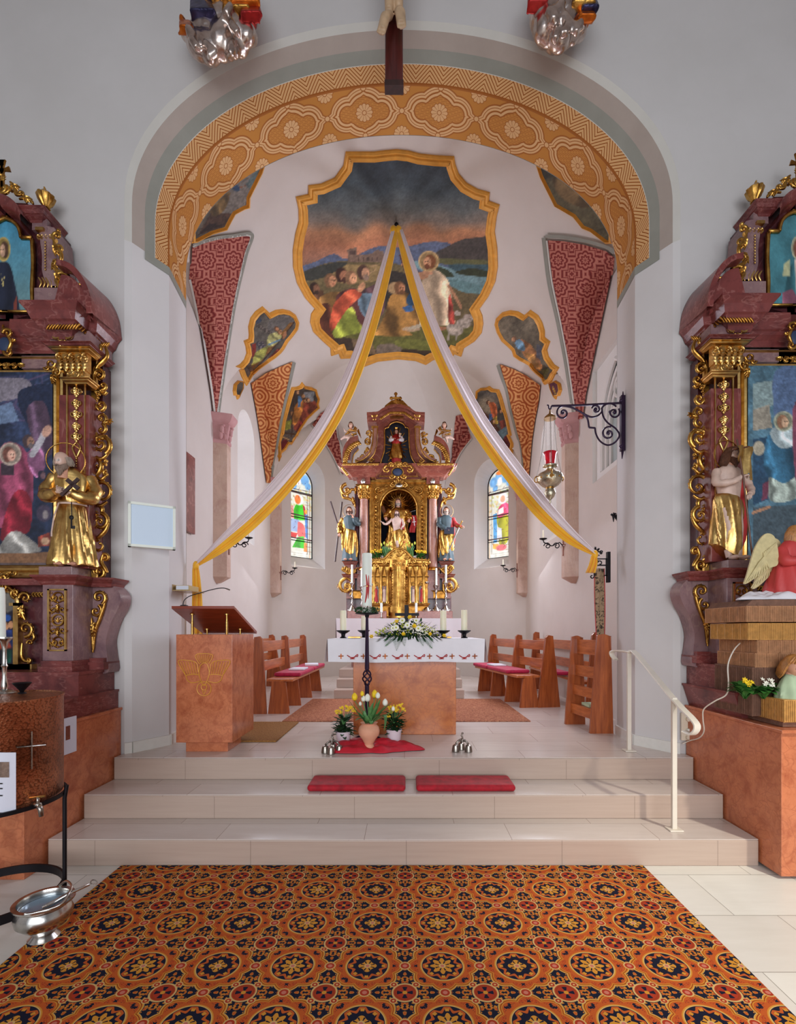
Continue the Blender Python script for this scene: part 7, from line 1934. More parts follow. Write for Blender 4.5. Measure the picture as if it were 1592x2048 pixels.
 curl(mb, f, 151, 749, 8, 0, 360, 2.6, r1=.5); curl(mb, f, 138, 749, 5, 0, 330, 2, seg=5); curl(mb, f, 165, 749, 5, 0, -330, 2, seg=5)
 sm('capital', mb, 'gold_pale', ra, auto=60)
 # outer gilded ear carving
 mb = MB(); f = FR(3.70); bar(mb, f, 183, 715, 193, 1155, -.02, .004)
 B_ = 4.6
 curl(mb, f, 197, 700, 13, 120, 430, B_, beads=5); band(mb, f, [(212,694),(216,712),(206,726),(196,735),(190,750)], B_)
 curl(mb, f, 200, 752, 12, 230, 400, B_-.6, beads=4); band(mb, f, [(190,735),(188,760),(196,776)], 4); curl(mb, f, 207, 773, 8, 100, -380, 3.6)
 for k in range(4): mb.ell(f(203-k*3, 783+k*7, .01), .014-.001*k, 8, 6)
 curl(mb, f, 208, 785, 6, 0, 300, 3)
 band(mb, f, [(184,800),(192,812),(200,822)], 5); curl(mb, f, 203, 812, 10, 90, -360, 3.8, beads=4)
 curl(mb, f, 204, 838, 11, 60, -400, 4, beads=3); curl(mb, f, 204, 860, 10, -60, 330, 4); band(mb, f, [(190,828),(187,850),(192,868),(206,878),(216,872)], 4.6)
 curl(mb, f, 203, 890, 21, 60, -560, 5, beads=10); band(mb, f, [(186,900),(192,914),(206,918),(220,905)], 4)
 band(mb, f, [(196,920),(204,930),(200,945),(190,955)], 5); curl(mb, f, 214, 924, 6, 90, 300, 3); curl(mb, f, 214, 948, 7, -90, -330, 3.4); band(mb, f, [(192,950),(203,960),(213,952)], 4)
 curl(mb, f, 205, 984, 20, 200, 300, 4.6, r1=.75, beads=8); curl(mb, f, 206, 988, 11, 90, 300, 3.6); band(mb, f, [(190,965),(186,985),(190,1005),(202,1012),(216,1004)], 4.4)
 curl(mb, f, 202, 1044, 17, -80, 470, 4.8, beads=8); band(mb, f, [(196,1010),(206,1018),(204,1030)], 4.4); band(mb, f, [(219,1046),(212,1062),(200,1074),(192,1080)], 4.4)
 curl(mb, f, 200, 1092, 13, 270, -330, 4.2, r1=.4, beads=3); band(mb, f, [(190,1080),(187,1098),(194,1112)], 4.4)
 curl(mb, f, 212, 1116, 8, -120, 400, 3.6); band(mb, f, [(208,1108),(204,1124),(212,1138),(216,1146)], 4.2); curl(mb, f, 200, 1144, 12, 90, -420, 4.4, beads=4); band(mb, f, [(186,1110),(187,1130),(190,1148)], 4)
 for x, y, a in ((194,770,80),(190,872,60),(196,930,120),(190,1020,70),(190,1060,100),(192,1120,90),(205,850,-20)): leaf(mb, f, x, y, 20, a, .5)
 sm('ear_carving', mb, 'gold', ra, auto=60)
 # entablature
 f = FR(3.56)
 mb = MB(); bar(mb, f, 100, 662, 178, 692, -.28, .0); bar(mb, f, -46, 690, 102, 716, -.2, -.14) ; sm('frieze', mb, 'mauve_marble', ra)
 mb = MB(); moldbar(mb, f, 104, 176, 690, 698, CORN, .25, .4); sm('architrave', mb, 'red_marble', ra)
 mb = MB(); f2 = FR(3.555)
 for s2 in (-1, 1): curl(mb, f2, 126+s2*11, 672, 8, 90-90*s2, 360*s2, 3, beads=3, seg=6); curl(mb, f2, 126+s2*5, 683, 5, 90+90*s2, -300*s2, 2.4, seg=6)
 leaf(mb, f2, 126, 680, 16, 90, .7); bar(mb, f2, 106, 690, 178, 692, 0, .01)
 sm('frieze_ornament', mb, 'gold_pale', ra, auto=60)
 # rope moulding under the cornice
 mb = MB()
 def rope(pa, pb, n, r):
  for k in range(n):
   t = (k+.5)/n; p = pa.lerp(pb, t); dd = (pb-pa).normalized()
   mb.tube([tuple(p-dd*r*.9+Vector((0, 0, -r*1.3))), tuple(p), tuple(p+dd*r*.9+Vector((0, 0, r*1.3)))], [r*.35, r*.6, r*.35], 6)
 zz = ZP(653, 3.5)
 rope(Vector((XP(94, 3.5), 3.5, zz)), Vector((XP(158, 3.5), 3.5, zz)), 11, .016); rope(Vector((XP(158, 3.5), 3.5, zz)), Vector((XP(158, 3.5)+.03, 3.72, zz-.005)), 9, .016)
 rope(Vector((XP(158, 3.5)+.03, 3.72, zz-.005)), Vector((XP(158, 3.5)+.08, 3.72, zz-.005)), 3, .016)
 sm('rope_moulding', mb, 'gold_deep', ra, auto=60); mb = MB(); rope(Vector((XC, 3.68, ZP(678, 3.68))), Vector((XP(98, 3.68), 3.68, ZP(678, 3.68))), 20, .014)
 sm('rope_moulding', mb, 'gold_deep', ra, auto=60)
 # main cornice
 def corn(x0, x1, yf, zt, zb_, o, mat='red_marble', xe=None, ye=None, name='cornice'):
  rows = []
  for h, q in ((0, 0), (.08, .08), (.2, .12), (.35, .4), (.45, .5), (.5, .62), (.75, .78), (.92, 1), (1, 1)):
   e = o*q; z = zb_+(zt-zb_)*h
   r_ = [(x0-e, 3.862, z), (x0-e, yf-e, z), (x1+e, yf-e, z)]
   if xe: r_ += [(x1+e, ye-e, z), (xe+e, ye-e, z), (xe+e, 3.862, z)]
   else: r_ += [(x1+e, 3.862, z)]
   rows.append(r_)
  m_ = MB().grid(rows); k = len(rows[0]); n = len(rows); m_.f.append(tuple((n-1)*k+i for i in range(k))); sm(name, m_, mat, ra)
 zT = 3.895; corn(-2.66, -2.50, 3.55, zT, 3.69, .13, xe=-2.44, ye=3.70)
 corn(XC-.0, -2.6, 3.70, zT-.02, 3.67, .10)
 # quarter barrel pediment
 arc = [(XC+.0, 0)]; mb = MB(); ao = smoothpts([(118,524),(140,530),(160,545),(176,570),(186,598),(190,632)], 5); ai = smoothpts([(118,536),(136,540),(152,553),(166,574),(175,600),(178,632)], 5)
 rows = [[(XP(a[0], 3.5), 3.5, ZP(a[1], 3.5)), (XP(a[0], 3.5), 3.47, ZP(a[1], 3.5)), (XP(b[0], 3.5), 3.47, ZP(b[1], 3.5)), (XP(b[0], 3.5), 3.55, ZP(b[1], 3.5))] for a, b in zip(ao, ai)]
 mb.grid(rows); mb.grid([[(XP(a[0], 3.5), 3.5, ZP(a[1], 3.5)), (XP(a[0], 3.5)-.02, 3.862, ZP(a[1], 3.5)+.06)] for a in ao]); mb.grid([[(XP(a[0], 3.5)-.02, 3.55, ZP(a[1], 3.5)-.01), (XP(a[0], 3.5)-.1, 3.56, zT)] for a in ai])
 sm('barrel_pediment', mb, 'red_marble', ra, auto=40)
 # upper storey
 Yu = 3.70; f = FR(Yu)
 sm('upper_base', MB().box(XP(68, 3.62), XP(130, 3.62), 3.62, 3.862, 3.88, ZP(575, 3.62)), 'mauve_marble', ra, bevel=.003)
 mb = MB().prism([(f(x, y)[0], f(x, y)[2]) for x, y in ((7, 400), (50, 402), (98, 440), (112, 455), (112, 600), (60, 625), (7, 640))], Yu+.02, 3.862); sm('upper_back', mb, 'dark_marble', ra)
 pro = smoothpts([(78,455),(80,480),(84,510),(84,540),(90,560),(100,574)], 5); wv = [30, 26, 24, 24, 24, 26]
 mb = MB(); f6 = FR(3.63)
 rows = []
 for i, (x, y) in enumerate(pro):
  rows.append([f6(x, y, -.1), f6(x, y, 0), f6(x+8, y, .012), f6(x+22, y, .012), f6(x+30, y, 0), f6(x+30, y, -.2)])
 mb.grid(rows); sm('upper_pilaster', mb, 'mauve_marble', ra, auto=30)
 mb = MB(); bar(mb, f6, 76, 460, 92, 466, 0, .03)
 for s2 in range(4): curl(mb, f6, 80+s2*8, 474, 5, 90, 330, 2.6, seg=6)
 for k in range(10): mb.ell(f6(94-(.0)*k, 488+k*6, .018), (.007, .007, .010), 6, 5)
 for s2 in range(5): band(mb, f6, [(78+s2*7, 556), (84+s2*7, 566), (80+s2*8, 576)], 2.4)
 band(mb, f6, [(102,480),(104,520),(108,560)], 1.6, ends=1)
 sm('upper_pilaster_gilding', mb, 'gold_pale', ra, auto=60)
 mb = MB(); f7 = FR(3.60)
 curl(mb, f7, 116, 474, 10, 100, 400, 4, beads=4); mb.ell(f7(117, 462), .016, 8, 6); band(mb, f7, [(110,480),(112,495),(122,505),(124,520),(116,530)], 4.4); curl(mb, f7, 120, 500, 8, 230, 360, 3.2)
 curl(mb, f7, 128, 560, 14, 230, 420, 4.2, beads=6); band(mb, f7, [(112,520),(114,540),(124,546),(140,552)], 4); curl(mb, f7, 138, 585, 12, 60, -420, 4.4, beads=5); band(mb, f7, [(112,556),(120,575),(132,590)], 4); curl(mb, f7, 156, 590, 7, 180, 330, 3.4); curl(mb, f7, 170, 608, 6, 180, 330, 3)
 for x, y, a in ((112,490,80),(116,520,110),(114,545,70),(146,572,10),(158,600,30)): leaf(mb, f7, x, y, 20, a, .55)
 sm('upper_carving', mb, 'gold', ra, auto=60)
 # upper painting frame
 mb = MB(); f8 = FR(3.69)
 arcf = [(68, 622), (66, 580), (68, 530), (66, 480), (64, 477), (44, 477), (43, 470), (38, 455), (28, 445), (16, 439), (7, 437)]
 band(mb, f8, arcf[:4], 4, ends=1); band(mb, f8, [(66,477),(44,477)], 4, ends=1); band(mb, f8, arcf[5:], 4, ends=1); band(mb, f8, [(68,624),(7,624)], 3, ends=1)
 sm('upper_frame', mb, 'gold', ra, smooth=True)
 pol = [(-52, 622), (66, 622), (64, 580), (65, 530), (64, 480), (42, 480), (36, 458), (24, 446), (7, 441), (-10, 446), (-22, 458), (-28, 480), (-50, 480), (-51, 530), (-50, 580)]
 V_, F_ = ppoly(pol, 2.2); c = paint_top(side); m_ = MB(); m_.v = [P(x, y, 3.695)[:] for x, y in V_]; m_.f = F_
 one('upper_picture', m_, 'vcol', ra, cols=[c.sample((x-7)*2.1+150 if not right else 150-(x-7)*2.1, (y-440)*1.2+0, 1.15) for x, y in V_])
 # upper cornice : straight ends and arched centre
 rows = []
 path = smoothpts([(7, 398), (18, 401), (30, 408), (42, 420), (50, 438)], 5)
 for x, y in path: rows.append([f6(x, y-2, .04), f6(x, y+4, .05), f6(x-2, y+14, .03), f6(x-3, y+18, .0), f6(x-3, y+18, -.2)])
 mb = MB().grid(rows); mb.grid([[f6(x, y-2, .04), f6(x, y-2, -.2)] for x, y in path])
 sm('upper_arch_cornice', mb, 'red_marble', ra, auto=40)
 corn(XP(62, 3.68), XP(84, 3.68), 3.68, ZP(412, 3.62), ZP(446, 3.68), .07, name='upper_cornice')
 sm('upper_frieze', MB().box(XP(66, 3.69), XP(96, 3.69), 3.68, 3.862, ZP(462, 3.69), ZP(440, 3.69)), 'mauve_marble', ra)
 mb = MB(); c_ = FR(3.68)(84, 410); R__ = .06
 mb.lathe([(.02, c_[2]), (.03, c_[2]+.01), (.02, c_[2]+.02), (.05, c_[2]+.06), (.062, c_[2]+.10), (.05, c_[2]+.115), (.02, c_[2]+.12)], (c_[0], 3.72, 0), 24, flute=(14, .22))
 for k in range(4): mb.ell((c_[0]+(-.01)*k*.4, 3.72, c_[2]+.13+.014*k), .016-.003*k, 8, 6)
 sm('shell_urn', mb, 'gold', ra, auto=50)
 mb = MB(); f9 = FR(3.66)
 curl(mb, f9, 12, 378, 14, 200, -380, 3.6, beads=6); mb.ell(f9(7, 380, .0), (.035, .012, .045), 14, 10); band(mb, f9, [(22,366),(32,376),(34,390),(44,392)], 4); curl(mb, f9, 29, 378, 7, 120, 360, 3); curl(mb, f9, 45, 390, 6, 180, 330, 3); band(mb, f9, [(40,400),(54,398),(64,404),(68,410)], 3.6); curl(mb, f9, 56, 404, 6, 0, -330, 2.8)
 leaf(mb, f9, 22, 372, 18, 20, .5); leaf(mb, f9, 46, 396, 18, 20, .5); leaf(mb, f9, 8, 366, 14, -90, .6)
 sm('crest_carving', mb, 'gold', ra, auto=60)
 mb = MB(); bar(mb, f9, 4, 330, 10, 376, 0, .012); mb.prism([(f9(x, y)[0], f9(x, y)[2]) for x, y in ((3, 347), (7, 340), (11, 339), (20, 335), (23, 345), (11, 344), (9, 347))], 3.648, 3.66)
 mb.prism([(f9(x, y)[0], f9(x, y)[2]) for x, y in ((1, 322), (13, 322), (10, 334), (4, 334))], 3.648, 3.66); sm('crest_cross', mb, 'gold_deep', ra)
 # cartouche
 mb = MB(); f9 = FR(3.60); curl(mb, f9, 17, 668, 10, 180, 400, 3.4, beads=5); curl(mb, f9, 18, 704, 9, 180, -400, 3.4, beads=4); band(mb, f9, [(16,672),(24,686),(18,700)], 3.6); curl(mb, f9, 27, 680, 4, 0, 300, 2.4); leaf(mb, f9, 8, 664, 12, -90)
 sm('cartouche', mb, 'gold', ra, auto=60); one('cartouche_oval', MB().ell(f9(7, 687, -.01), (.05, .015, .055), 18, 10), 'cloth_blue', ra, smooth=True)
 # main painting with gilt frame
 mb = MB(); f = FR(3.73)
 rows = []
 def frm(x0, x1, y0, y1, prof, mat, name):
  m_ = MB(); rr_ = []
  for d_, h in prof: 
   rr_.append([f(a, b, h) for a, b in ((x0+d_, y0+d_), (x1-d_, y0+d_), (x1-d_, y1-d_), (x0+d_, y1-d_), (x0+d_, y0+d_))])
  m_.grid(rr_); one(name, m_, mat, ra)
 frm(-118, 132, 718, 1156, [(0, -.02), (0, .035), (4, .04), (5, .012), (14, .0), (15, .025), (19, .03), (20, .01), (27, -.01), (29, -.01)], 'gold_pale', 'main_frame')
 mb = MB(); f9 = FR(3.70)
 for x, y in ((103, 728), (113, 744)): curl(mb, f9, x, y, 9, 0, 360, 3, beads=4, r1=.4); 
 for s2 in (-1, 1): curl(mb, f9, 103+s2*8, 736, 6, 90-90*s2, 330*s2, 2.6)
 for k in range(4): curl(mb, f9, 0+k*9, 731, 6, 90, 330*(-1)**k, 2.6, beads=2)
 leaf(mb, f9, 36, 731, 12, 0, .6); leaf(mb, f9, 108, 748, 18, 90, .5); 
 for k in range(3): curl(mb, f9, 0+k*9, 1146, 5, 90, 330*(-1)**k, 2.4)
 sm('frame_corner_carving', mb, 'gold', ra, auto=60)
 pl = [(-92, 744), (105, 744), (105, 1130), (-92, 1130)]
 V_, F_ = ppoly(pl, 2.4); fn = paint_right_main() if right else paint_left_main(); m_ = MB(); m_.v = [P(x, y, 3.735)[:] for x, y in V_]; m_.f = F_
 one('main_painting', m_, 'vcol_gloss', ra, cols=[fn(x, y) for x, y in V_])
 return T
TL_ = side_altar(0); TR_ = side_altar(1)
# ------------------------------------------------------------------ carved figures (heights in units of the figure)
LV = lambda *a: [tuple(x) for x in a]
STD = LV((.0, 0, 0, .155, .12, .5), (.03, 0, 0, .15, .115, 1), (.2, 0, 0, .13, .10, 1.1), (.4, 0, 0, .115, .085, 1), (.52, 0, 0, .105, .075, .7), (.60, 0, 0, .10, .07, .4), (.70, 0, 0, .125, .08, .4), (.79, 0, 0, .13, .075, .3), (.835, 0, 0, .085, .06, .1), (.86, 0, 0, .045, .045, 0))
def feet(F_, mat='skin', dx=.05):
 mb = MB()
 for s in (-1, 1): mb.ell((s*dx, -.11, .018), (.026, .06, .02), 10, 6); [mb.ell((s*dx+(k-2)*.011, -.168, .012), .009, 6, 4) for k in range(5)]
 F_.part('feet', mb, mat)
# monk on the pedestal beside the lectern
mk_ = Fig('monk_statue', 'gilded statue of a bald bearded monk clasping a dark cross', 'statue', (XP(142, 3.56), 3.58, 1.987), .86, yaw=.25)
feet(mk_); mk_.robe(LV((.012, 0, 0, .185, .14, .4), (.04, 0, 0, .18, .14, 1.2), (.2, 0, 0, .155, .125, 1.3), (.38, 0, 0, .13, .105, 1), (.50, 0, 0, .11, .085, .6), (.545, 0, 0, .10, .075, .2), (.58, 0, 0, .115, .085, .5), (.68, 0, 0, .145, .095, .5), (.78, 0, 0, .15, .09, .3), (.83, -.01, -.01, .10, .075, .2), (.86, -.015, -.01, .06, .06, 0)), 'gold_pale', n=64, folds=11, amp=.11, twist=.4, sharp=.8)
hb = MB(); 
for k in range(3): hb.tube([(.09*cos(a)-.01, .075*sin(a)+.03, .83+.010*k+.035*sin(a)) for a in [pi*2*j/20 for j in range(20)]], .032-.005*k, 8, closed=True)
mk_.part('hood', hb, 'gold_pale')
mk_.head((-.045, -.085, .895), .074, yaw=-.35, pitch=.3, skin=(206, 170, 152), hair=M['hair_grey'], beard=M['beard_grey'], halo=M['gold'], bald=True)
for s in (-1, 1):
 mk_.arm([(s*.13, 0, .79), (s*.19, -.03, .66), (s*.15, -.10, .585), (s*.05-.01, -.155, .615)], [.05, .052, .056, .042], 'gold_pale', .11, 'pale_skin', .9, roll=1.2*s)
cm = MB(); cm.box(-.012, .012, -.01, .01, -.10, .10); cm.box(-.055, .055, -.01, .01, .015, .05); cm.xf(Matrix.Translation((.05, -.19, .655)) @ Matrix.Rotation(.7, 4, 'Y')); mk_.part('held_cross', cm, 'dark_wood')
km = MB(); km.tube([(.045, -.145, .54), (.05, -.155, .45), (.052, -.16, .40)], .004, 5); km.tube([(.052, -.165, .40), (.054, -.17, .31)], .007, 6); km.ell((.052, -.165, .405), (.018, .006, .02), 10, 6); km.box(.056, .08, -.172, -.166, .31, .335); mk_.part('key', km, 'dark_iron')
km = MB(); km.tube([(.11*cos(a), .088*sin(a), .545) for a in [2*pi*k/24 for k in range(24)]], .009, 6, closed=True); km.tube([(-.07, -.09, .54), (-.09, -.13, .42), (-.10, -.15, .28), (-.10, -.15, .24)], .006, 6); mk_.part('cord', km, 'pale_skin')
# bearded man with banner, other side altar
T_ = TR_; px_ = T_((XP(140, 3.56), 3.58, 1.987)); jb = Fig('baptist_statue', 'gilded statue of a bare armed man holding a tall staff with a small banner', 'statue', px_, .85, yaw=.2)
feet(jb, 'pale_skin'); lg = MB(); 
for s in (-1, 1): lg.tube([(s*.05, -.06, .02), (s*.055, -.04, .16), (s*.05, -.06, .28), (s*.05, -.02, .45)], [.026, .04, .036, .055], 12)
jb.part('legs', lg, 'pale_skin')
jb.robe(LV((.05, -.05, 0, .115, .09, 1.6), (.10, -.04, 0, .12, .09, 1.5), (.2, -.025, 0, .125, .10, 1.4), (.38, -.01, 0, .12, .095, 1.2), (.5, 0, 0, .13, .09, .9), (.56, 0, 0, .115, .08, .5)), 'gold_pale', n=56, folds=7, amp=.16, twist=2.2, tilt=(-.06, 0))
jb.robe(LV((.03, .03, .03, .05, .04, 1), (.2, .08, .05, .12, .06, 1.5), (.45, .07, .04, .14, .08, 1.2), (.65, .05, .03, .13, .08, .8), (.8, .02, .02, .10, .07, .3)), 'cloth_red', name='cloak', n=40, folds=6, amp=.15, twist=1)
jb.robe(LV((.5, 0, 0, .095, .07, .2), (.6, 0, -.005, .10, .075, .4), (.7, 0, 0, .12, .078, .3), (.79, 0, 0, .125, .07, .2), (.835, 0, 0, .07, .05, 0), (.86, 0, 0, .04, .04, 0)), 'pale_skin', name='torso', n=32, folds=4, amp=.03)
jb.head((0, -.03, .92), .066, yaw=.4, pitch=.2, skin=(196, 160, 140), hair=M['hair_brown'], beard=M['hair_brown'], halo=M['gold'], long=True)
jb.arm([(-.12, 0, .79), (-.17, -.05, .67), (-.09, -.12, .66), (-.01, -.14, .70)], [.036, .034, .028, .022], 'pale_skin', .09, 'pale_skin', 1.3, name='arm')
jb.arm([(.12, 0, .79), (.19, -.02, .69), (.15, -.09, .60), (.08, -.14, .56)], [.036, .034, .028, .022], 'pale_skin', .09, 'pale_skin', .8, name='arm')
st = MB(); st.tube([(.07, -.17, .02), (-.01, -.16, .68), (-.055, -.14, 1.02)], .0075, 8); st.tube([(-.10, -.145, .93), (.06, -.15, .96)], .009, 8); jb.part('staff', st, 'brown_wood')
bn = MB(); bn.grid([[(-.075+.14*u, -.165-.02*sin(u*7+t*3), .955-t*.10-.05*sin(pi*u)*t-(.09*t if .3 < u < .8 else 0)) for u in [k/10 for k in range(11)]] for t in (0, .3, .6, 1)]); bn.grid([[(.03+.03*u+.02*t, -.165, .87-.2*t) for u in (0, .5, 1)] for t in (0, .3, .6, 1)]); jb.part('banner', bn, 'gold_pale')
# high altar statues
def P9(x, y, Y=YH-.25): p = P(HX+x/HS, HY0+y/HS, Y); return tuple(p)
f0 = P9(325, 1484); an = Fig('apostle_statue', 'gilded apostle statue with a diagonal wooden cross, on the high altar', 'statue', (f0[0], f0[1], f0[2]), .99, yaw=-.1)
def saint(F_, tunic, cloak, tw, skin='skin'):
 feet(F_); F_.robe(STD, tunic, n=48, folds=9, amp=.09)
 F_.robe(LV((.13, 0, -.0, .13, .11, 1.4), (.25, .0, 0, .145, .12, 1.3), (.42, 0, 0, .14, .105, 1.1), (.54, 0, 0, .13, .09, .7), (.58, 0, 0, .115, .08, .4)), 'gold', name='cloak', n=56, folds=8, amp=.15, twist=2.5*tw, tilt=(.05*tw, 0))
 F_.robe(LV((.2, .09*tw, .03, .05, .05, 1), (.4, .10*tw, .03, .07, .07, 1.2), (.6, .09*tw, .02, .075, .07, .8), (.78, .07*tw, .01, .07, .065, .4), (.84, .04*tw, .01, .05, .05, 0)), cloak, name='mantle', n=32, folds=5, amp=.14)
saint(an, 'cloth_teal', 'gold', -1); an.head((0, -.03, .925), .062, yaw=.2, pitch=-.2, hair=M['hair_brown'], beard=M['hair_brown'], halo=M['gold'])
an.arm([(.12, 0, .79), (.17, -.03, .68), (.13, -.10, .70), (.10, -.12, .77)], [.045, .045, .04, .032], 'cloth_teal', .085, 'skin', .4, roll=.5)
an.arm([(-.12, 0, .79), (-.18, -.02, .66), (-.17, -.08, .56), (-.17, -.10, .5)], [.05, .05, .045, .035], 'gold', .085, 'skin', 1)
xm = MB(); xm.tube([P9(205, 1488, YH-.30), P9(262, 1000, YH-.18)], .016, 8); xm.tube([P9(168, 995, YH-.2), P9(245, 1240, YH-.22), P9(330, 1470, YH-.3)], .014, 8)
mk('saltire_cross', xm, 'dark_wood', an.root)
f0 = P9(1115, 1484); pl_ = Fig('apostle_statue', 'gilded apostle statue with a long silver sword on the high altar', 'statue', f0, .99, yaw=.1)
saint(pl_, 'cloth_teal', 'cloth_red', 1); pl_.head((0, -.03, .925), .062, yaw=-.3, pitch=-.15, hair=M['hair_brown'], beard=M['hair_grey'], halo=M['gold'])
pl_.arm([(.12, 0, .79), (.17, -.04, .68), (.22, -.08, .64), (.27, -.09, .635)], [.045, .045, .04, .03], 'cloth_red', .085, 'skin', 1.2)
pl_.arm([(-.12, 0, .79), (-.14, -.06, .66), (-.06, -.11, .60), (.0, -.12, .57)], [.045, .045, .04, .03], 'cloth_teal', .085, 'skin', .8)
sw = MB(); sw.tube([P9(1100, 1482, YH-.36), P9(1222, 1205, YH-.36)], [.006, .017], 4, flat=.4); mk('sword', sw, 'silver', pl_.root)
sw = MB(); sw.tube([P9(1195, 1190, YH-.36), P9(1248, 1215, YH-.36)], .012, 6); sw.tube([P9(1224, 1203, YH-.36), P9(1244, 1160, YH-.36)], .011, 6); sw.ell(P9(1246, 1158, YH-.36), .016); mk('sword_hilt', sw, 'gold', pl_.root)
bo = MB(); c0 = P9(1140, 1235, YH-.38); bo.box(c0[0]-.09, c0[0]+.09, c0[1]-.02, c0[1]+.02, c0[2]-.06, c0[2]+.06); mk('held_book', bo, 'navy', pl_.root)
# central group in the niche
f0 = P9(722, 1420, YH-.02); gd = Fig('niche_statue', 'gilded seated statue with radiating halo inside the high altar niche', 'statue', f0, 1.0)
gd.robe(LV((0, 0, 0, .21, .12, .5), (.1, 0, 0, .23, .13, 1.2), (.3, 0, 0, .20, .12, 1.2), (.5, 0, 0, .18, .10, .8), (.7, 0, 0, .19, .09, .6), (.8, 0, 0, .15, .08, .4), (.86, 0, 0, .06, .05, 0)), 'gold', n=56, folds=10, amp=.14, twist=1.5)
gd.head((0, -.03, .95), .062, skin=(196, 150, 124), hair=M['hair_brown'], beard=M['hair_grey'], long=True)
hm = MB(); 
for k in range(24): a = 2*pi*k/24; q = .19 if k % 2 else .15; hm.tube([(0, .05, .96), (cos(a)*q, .05, .96+sin(a)*q)], [.02, .006], 5)
gd.part('ray_halo', hm, 'gold'); gd.arm([(.16, 0, .8), (.22, -.06, .68), (.21, -.11, .62)], [.055, .055, .045], 'gold', .1, 'skin', 1); gd.arm([(-.16, 0, .8), (-.22, -.06, .7), (-.22, -.10, .66)], [.055, .055, .045], 'gold', .1, 'skin', 1)
f0 = P9(712, 1420, YH-.16); ch = Fig('niche_statue', 'smaller bare chested statue with outstretched hand in front of the seated one', 'statue', f0, .80)
ch.robe(LV((.06, 0, 0, .07, .07, .5), (.15, .02, 0, .13, .10, 1.3), (.3, .03, 0, .17, .10, 1.4), (.45, .03, 0, .15, .09, 1), (.54, .02, 0, .11, .075, .5)), 'gold', n=48, folds=8, amp=.17, twist=2, tilt=(.08, 0))
lg = MB(); lg.tube([(.01, -.08, 0), (.02, -.09, .15), (0, -.08, .27)], [.025, .034, .04], 10); ch.part('leg', lg, 'pale_skin')
ch.robe(LV((.5, 0, 0, .075, .055, 0), (.58, 0, 0, .085, .06, .4), (.7, 0, 0, .115, .07, .4), (.79, 0, 0, .12, .065, .2), (.835, 0, 0, .06, .045, 0), (.87, 0, 0, .035, .035, 0)), 'pale_skin', name='torso', n=30, folds=4, amp=.03)
ch.head((0, -.015, .93), .058, yaw=-.2, pitch=.1, skin=(206, 172, 156), hair=M['hair_brown'], beard=M['hair_brown'], long=True)
ch.robe(LV((.25, .12, .02, .06, .05, 1), (.5, .11, .02, .07, .05, 1), (.8, .09, .01, .05, .05, .3)), 'cloth_red', name='cloak', n=28, folds=5, amp=.16)
ch.arm([(-.11, 0, .79), (-.20, -.03, .70), (-.27, -.07, .66), (-.33, -.08, .70)], [.034, .03, .026, .02], 'pale_skin', .09, 'pale_skin', .2, name='arm'); ch.arm([(.11, 0, .79), (.16, -.05, .66), (.12, -.12, .58)], [.034, .03, .022], 'pale_skin', .09, 'pale_skin', .8, name='arm')
bm = MB(); bm.tube([P9(592, 1040, YH-.05), P9(650, 1190, YH-.12)], .035, 4); mk('wooden_beam', bm, 'brown_wood', ch.root)
fl = MB(); fl.grid([[P9(822+48*u+10*sin(t*5), 1110+140*t, YH-.10-.02*sin(u*6+t*4)) for u in (0, .25, .5, .75, 1)] for t in (0, .25, .5, .75, 1)]); fo = mk('red_flag', fl, 'cloth_red', gd.root, solid=.004)
fl = MB(); fl.tube([P9(838, 1165, YH-.135), P9(868, 1160, YH-.135)], .007, 4); fl.tube([P9(850, 1120, YH-.135), P9(856, 1195, YH-.135)], .007, 4); mk('white_cross', fl, 'linen', fo)
mk('flag_pole', MB().tube([P9(790, 1240, YH-.14), P9(825, 1100, YH-.1)], .006, 6), 'gold', gd.root)
mk('key', MB().tube([P9(800, 1100, YH-.14), P9(830, 1085, YH-.14)], .01, 6), 'gold', gd.root)
# madonna in the upper niche
f0 = P9(708, 690, YH-.02); md = Fig('crowned_statue', 'crowned gilded statue with rays in the dark upper niche of the high altar', 'statue', f0, .66)
md.robe(LV((0, 0, 0, .12, .09, .5), (.1, 0, 0, .13, .10, 1), (.25, 0, 0, .14, .10, 1)), 'cloth_red', n=36, folds=8, amp=.1); md.robe(LV((.14, 0, -.01, .17, .12, 1.4), (.3, 0, -.01, .18, .12, 1.2), (.5, 0, 0, .14, .09, .8), (.6, 0, 0, .12, .08, .4)), 'gold', name='cloak', n=44, folds=8, amp=.15, twist=2)
md.robe(LV((.55, 0, 0, .12, .08, .4), (.68, 0, 0, .17, .10, .8), (.78, 0, 0, .15, .08, .4), (.85, 0, 0, .06, .05, 0)), 'red_lustre', name='bodice', n=36, folds=6, amp=.08)
md.head((0, -.02, .92), .062, skin=(206, 160, 136), hair=M['hair_brown'], long=True); cw = MB(); cw.lathe([(.05, .97), (.055, 1.0), (.065, 1.03), (.03, 1.06), (.005, 1.08)], (0, 0, 0), 12, flute=(6, .2)); md.part('crown', cw, 'gold')
md.arm([(.13, 0, .77), (.17, -.06, .66), (.08, -.12, .66)], [.05, .05, .035], 'linen', .09, 'skin', .8); md.arm([(-.13, 0, .77), (-.17, -.06, .66), (-.08, -.12, .68)], [.05, .05, .035], 'linen', .09, 'skin', .8)
cb = MB(); cb.ell((.10, -.12, .76), (.03, .03, .045)); cb.ell((.10, -.13, .82), .028); md.part('child', cb, 'pale_skin'); md.part('sceptre', MB().tube([(-.10, -.15, .66), (-.17, -.14, .93)], .008, 6), 'gold')
ry = MB()
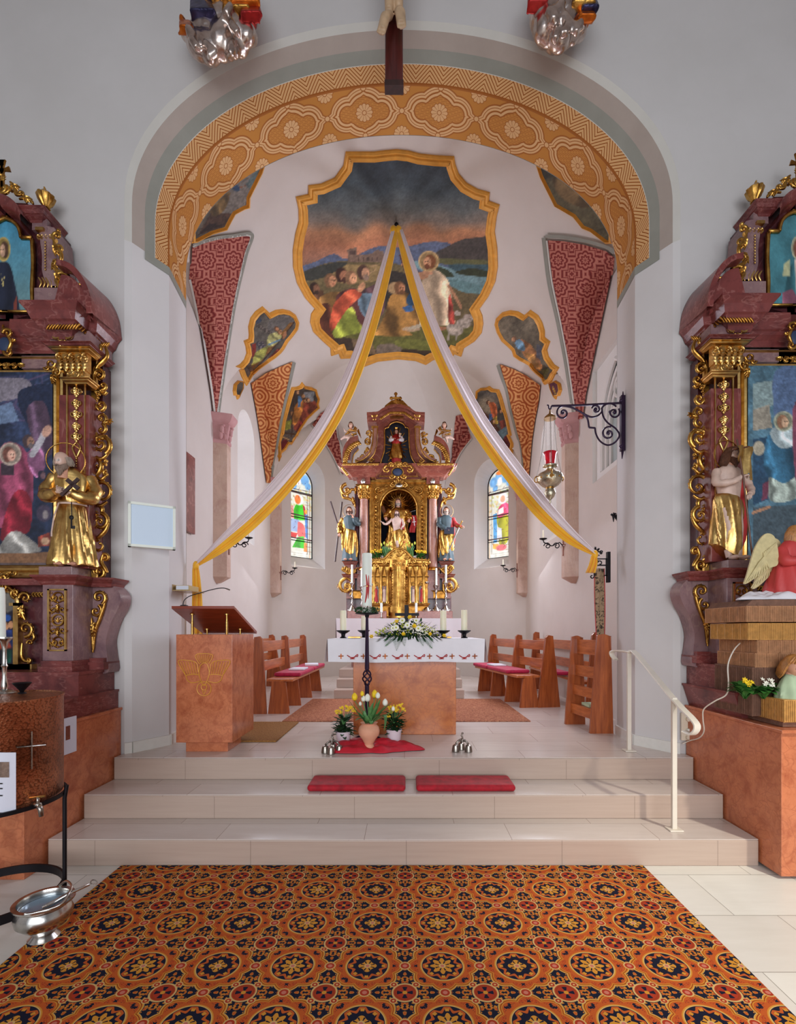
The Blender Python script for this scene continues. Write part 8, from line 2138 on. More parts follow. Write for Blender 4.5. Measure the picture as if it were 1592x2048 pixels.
for k in range(28):
 a = 2*pi*(k+.5)/28; q0, q1 = .2, (.38 if k % 2 else .31); ry.tube([(cos(a)*q0*.8, .03, .5+sin(a)*q0*1.6), (cos(a)*q1*.85, .02, .5+sin(a)*q1*1.5)], [.006, .016], 5)
md.part('sun_rays', ry, 'gold')
# putti
for i, (x, y, s, lab) in enumerate(((335, 500, 1, 'gilded cherub reclining on the broken pediment nearer the lectern'), (1100, 500, -1, 'gilded cherub seated on the broken pediment nearer the sanctuary lamp'))):
 pu = Fig('cherub', lab, 'statue', P9(x, y, YH-.2), .30)
 b = MB(); b.ell((0, 0, .35), (.17, .14, .22)); b.tube([(0, 0, .5), (0, 0, .75)], .10, 10); b.tube([(-.08, -.05, .25), (-.35*s, -.15, .2), (-.62*s, -.1, .05)], [.12, .10, .05], 10); b.tube([(.08, -.05, .25), (.1*-s, -.25, .12), (-.2*s, -.2, -.2)], [.12, .10, .05], 10)
 for q in (-1, 1): b.tube([(q*.12, 0, .6), (q*.35, -.1, .55), (q*.45, -.15, .75)], [.08, .06, .04], 8)
 pu.part('body', b, 'pale_skin', remesh=.012); pu.head((0, -.03, .95), .17, skin=(216, 170, 146), hair=M['hair_brown'])
 d_ = MB(); [d_.tube([(.2*cos(k), -.1, .25+.1*k), (.3*sin(k*2)+.1, -.16, .35+.05*k), (.35*cos(k+1), -.1, .15+.1*k)], [.04, .07, .03], 6) for k in range(5)]; pu.part('drapery', d_, 'gold')
 w = MB(); [w.tube([(s*.1, .1, .6), (s*(.25+.05*k), .15, .95-.05*k), (s*(.3+.08*k), .12, .75-.13*k)], [.05, .06, .02], 6) for k in range(5)]; pu.part('wing', w, 'gold')
# ------------------------------------------------------------------ candlesticks of the high altar
def candlestick(x, ytop, yw, yb, Y, lab, grp='silver candlesticks on the high altar', white=True):
 px, c = HX+x/HS, XP(HX+x/HS, Y); z0, z1, z2 = ZP(HY0+yb/HS, Y), ZP(HY0+yw/HS, Y), ZP(HY0+ytop/HS, Y); h = z1-z0
 t_ = thing('candlestick', lab, 'candlestick', (c, Y, z0), grp); u = .075
 mb = MB().lathe([(u*1.0, z0), (u*.85, z0+h*.06), (u*.5, z0+h*.14), (u*.2, z0+h*.2), (u*.36, z0+h*.27), (u*.16, z0+h*.33), (u*.2, z0+h*.45), (u*.34, z0+h*.5), (u*.15, z0+h*.56), (u*.2, z0+h*.7), (u*.42, z0+h*.76), (u*.18, z0+h*.82), (u*.3, z0+h*.9), (u*.62, z0+h*.97), (u*.62, z1), (.01, z1)], (c, Y, 0), 20)
 for k in range(3): a = 2*pi*k/3-.5; mb.ell((c+cos(a)*u*.95, Y+sin(a)*u*.95, z0+.012), .016, 8, 6)
 mk('stick', mb, 'silver', t_, auto=40); mk('candle', MB().lathe([(.021, z1), (.020, z2-.004), (.008, z2)], (c, Y, 0), 14), 'candle_white', t_, auto=50)
names = {345: 'outermost on the lectern side', 425: 'second from the lectern side, behind the paschal candle', 515: 'beside the paschal candle and next to the tabernacle', 955: 'next to the tabernacle on the sanctuary lamp side', 1033: 'middle one on the sanctuary lamp side', 1113: 'outermost on the sanctuary lamp side'}
for x, a, b, c in ((345, 1512, 1660, 1893), (425, 1540, 1690, 1885), (515, 1512, 1670, 1885), (955, 1512, 1655, 1885), (1033, 1540, 1680, 1885), (1113, 1515, 1660, 1888)): candlestick(x, a, b, 1893, 8.68, 'silver candlestick with white candle, '+names[x])
for x, lab in ((585, 'slim white candle on the high altar table near the paschal candle'), (870, 'slim white candle on the high altar table behind the flower arrangement')):
 Y = 8.15; c = XP(HX+x/HS, Y); t_ = thing('table_candle', lab, 'candle', (c, Y, 1.724), 'slim candles on the lace cloth'); z1 = ZP(HY0+1905/HS, Y)
 mk('holder', MB().lathe([(.05, 1.724), (.04, 1.735), (.012, 1.75), (.012, z1), (.03, z1+.006), (.01, z1+.008)], (c, Y, 0), 16), 'silver', t_, auto=40); mk('candle', MB().lathe([(.02, z1), (.02, ZP(HY0+1828/HS, Y)), (.006, ZP(HY0+1825/HS, Y))], (c, Y, 0), 14), 'candle_white', t_, auto=50)
# flowers on the tabernacle
q = random.Random(4)
for i, (x, y0, kind, lab) in enumerate(((545, 1470, 0, 'yellow flowering plant on the tabernacle, outer one on the lectern side'), (620, 1465, 1, 'pale yellow tulips on the tabernacle, lectern side'), (825, 1465, 1, 'pale yellow tulips on the tabernacle, sanctuary lamp side'), (905, 1475, 0, 'yellow flowering plant on the tabernacle, outer one on the sanctuary lamp side'))):
 b = Vector(P9(x, y0, 8.75)); t_ = thing('tabernacle_flowers', lab, 'flowers', tuple(b), 'flowers on top of the tabernacle'); lm, pm = MB(), MB()
 if kind == 0:
  for k in range(60): a = q.random()*2*pi; p = b+Vector((cos(a)*.05, sin(a)*.04, q.random()*.10)); blade(lm, p, p+Vector((cos(a)*.06, sin(a)*.05, .03)), .035, n=3)
  for k in range(26): pm.ell(b+Vector((q.uniform(-.10, .10), -.05+q.uniform(-.03, .03), .12+q.random()*.06)), .013, 6, 4)
 else:
  for k in range(26): p = b+Vector((q.uniform(-.04, .04), q.uniform(-.03, .03), 0)); blade(lm, p, p+Vector((q.uniform(-.10, .10), -.04, .14+.12*q.random())), .03, n=4)
  for k in range(4): pm.ell(b+Vector((-.075+.05*k, -.05, .25+.03*(k % 2))), (.017, .017, .032), 8, 6)
 mk('leaves', lm, 'leaf_tulip' if kind else 'leaf_green', t_); mk('blossoms', pm, 'petal_lime' if kind else 'petal_yellow', t_, smooth=True)
# ------------------------------------------------------------------ sanctuary lamp on its bracket
f = FR(4.4); wb_ = thing('wall_bracket', 'black wrought iron scroll bracket carrying the sanctuary lamp', 'bracket', f(1246, 845))
mb = MB(); bar(mb, f, 1241, 792, 1249, 902, -.02, .02); mb.tube([f(1246, 783), f(1246, 795), f(1245, 905), f(1244, 918)], [.004, .012, .012, .003], 6)
for y in (802, 893): mb.ell(f(1243, y), .022, 8, 6)
mk('mounting_bar', mb, 'purple_iron', wb_)
mb = MB(); mb.tube([f(x, y) for x, y in ((1241, 806), (1170, 810), (1103, 812))], .010, 6); mb.tube([f(x, y) for x, y in smoothpts([(1103,812),(1101,818),(1098,817),(1097,811),(1094,810)], 4)], .007, 6)
def cu(pts, r=.0085): mb.tube([f(x, y) for x, y in smoothpts(pts, 6)], r, 6)
def sp(cx, cy, r, a0, sw, r1=.15): n = 26; mb.tube([f(cx+r*(1-(1-r1)*k/n)*cos(radians(a0+sw*k/n)), cy+r*(1-(1-r1)*k/n)*sin(radians(a0+sw*k/n))) for k in range(n+1)], .0085, 6); mb.ell(f(cx, cy), .014, 8, 6)
cu([(1128,812),(1143,815),(1158,822),(1168,828),(1182,834),(1194,832),(1203,824),(1204,816)]); sp(1126, 826, 15, -60, -520); sp(1192, 819, 9, 200, 480); cu([(1204,820),(1207,834),(1216,846),(1230,856),(1238,866)]); sp(1220, 824, 18, 200, 120, .9); sp(1228, 825, 12, -40, 480)
cu([(1168,828),(1175,838),(1178,855)]); cu([(1178,855),(1190,856)]); cu([(1190,856),(1192,868),(1200,882),(1214,890),(1228,886),(1238,874),(1238,866)]); sp(1217, 867, 14, 290, -500)
mk('scrollwork', mb, 'purple_iron', wb_)
Yl = 4.4; xl = XP(1100, Yl); zl = lambda y: ZP(y, Yl); u = Yl/FPX
lp = thing('sanctuary_lamp', 'hanging sanctuary lamp with red glass and silver gilt bowl', 'hanging lamp', (xl, Yl, zl(1010)))
mk('canopy', MB().lathe([(12*u, zl(838)), (11*u, zl(834)), (5*u, zl(829)), (2*u, zl(826)), (1*u, zl(818))], (xl, Yl, 0), 24), 'brass', lp, auto=40)
x0 = XP(1098, Yl)
for k in range(3):
 a = 2*pi*k/3+.35; mb = MB(); p0 = Vector((xl+11*u*cos(a), Yl+11*u*sin(a), zl(834))); p1 = Vector((xl+31*u*cos(a), Yl+31*u*sin(a), zl(955))); n = 34
 for i in range(n):
  c = p0.lerp(p1, (i+.5)/n)+Vector((cos(a), sin(a), 0))*(-5*u*sin(pi*i/n)); mb.tube([tuple(c+Vector((cos(2*pi*j/8)*.004*(i % 2), cos(2*pi*j/8)*.004*(1-i % 2), sin(2*pi*j/8)*.0085))) for j in range(8)], .0014, 4, closed=True)
 mk('chain', mb, 'pewter', lp)
mb = MB(); 
for dx in (-8, 0, 8): mb.tube([(xl+dx*u, Yl, zl(832)), (xl+dx*u, Yl, zl(908))], .0012, 4)
mk('glass_wires', mb, 'pewter', lp)
mk('red_glass', MB().lathe([(8*u, zl(936)), (9.5*u, zl(925)), (11*u, zl(910)), (13.5*u, zl(905)), (12.5*u, zl(905)), (10*u, zl(911)), (7*u, zl(934))], (xl, Yl, 0), 24), 'ruby_glass', lp, smooth=True)
mk('bowl', MB().lathe([(.5*u, zl(1008)), (2*u, zl(1004)), (2*u, zl(1000)), (8*u, zl(994)), (11*u, zl(986)), (9*u, zl(980)), (7*u, zl(976)), (16*u, zl(971)), (23*u, zl(963)), (25*u, zl(955)), (22*u, zl(948)), (12*u, zl(943)), (7*u, zl(940)), (8*u, zl(936)), (14*u, zl(934)), (14*u, zl(931)), (8*u, zl(934))], (xl, Yl, 0), 36, flute=(18, .05)), 'silver_gilt', lp, auto=50)
mb = MB()
for k in range(3):
 a = 2*pi*k/3+.35; c = Vector((xl+28*u*cos(a), Yl+28*u*sin(a), zl(953))); mb.tube([tuple(c+Vector((cos(a)*cos(t)*5*u, sin(a)*cos(t)*5*u, sin(t)*6*u))) for t in [2*pi*j/12 for j in range(12)]], .006, 6, closed=True); mb.ell((xl+24*u*cos(a), Yl+24*u*sin(a), zl(958)), .018, 8, 6)
for k in range(12): a = 2*pi*k/12; mb.ell((xl+24*u*cos(a), Yl+24*u*sin(a), zl(958)), .009, 6, 4)
mb.lathe([(7.5*u, zl(979)), (8.5*u, zl(976)), (7.5*u, zl(973))], (xl, Yl, 0), 20); mb.lathe([(7*u, zl(943)), (8.5*u, zl(941)), (7*u, zl(938))], (xl, Yl, 0), 20)
mk('gilt_handles', mb, 'gold', lp, smooth=True)
# ------------------------------------------------------------------ yellow and white festoons
hk = ray(792, 452)[0]; YHk = hk.y-.1
tag(mk('ceiling_hook', MB().tube([tuple(hk), tuple(P(793, 450, YHk))], .018, 8).ell(P(793, 450, YHk), .03), 'dark_iron'), 'small dark hook in the vault painting holding the drapes', 'hook')
def festoon(lab, pts, wd, side, Ye, tail):
 """pts: pixel centreline of the yellow strip; wd: (yellow, white) widths along it; side: on which side the white lies"""
 t_ = thing('festoon_drape', lab, 'drape', tuple(P(*pts[0], YHk)), 'yellow and white cloth drapes from the vault hook')
 S = smoothpts([(x, y, a, b, i/(len(pts)-1)) for i, ((x, y), (a, b)) in enumerate(zip(pts, wd))], 10); n = len(S)
 L = [0]
 for i in range(1, n): L.append(L[-1]+hypot(S[i][0]-S[i-1][0], S[i][1]-S[i-1][1]))
 for nm, mat, wh in (('white_strip', 'drape_white', 1), ('yellow_strip', 'drape_yellow', 0)):
  rows = []
  for i, (x, y, a, b, t) in enumerate(S):
   p0 = S[max(0, i-1)]; p1 = S[min(n-1, i+1)]; dx, dy = p1[0]-p0[0], p1[1]-p0[1]; l = hypot(dx, dy) or 1; nx, ny = -dy/l*side, dx/l*side
   q = L[i]/L[-1]; Y = YHk+(Ye-YHk)*(q**.9); m = 18; row = []
   g = .25+.75*sin(pi*min(1, max(0, q)))**.7
   for k in range(m+1):
    u = k/m
    off = (-a/2+a*u) if not wh else (a/2-3+(b+3)*u)
    w = (.022*sin(u*(9 if not wh else 6)+.6)+.012*sin(u*19+q*3))*g+(.03*sin(pi*u))*g+(0 if not wh else .015)
    row.append(tuple(P(x+nx*off, y+ny*off, Y+.0-w)))
   rows.append(row)
  mk(nm, MB().grid(rows), mat, t_, smooth=True, solid=.003)
 mb = MB(); (x0, y0, x1, y1, w0, w1) = tail; rows = []
 for j in range(14):
  v = j/13; rows.append([tuple(P(x0+(x1-x0)*v+(u-.5)*(w0+(w1-w0)*v**.5)+1.5*sin(v*4), y0+(y1-y0)*v, Ye-.02*sin(u*14+v*2)*(.4+v))) for u in [k/16 for k in range(17)]])
 mk('hanging_tail', MB().grid(rows), 'drape_yellow', t_, smooth=True, solid=.003)
 mk('knot', MB().ell(P(*pts[-1], Ye), (.03, .03, .045), 10, 8), 'drape_yellow', t_, smooth=True)
 mk('top_knot', MB().ell(P(792-side*5, 462, YHk), (.05, .05, .07), 10, 8), 'drape_yellow', t_, smooth=True)
festoon('yellow and white cloth drape hanging from the vault hook down to the lectern side', [(793,458),(777,530),(757,610),(730,700),(695,790),(655,865),(610,930),(560,990),(505,1045),(450,1090),(392,1131)], [(11,3),(16,6),(18,9),(19,11),(20,14),(21,17),(21,19),(22,20),(24,16),(22,8),(7,2)], 1, 4.62, (391, 1131, 395, 1268, 10, 24))
festoon('yellow and white cloth drape hanging from the vault hook down to the banner side', [(796,458),(815,530),(838,610),(868,690),(905,770),(945,845),(985,905),(1030,965),(1080,1025),(1135,1075),(1190,1109)], [(11,3),(16,7),(18,12),(19,15),(20,17),(21,19),(22,20),(23,19),(24,16),(20,10),(7,2)], -1, 4.62, (1188, 1110, 1182, 1146, 8, 20))
# ------------------------------------------------------------------ sconces with consecration crosses
for i, (X, Y, y, s, lab) in enumerate(((XLc+.17, 6.65, 1090, 1, 'iron candle sconce on the near pilaster of the lectern side, mostly behind the drape'), (XLc+.17, 9.4, 1146, 1, 'iron candle sconce on the far pilaster of the lectern side'), (XRc-.17, 6.65, 1092, -1, 'iron candle sconce on the near pilaster under the sanctuary lamp'), (XRc-.17, 9.4, 1141, -1, 'iron candle sconce on the far pilaster of the sanctuary lamp side'))):
 z = ZP(y, Y); t_ = thing('wall_sconce', lab, 'sconce', (X, Y, z), 'iron apostle sconces on the pilasters'); mb = MB()
 pt = lambda a, b: (X+s*a, Y, z+b)
 for cx, r in ((.09, .05), (.22, .05)):
  mb.tube([pt(cx+r*(1-.8*k/20)*cos(2.6*pi*k/20), r*(1-.8*k/20)*sin(2.6*pi*k/20)) for k in range(21)], .007, 6)
 mb.tube([pt(0, 0), pt(.05, .05), pt(.16, .0), pt(.27, .05), pt(.28, .09)], .008, 6); mk('scroll_arm', mb, 'dark_iron', t_)
 mb = MB().lathe([(.012, z+.08), (.05, z+.095), (.055, z+.105), (.015, z+.1)], (X+s*.28, Y, 0), 14); mk('drip_pan', mb, 'dark_iron', t_, auto=40)
 mk('candle', MB().lathe([(.013, z+.1), (.012, z+.22)], (X+s*.28, Y, 0), 10), 'candle_wax', t_)
 mb = MB(); mb.box(X, X+s*.012, Y-.02, Y+.005, z-.14, z+.14); mb.box(X, X+s*.012, Y-.1, Y+.1, z-.012, z+.012); mk('cross', mb, 'rust_marble', t_)
# ------------------------------------------------------------------ banner on iron bracket
f = FR(4.66); bn = thing('banner_bracket', 'black iron bracket with scrolls on the arch edge holding a banner', 'bracket', f(1217, 1135))
mb = MB(); bar(mb, f, 1213.5, 1104, 1219.5, 1165, -.02, .02); bar(mb, f, 1185, 1117, 1216, 1119, 0, .01); bar(mb, f, 1185, 1129.5, 1216, 1132, 0, .012); bar(mb, f, 1187, 1117, 1189, 1153, 0, .01); bar(mb, f, 1211, 1117, 1213, 1152, 0, .01); bar(mb, f, 1208, 1150, 1216, 1152, 0, .01)
for x, y, r, a, sw in ((1198,1108,6,0,-300),(1203,1104,4,90,300),(1184,1153,4,0,300),(1200,1126,5,180,300),(1193,1124,4,0,-330)): n = 12; mb.tube([f(x+r*(1-.6*k/n)*cos(radians(a+sw*k/n)), y+r*(1-.6*k/n)*sin(radians(a+sw*k/n))) for k in range(n+1)], .006, 5)
for a in (-130, -90, -50): leaf(mb, f, 1190, 1106, 11, a, .4)
mk('iron_frame', mb, 'dark_iron', bn)
mb = MB(); f = FR(4.70); rows = [[f(1190+(x-1190)*1.0+2.5*(y-1137)/165*(1 if x < 1198 else -.5), y, .02*sin(k*2.1+y*.02)) for k, x in enumerate((1189.5, 1194, 1198, 1203, 1208.5))] for y in range(1137, 1312, 8)]
ba = mk('hanging_banner', MB().grid(rows), 'banner_brocade', solid=.006, smooth=True); tag(ba, 'long narrow brocade banner hanging edge on from the iron bracket', 'banner')
mb = MB(); mb.tube([tuple(Vector(r[0])+Vector((0, -.006, 0))) for r in rows], .005, 5); mb.tube([tuple(Vector(r[-1])+Vector((0, -.006, 0))) for r in rows], .005, 5); mk('red_border', mb, 'cloth_red', ba)
f = FR(4.66); mb = MB(); leaf(mb, f, 1226, 1026, 14, 60, .5); mb.tube([f(1222, 1028), f(1227, 1032), f(1227, 1044)], [.01, .014, .003], 6); tag(mk('wall_hook', mb, 'dark_iron'), 'small dark iron ornament hook on the arch edge above the banner', 'hook')
# ------------------------------------------------------------------ crucifix over the arch
Yc = 3.60; f = FR(Yc); cx = thing('crucifix', 'large wooden crucifix hanging in the arch with only the feet of the figure in view', 'crucifix', f(788, 170))
mb = MB().box(XP(770, Yc), XP(806, Yc), Yc, Yc+.06, ZP(170, Yc), 7.6); mk('beam', mb, 'cross_wood', cx, bevel=.008)
mk('foot_cap', MB().box(XP(769, Yc), XP(807, Yc), Yc-.004, Yc+.064, ZP(171, Yc), ZP(160, Yc)), 'dark_wood', cx)
mb = MB()
for s_, (kx, ky), (ax, ay), (tx_, ty_) in ((-1, (781,-170), (778, 22), (763, 62)), (1, (795,-170), (798, 14), (803, 50))):
 K = P(kx, ky, Yc-.16); A = P(ax, ay, Yc-.07); Tt = P(tx_, ty_, Yc-.13); H0 = Vector((XP(788, Yc)+s_*.06, Yc-.08, K.z+.36))
 mb.tube([tuple(H0), tuple(K), tuple((K+A)/2+Vector((0, .02, 0))), tuple(A)], [.085, .055, .052, .030], 14); mb.tube([tuple(A+Vector((0, .02, -.01))), tuple((A+Tt)/2+Vector((0, -.02, 0))), tuple(Tt)], [.036, .040, .036], 12, flat=.8)
 dv = (Tt-A).normalized(); sd = dv.cross(Vector((0, -1, 0))).normalized()
 for k in range(5): b = Tt+sd*(k-2)*.0135; mb.tube([tuple(b), tuple(b+dv*(.036-.004*abs(k-1-(s_ > 0)*2)))], [.010, .007], 6)
mb.ell((XP(788, Yc), Yc-.09, f(0, -170)[2]+.42), (.14, .09, .16), 14, 10); mk('corpus', mb, 'corpus_skin', cx, remesh=.0065)
mb = MB(); 
for p in ((775, 38), (800, 30)): mb.ell(P(*p, Yc-.125), .012, 8, 6)
mk('nail', mb, 'dark_iron', cx)
# ------------------------------------------------------------------ angels on clouds
q = random.Random(2)
for i, (lumps, robes, lab) in enumerate((
 ([(392,88,24),(412,60,26),(420,96,24),(440,40,28),(446,80,30),(470,58,26),(480,86,22),(494,72,18),(425,108,14),(462,102,14),(380,64,16),(455,20,22)], [((455,-20,40,34),'gold_deep'),((488,5,24,24),'orange_lustre'),((500,30,16,20),'red_lustre'),((403,25,20,22),'blue_lustre'),((371,58,9,12),'orange_lustre'),((470,18,22,20),'gold')], 'silvered cloud with the robes of a gilded angel above the arch, lectern side'),
 ([(1085,30,26),(1092,58,26),(1112,70,26),(1130,60,26),(1105,30,28),(1135,40,26),(1150,58,20),(1148,74,12),(1120,15,26),(1090,75,14),(1160,50,12)], [((1120,-30,44,30),'gold_deep'),((1074,6,16,26),'red_lustre'),((1165,8,18,24),'gold'),((1178,18,12,16),'blue_lustre'),((1172,36,12,12),'orange_lustre'),((1102,-4,14,12),'blue_lustre')], 'silvered cloud with the robes of a gilded angel above the arch, sanctuary lamp side'))):
 Y = 3.68; x0, y0 = lumps[4][:2]; t_ = thing('cloud_angel', lab, 'sculpture', tuple(P(x0, y0, Y)), 'angels on silvered clouds over the arch')
 mb = MB()
 for x, y, r in lumps:
  for k in range(3): mb.ell(P(x+q.uniform(-6, 6), y+q.uniform(-4, 4), Y+q.uniform(-.05, .03)), (r*.0034, r*.0036, r*.0044), 12, 8, Matrix.Rotation(q.uniform(-.5, .5), 3, 'Y'))
 for k in range(9):
  x, y, r = q.choice(lumps); a = q.uniform(.9, 2.2); p = [P(x+cos(a)*r*t+4*sin(t*3+k), y+sin(a)*r*t, Y-.10-.05*(1-t*t)) for t in (-.8, -.3, .3, .8)]; mb.tube(p, [.012, .030, .032, .012], 8)
 mk('cloud', mb, 'silver_leaf', t_, remesh=.012)
 for (x, y, rx, ry), mt in robes:
  mb = MB(); c = P(x, y, Y)
  mb.ell(c, (rx*.0033, .09, ry*.0036), 14, 10)
  for k in range(7): a = q.uniform(.6, 2.4); mb.tube([P(x+(k-3)*rx*.3, y-ry, Y-.06), P(x+(k-3)*rx*.33+3, y, Y-.12), P(x+(k-3)*rx*.36+q.uniform(-4, 4), y+ry*.9, Y-.07)], [.02, .026, .012], 7)
  mk('robe', mb, mt, t_, remesh=.010)
# ------------------------------------------------------------------ copper water tank on its iron stand
cx_, cy_, r = -2.16, 2.49, .298
tk = thing('copper_tank', 'hammered copper holy water tank with a brass tap', 'tank', (cx_, cy_, .627))
mk('barrel', MB().lathe([(r*.98, .632), (r, .645), (r, 1.15), (r*1.012, 1.155), (r*1.012, 1.165), (r*.985, 1.166), (r*.97, 1.158), (.002, 1.175)], (cx_, cy_, 0), 72), 'copper', tk, auto=40)
def onv(px, py, w=.004):   # point on the tank seen at that pixel
 d = Vector(((px-VX)/FPX, 1, 0)); a = d.x**2+1; b = -2*(d.x*cx_+cy_); c = cx_**2+cy_**2-(r+w)**2; t = (-b-sqrt(max(0, b*b-4*a*c)))/(2*a); return Vector((d.x*t, t, ZP(py, t)))
mb = MB(); mb.tube([onv(64, 1463), onv(64, 1538)], .0028, 6); mb.tube([onv(x, 1492.5-.0*x+(64-x)*.09) for x in (33, 48, 64, 78, 91)], .004, 6); mk('copper_cross', mb, 'pewter', tk)
mb = MB(); p = onv(66, 1608, .0); o = Vector((p.x-cx_, p.y-cy_, 0)).normalized(); mb.tube([p, p+o*.05], .012, 10); mb.tube([p+o*.04, p+o*.055+Vector((0, 0, -.02)), p+o*.06+Vector((0, 0, -.055))], [.014, .012, .010], 10); mb.tube([p+o*.035, p+o*.035+Vector((0, 0, .04))], .007, 8); tp = mk('tap', mb, 'pewter', tk, smooth=True)
mk('tap_lever', MB().tube([p+o*.035+Vector((-.04, 0, .035)), p+o*.035+Vector((.035, 0, .045))], .006, 6), 'brass', tp)
pp = MB(); pp.grid([[onv(x, y, .004) for x in (-60, -40, -20, 0, 15, 32)] for y in (1505, 1565, 1625)]); sheet = mk('paper_sheet', pp, 'paper', smooth=True); tag(sheet, 'white paper notice fixed to the copper tank', 'paper')
pp = MB(); pp.grid([[onv(x, y, .006) for x in (-40, -20, 0, 18)] for y in (1524, 1555)]); mk('printed_picture', pp, 'beard_grey', sheet)
for y in (1566, 1576, 1590): pp = MB(); pp.grid([[onv(x, yy, .006) for x in (-40, -20, -5, 5)] for yy in (y, y+2.5)]); mk('text_line', pp, 'black', sheet)
sd = thing('tank_stand', 'black iron stand with two rings under the copper tank', 'stand', (cx_, cy_, 0))
for z, rr_, hh in ((.628, r+.012, .02), (.12, r-.0, .045)): mk('ring', MB().lathe([(rr_-.006, z-hh/2), (rr_+.006, z-hh/2), (rr_+.006, z+hh/2), (rr_-.006, z+hh/2), (rr_-.006, z-hh/2)], (cx_, cy_, 0), 56, cap=False), 'dark_iron', sd, auto=40)
for a in (18, 138, 258): a = radians(a); x, y = cx_+cos(a)*(r+.018), cy_+sin(a)*(r+.018); mk('leg', MB().tube([(x, y, .002), (x, y, .60), (x+cos(a)*.01, y+sin(a)*.01, .67)], .0105, 8), 'dark_iron', sd)
Yk = 2.60; xk = XP(9, Yk); z0 = 1.172; cs_ = thing('candlestick', 'tall silver candlestick with pale green white candle on the copper tank lid', 'candlestick', (xk, Yk, z0))
zk = lambda y: ZP(y, Yk); w = Yk/FPX
mk('stick', MB().lathe([(20*w, z0), (14*w, z0+.012), (5*w, zk(1378)), (6*w, zk(1370)), (3.6*w, zk(1355)), (4*w, zk(1335)), (6*w, zk(1332)), (4*w, zk(1328)), (3.4*w, zk(1300)), (7*w, zk(1284)), (14*w, zk(1277)), (14*w, zk(1274)), (2*w, zk(1274))], (xk, Yk, 0), 24), 'silver', cs_, auto=40)
mk('candle', MB().lathe([(11*w, zk(1275)), (10*w, zk(1185)), (8*w, zk(1175))], (xk-.03, Yk, 0), 20), 'candle_white', cs_, auto=50)
xk = XP(44, Yk); fn_ = thing('candle_dish', 'dark funnel shaped candle dish on the copper tank lid', 'candle holder', (xk, Yk, 1.17)); mk('cup', MB().lathe([(8*w, 1.168), (6*w, 1.175), (3*w, zk(1384)), (5*w, zk(1380)), (16*w, zk(1366)), (15*w, zk(1365)), (1*w, zk(1369))], (xk, Yk, 0), 20), 'dark_iron', fn_, auto=40)
mb = MB(); X = -2.305; ya, yb = X*FPX/(126-VX), X*FPX/(152-VX); mb.box(X, X+.004, ya, yb, ZP(1503, 3.3), ZP(1432, 3.3)); nt_ = tag(mk('altar_notice', mb, 'paper'), 'white sheet with red pattern hanging on the marble block behind the copper tank', 'paper')
mk('notice_picture', MB().box(X+.004, X+.006, ya+.02, ya+.06, ZP(1475, 3.3), ZP(1448, 3.3)), 'rust_marble', nt_)
# ------------------------------------------------------------------ holy water bucket
bx, by = XP(88, 2.33), 2.33; bk_ = thing('holy_water_bucket', 'silver footed holy water bucket filled with water on the floor', 'bucket', (bx, by, 0))
mk('body', MB().lathe([(.078, .003), (.078, .012), (.066, .022), (.055, .032), (.062, .045), (.10, .07), (.135, .10), (.142, .125), (.132, .15), (.122, .165), (.128, .175), (.150, .185), (.150, .192), (.126, .192), (.118, .17), (.12, .15), (.002, .148)], (bx, by, 0), 48, sx=.86, sy=.86), 'silver', bk_, auto=40)
mk('water', MB().lathe([(.117, .160), (.001, .161)], (bx, by, 0), 40, sx=.86, sy=.86), 'clear_water', bk_)
mb = MB(); mb.tube(smoothpts([(bx-.02, by+.13, .19), (bx+.03, by+.11, .225), (bx+.10, by+.05, .235), (bx+.13, by-.01, .23), (bx+.12, by-.06, .20), (bx+.03, by-.11, .19), (bx-.0, by-.12, .195)], 5), .006, 8); mk('handle', mb, 'silver', bk_, smooth=True)
asp = thing('aspergillum', 'silver sprinkler resting in the holy water bucket', 'sprinkler', (bx+.05, by, .17)); mb = MB(); mb.tube([(bx+.02, by-.03, .165), (bx+.10, by+.03, .205), (bx+.17, by+.08, .225)], [.015, .009, .007], 8); mk('shaft', mb, 'silver', asp, smooth=True)
mk('ring_grip', MB().tube([(bx+.185+.016*cos(t), by+.09, .23+.012*sin(t)) for t in [2*pi*k/12 for k in range(12)]], .003, 6, closed=True), 'silver', asp)
# ------------------------------------------------------------------ straw display on the other side altar
zt_ = .915
sw_ = thing('straw_display', 'tiered straw covered box tower on the marble side altar block', 'display', (2.6, 3.15, zt_))
def reed(name, x0, x1, y0, y1, z0, z1, mat='reed', nx=6):
 mb = MB(); mb.box(x0, x1, y0, y1, z0, z1); o = mk(name, mb, mat, sw_, bevel=.003); nn = max(2, int((x1-x0)/.075)); mb = MB()
 for k in range(nn):
  a = x0+(x1-x0)*k/nn
  for j in range(6): xx = a+.006+(x1-x0)/nn*.9*j/6; mb.tube([(xx, y0-.002, z0+.006), (xx, y0-.002, z1-.006)], .003, 5)
  mb.tube([(a, y0-.003, z0), (a, y0-.003, z1)], .0035, 5)
 m2 = max(2, int((y1-y0)/.075))
 for k in range(m2):
  a = y0+(y1-y0)*k/m2
  for j in range(5): yy = a+.006+(y1-y0)/m2*.9*j/5; mb.tube([(x0-.002, yy, z0+.006), (x0-.002, yy, z1-.006)], .003, 5)
 mk('straw_facing', mb, mat, o); 
XS = lambda px, Y=3.12: XP(px, Y); ZS_ = lambda py, Y=3.12: ZP(py, Y)
reed('trough', 2.33, 3.3, 2.93, 3.40, .945, 1.085, 'reed_gold'); mk('trough_base', MB().box(2.34, 3.3, 2.95, 3.38, zt_, .945), 'reed_dark', sw_)
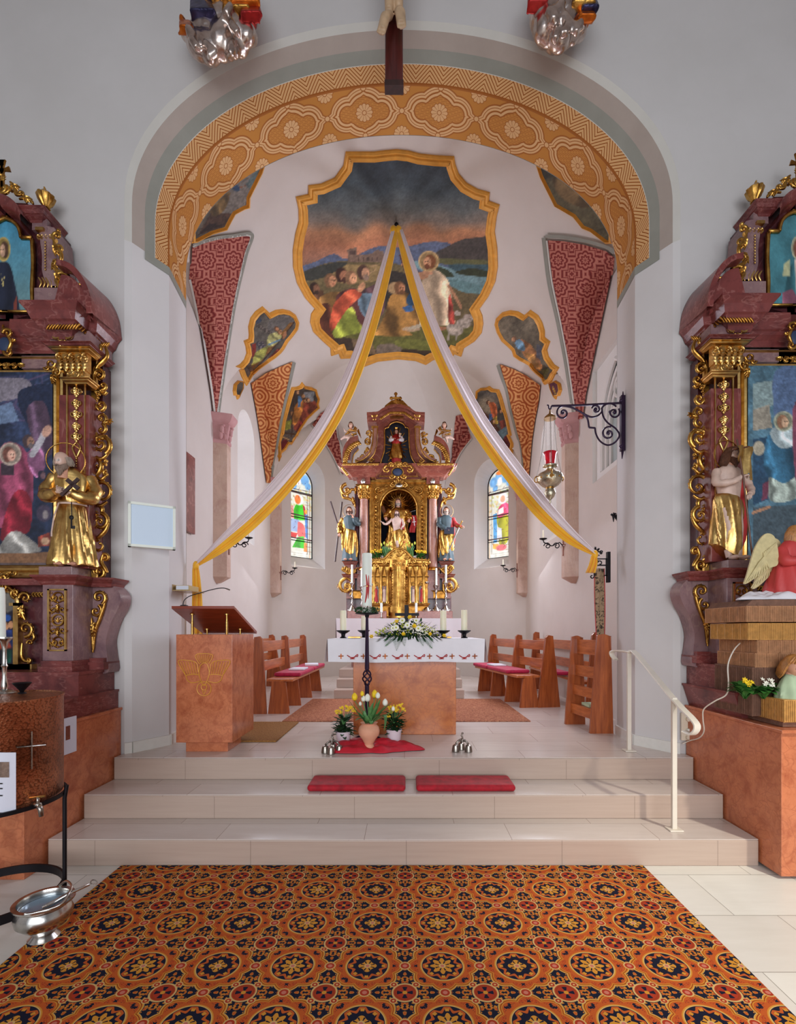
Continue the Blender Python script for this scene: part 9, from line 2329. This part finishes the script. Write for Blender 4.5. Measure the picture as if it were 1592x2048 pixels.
reed('tower_tier', XS(1504), 3.3, 3.12, 3.5, .95, ZS_(1335), 'reed_dark'); reed('tower_tier', XS(1510), 3.3, 3.12, 3.5, ZS_(1335), ZS_(1306)); reed('tower_tier', XS(1514), 3.3, 3.12, 3.5, ZS_(1306), ZS_(1280)); reed('tower_tier', XS(1494), 3.3, 3.11, 3.5, ZS_(1280), ZS_(1246), 'reed_gold'); reed('tower_tier', XS(1486), 3.3, 3.09, 3.52, ZS_(1244), ZS_(1212), 'reed'); 
mk('tower_roof', MB().prism([(XS(1488), ZS_(1212)), (XS(1500), ZS_(1200)), (3.3, ZS_(1196)), (3.3, ZS_(1212))], 3.1, 3.5), 'reed_dark', sw_)
za = ZS_(1200)
crumple(XS(1560), 3.2, .22, .1, za, 4.0, 'white_cloth', 'white cloth under the kneeling angel on the straw tower', 'linen', 'cloth')
ag = Fig('angel_figure', 'kneeling angel figure in a red robe with cream wings on the straw tower', 'figurine', (XS(1583, 3.2), 3.22, za+.03), .46, yaw=.3)
ag.robe(LV((0, 0, .06, .24, .26, .5), (.1, 0, .05, .27, .28, 1), (.3, 0, .02, .24, .22, .9), (.5, 0, 0, .2, .15, .6), (.68, .0, -.02, .2, .13, .4), (.78, 0, -.03, .14, .10, .2), (.83, 0, -.03, .06, .06, 0)), 'robe_red', n=48, folds=8, amp=.10)
ag.head((.03, -.06, .92), .10, yaw=.9, pitch=.1, hair=M['hair_gold'], long=True); ag.arm([(-.17, 0, .68), (-.22, -.12, .5), (-.05, -.25, .52)], [.08, .08, .05], 'robe_red', .15, 'skin', .5)
ft = MB(); ft.ell((-.22, .18, .03), (.06, .1, .04)); ag.part('foot', ft, 'skin')
for k, (ox, sc_, yo) in enumerate(((0, 1, 0), (.05, .9, .10))):
 mb = MB(); base = [(1556, 1098), (1548, 1072), (1530, 1068), (1512, 1092), (1502, 1122), (1494, 1150), (1489, 1168), (1505, 1160), (1522, 1146), (1540, 1136), (1556, 1128)]
 o_ = [(1560+(x-1560)*sc_+ox*200, y+yo*100) for x, y in base]; Yw = 3.16+yo; mb.prism([(XP(x, Yw), ZP(y, Yw)) for x, y in smoothpts(o_, 4, True)], Yw, Yw+.012)
 for j in range(9):
  t = j/8; x0, y0 = 1553-26*t+ox*200, 1085+t*20+yo*100; x1, y1 = 1492+t*48+ox*200, 1166-t*28+yo*100; mb.tube([P(x0, y0, Yw-.004), P((x0+x1)/2-3, (y0+y1)/2, Yw-.010), P(x1, y1, Yw-.003)], [.004, .009, .003], 6)
 mk('wing', mb, 'wing_cream', ag.root, auto=40)
sf = Fig('small_figurine', 'small kneeling figurine in a pale green robe with brown hair in the straw trough', 'figurine', (XP(1588, 3.0), 3.02, 1.05), .30, yaw=.2)
sf.robe(LV((0, 0, 0, .33, .25, .4), (.2, 0, 0, .32, .25, 1), (.45, 0, 0, .22, .18, .6), (.62, 0, 0, .12, .1, .2)), 'robe_green', n=36, folds=8, amp=.1); sf.head((-.02, -.05, .8), .2, yaw=-.2, pitch=.5, hair=M['hair_gold'], long=True)
q = random.Random(9)
for i, (px, mt, lab) in enumerate(((1490, 'petal_yellow', 'yellow primrose planted in the straw trough'), (1527, 'petal_white', 'white primrose planted in the straw trough, beside the figurine'))):
 b = Vector((XP(px, 3.08), 3.08, 1.07)); t_ = thing('primrose', lab, 'plant', tuple(b), 'primroses in the straw trough'); lm, pm = MB(), MB()
 for k in range(20): a = q.random()*2*pi; blade(lm, b, b+Vector((cos(a)*.11, sin(a)*.09, .03+.09*q.random())), .06, (0, 0, .03), 6, .15)
 for k in range(9): petalflower(pm, b+Vector((q.uniform(-.035, .035), -.04+q.uniform(-.02, .02), .09+q.random()*.04)), .016, 5, 1, (q.uniform(-.4, .4), -1, .8), .2)
 mk('leaves', lm, 'leaf_green', t_, smooth=True); mk('blossoms', pm, mt, t_, smooth=True)
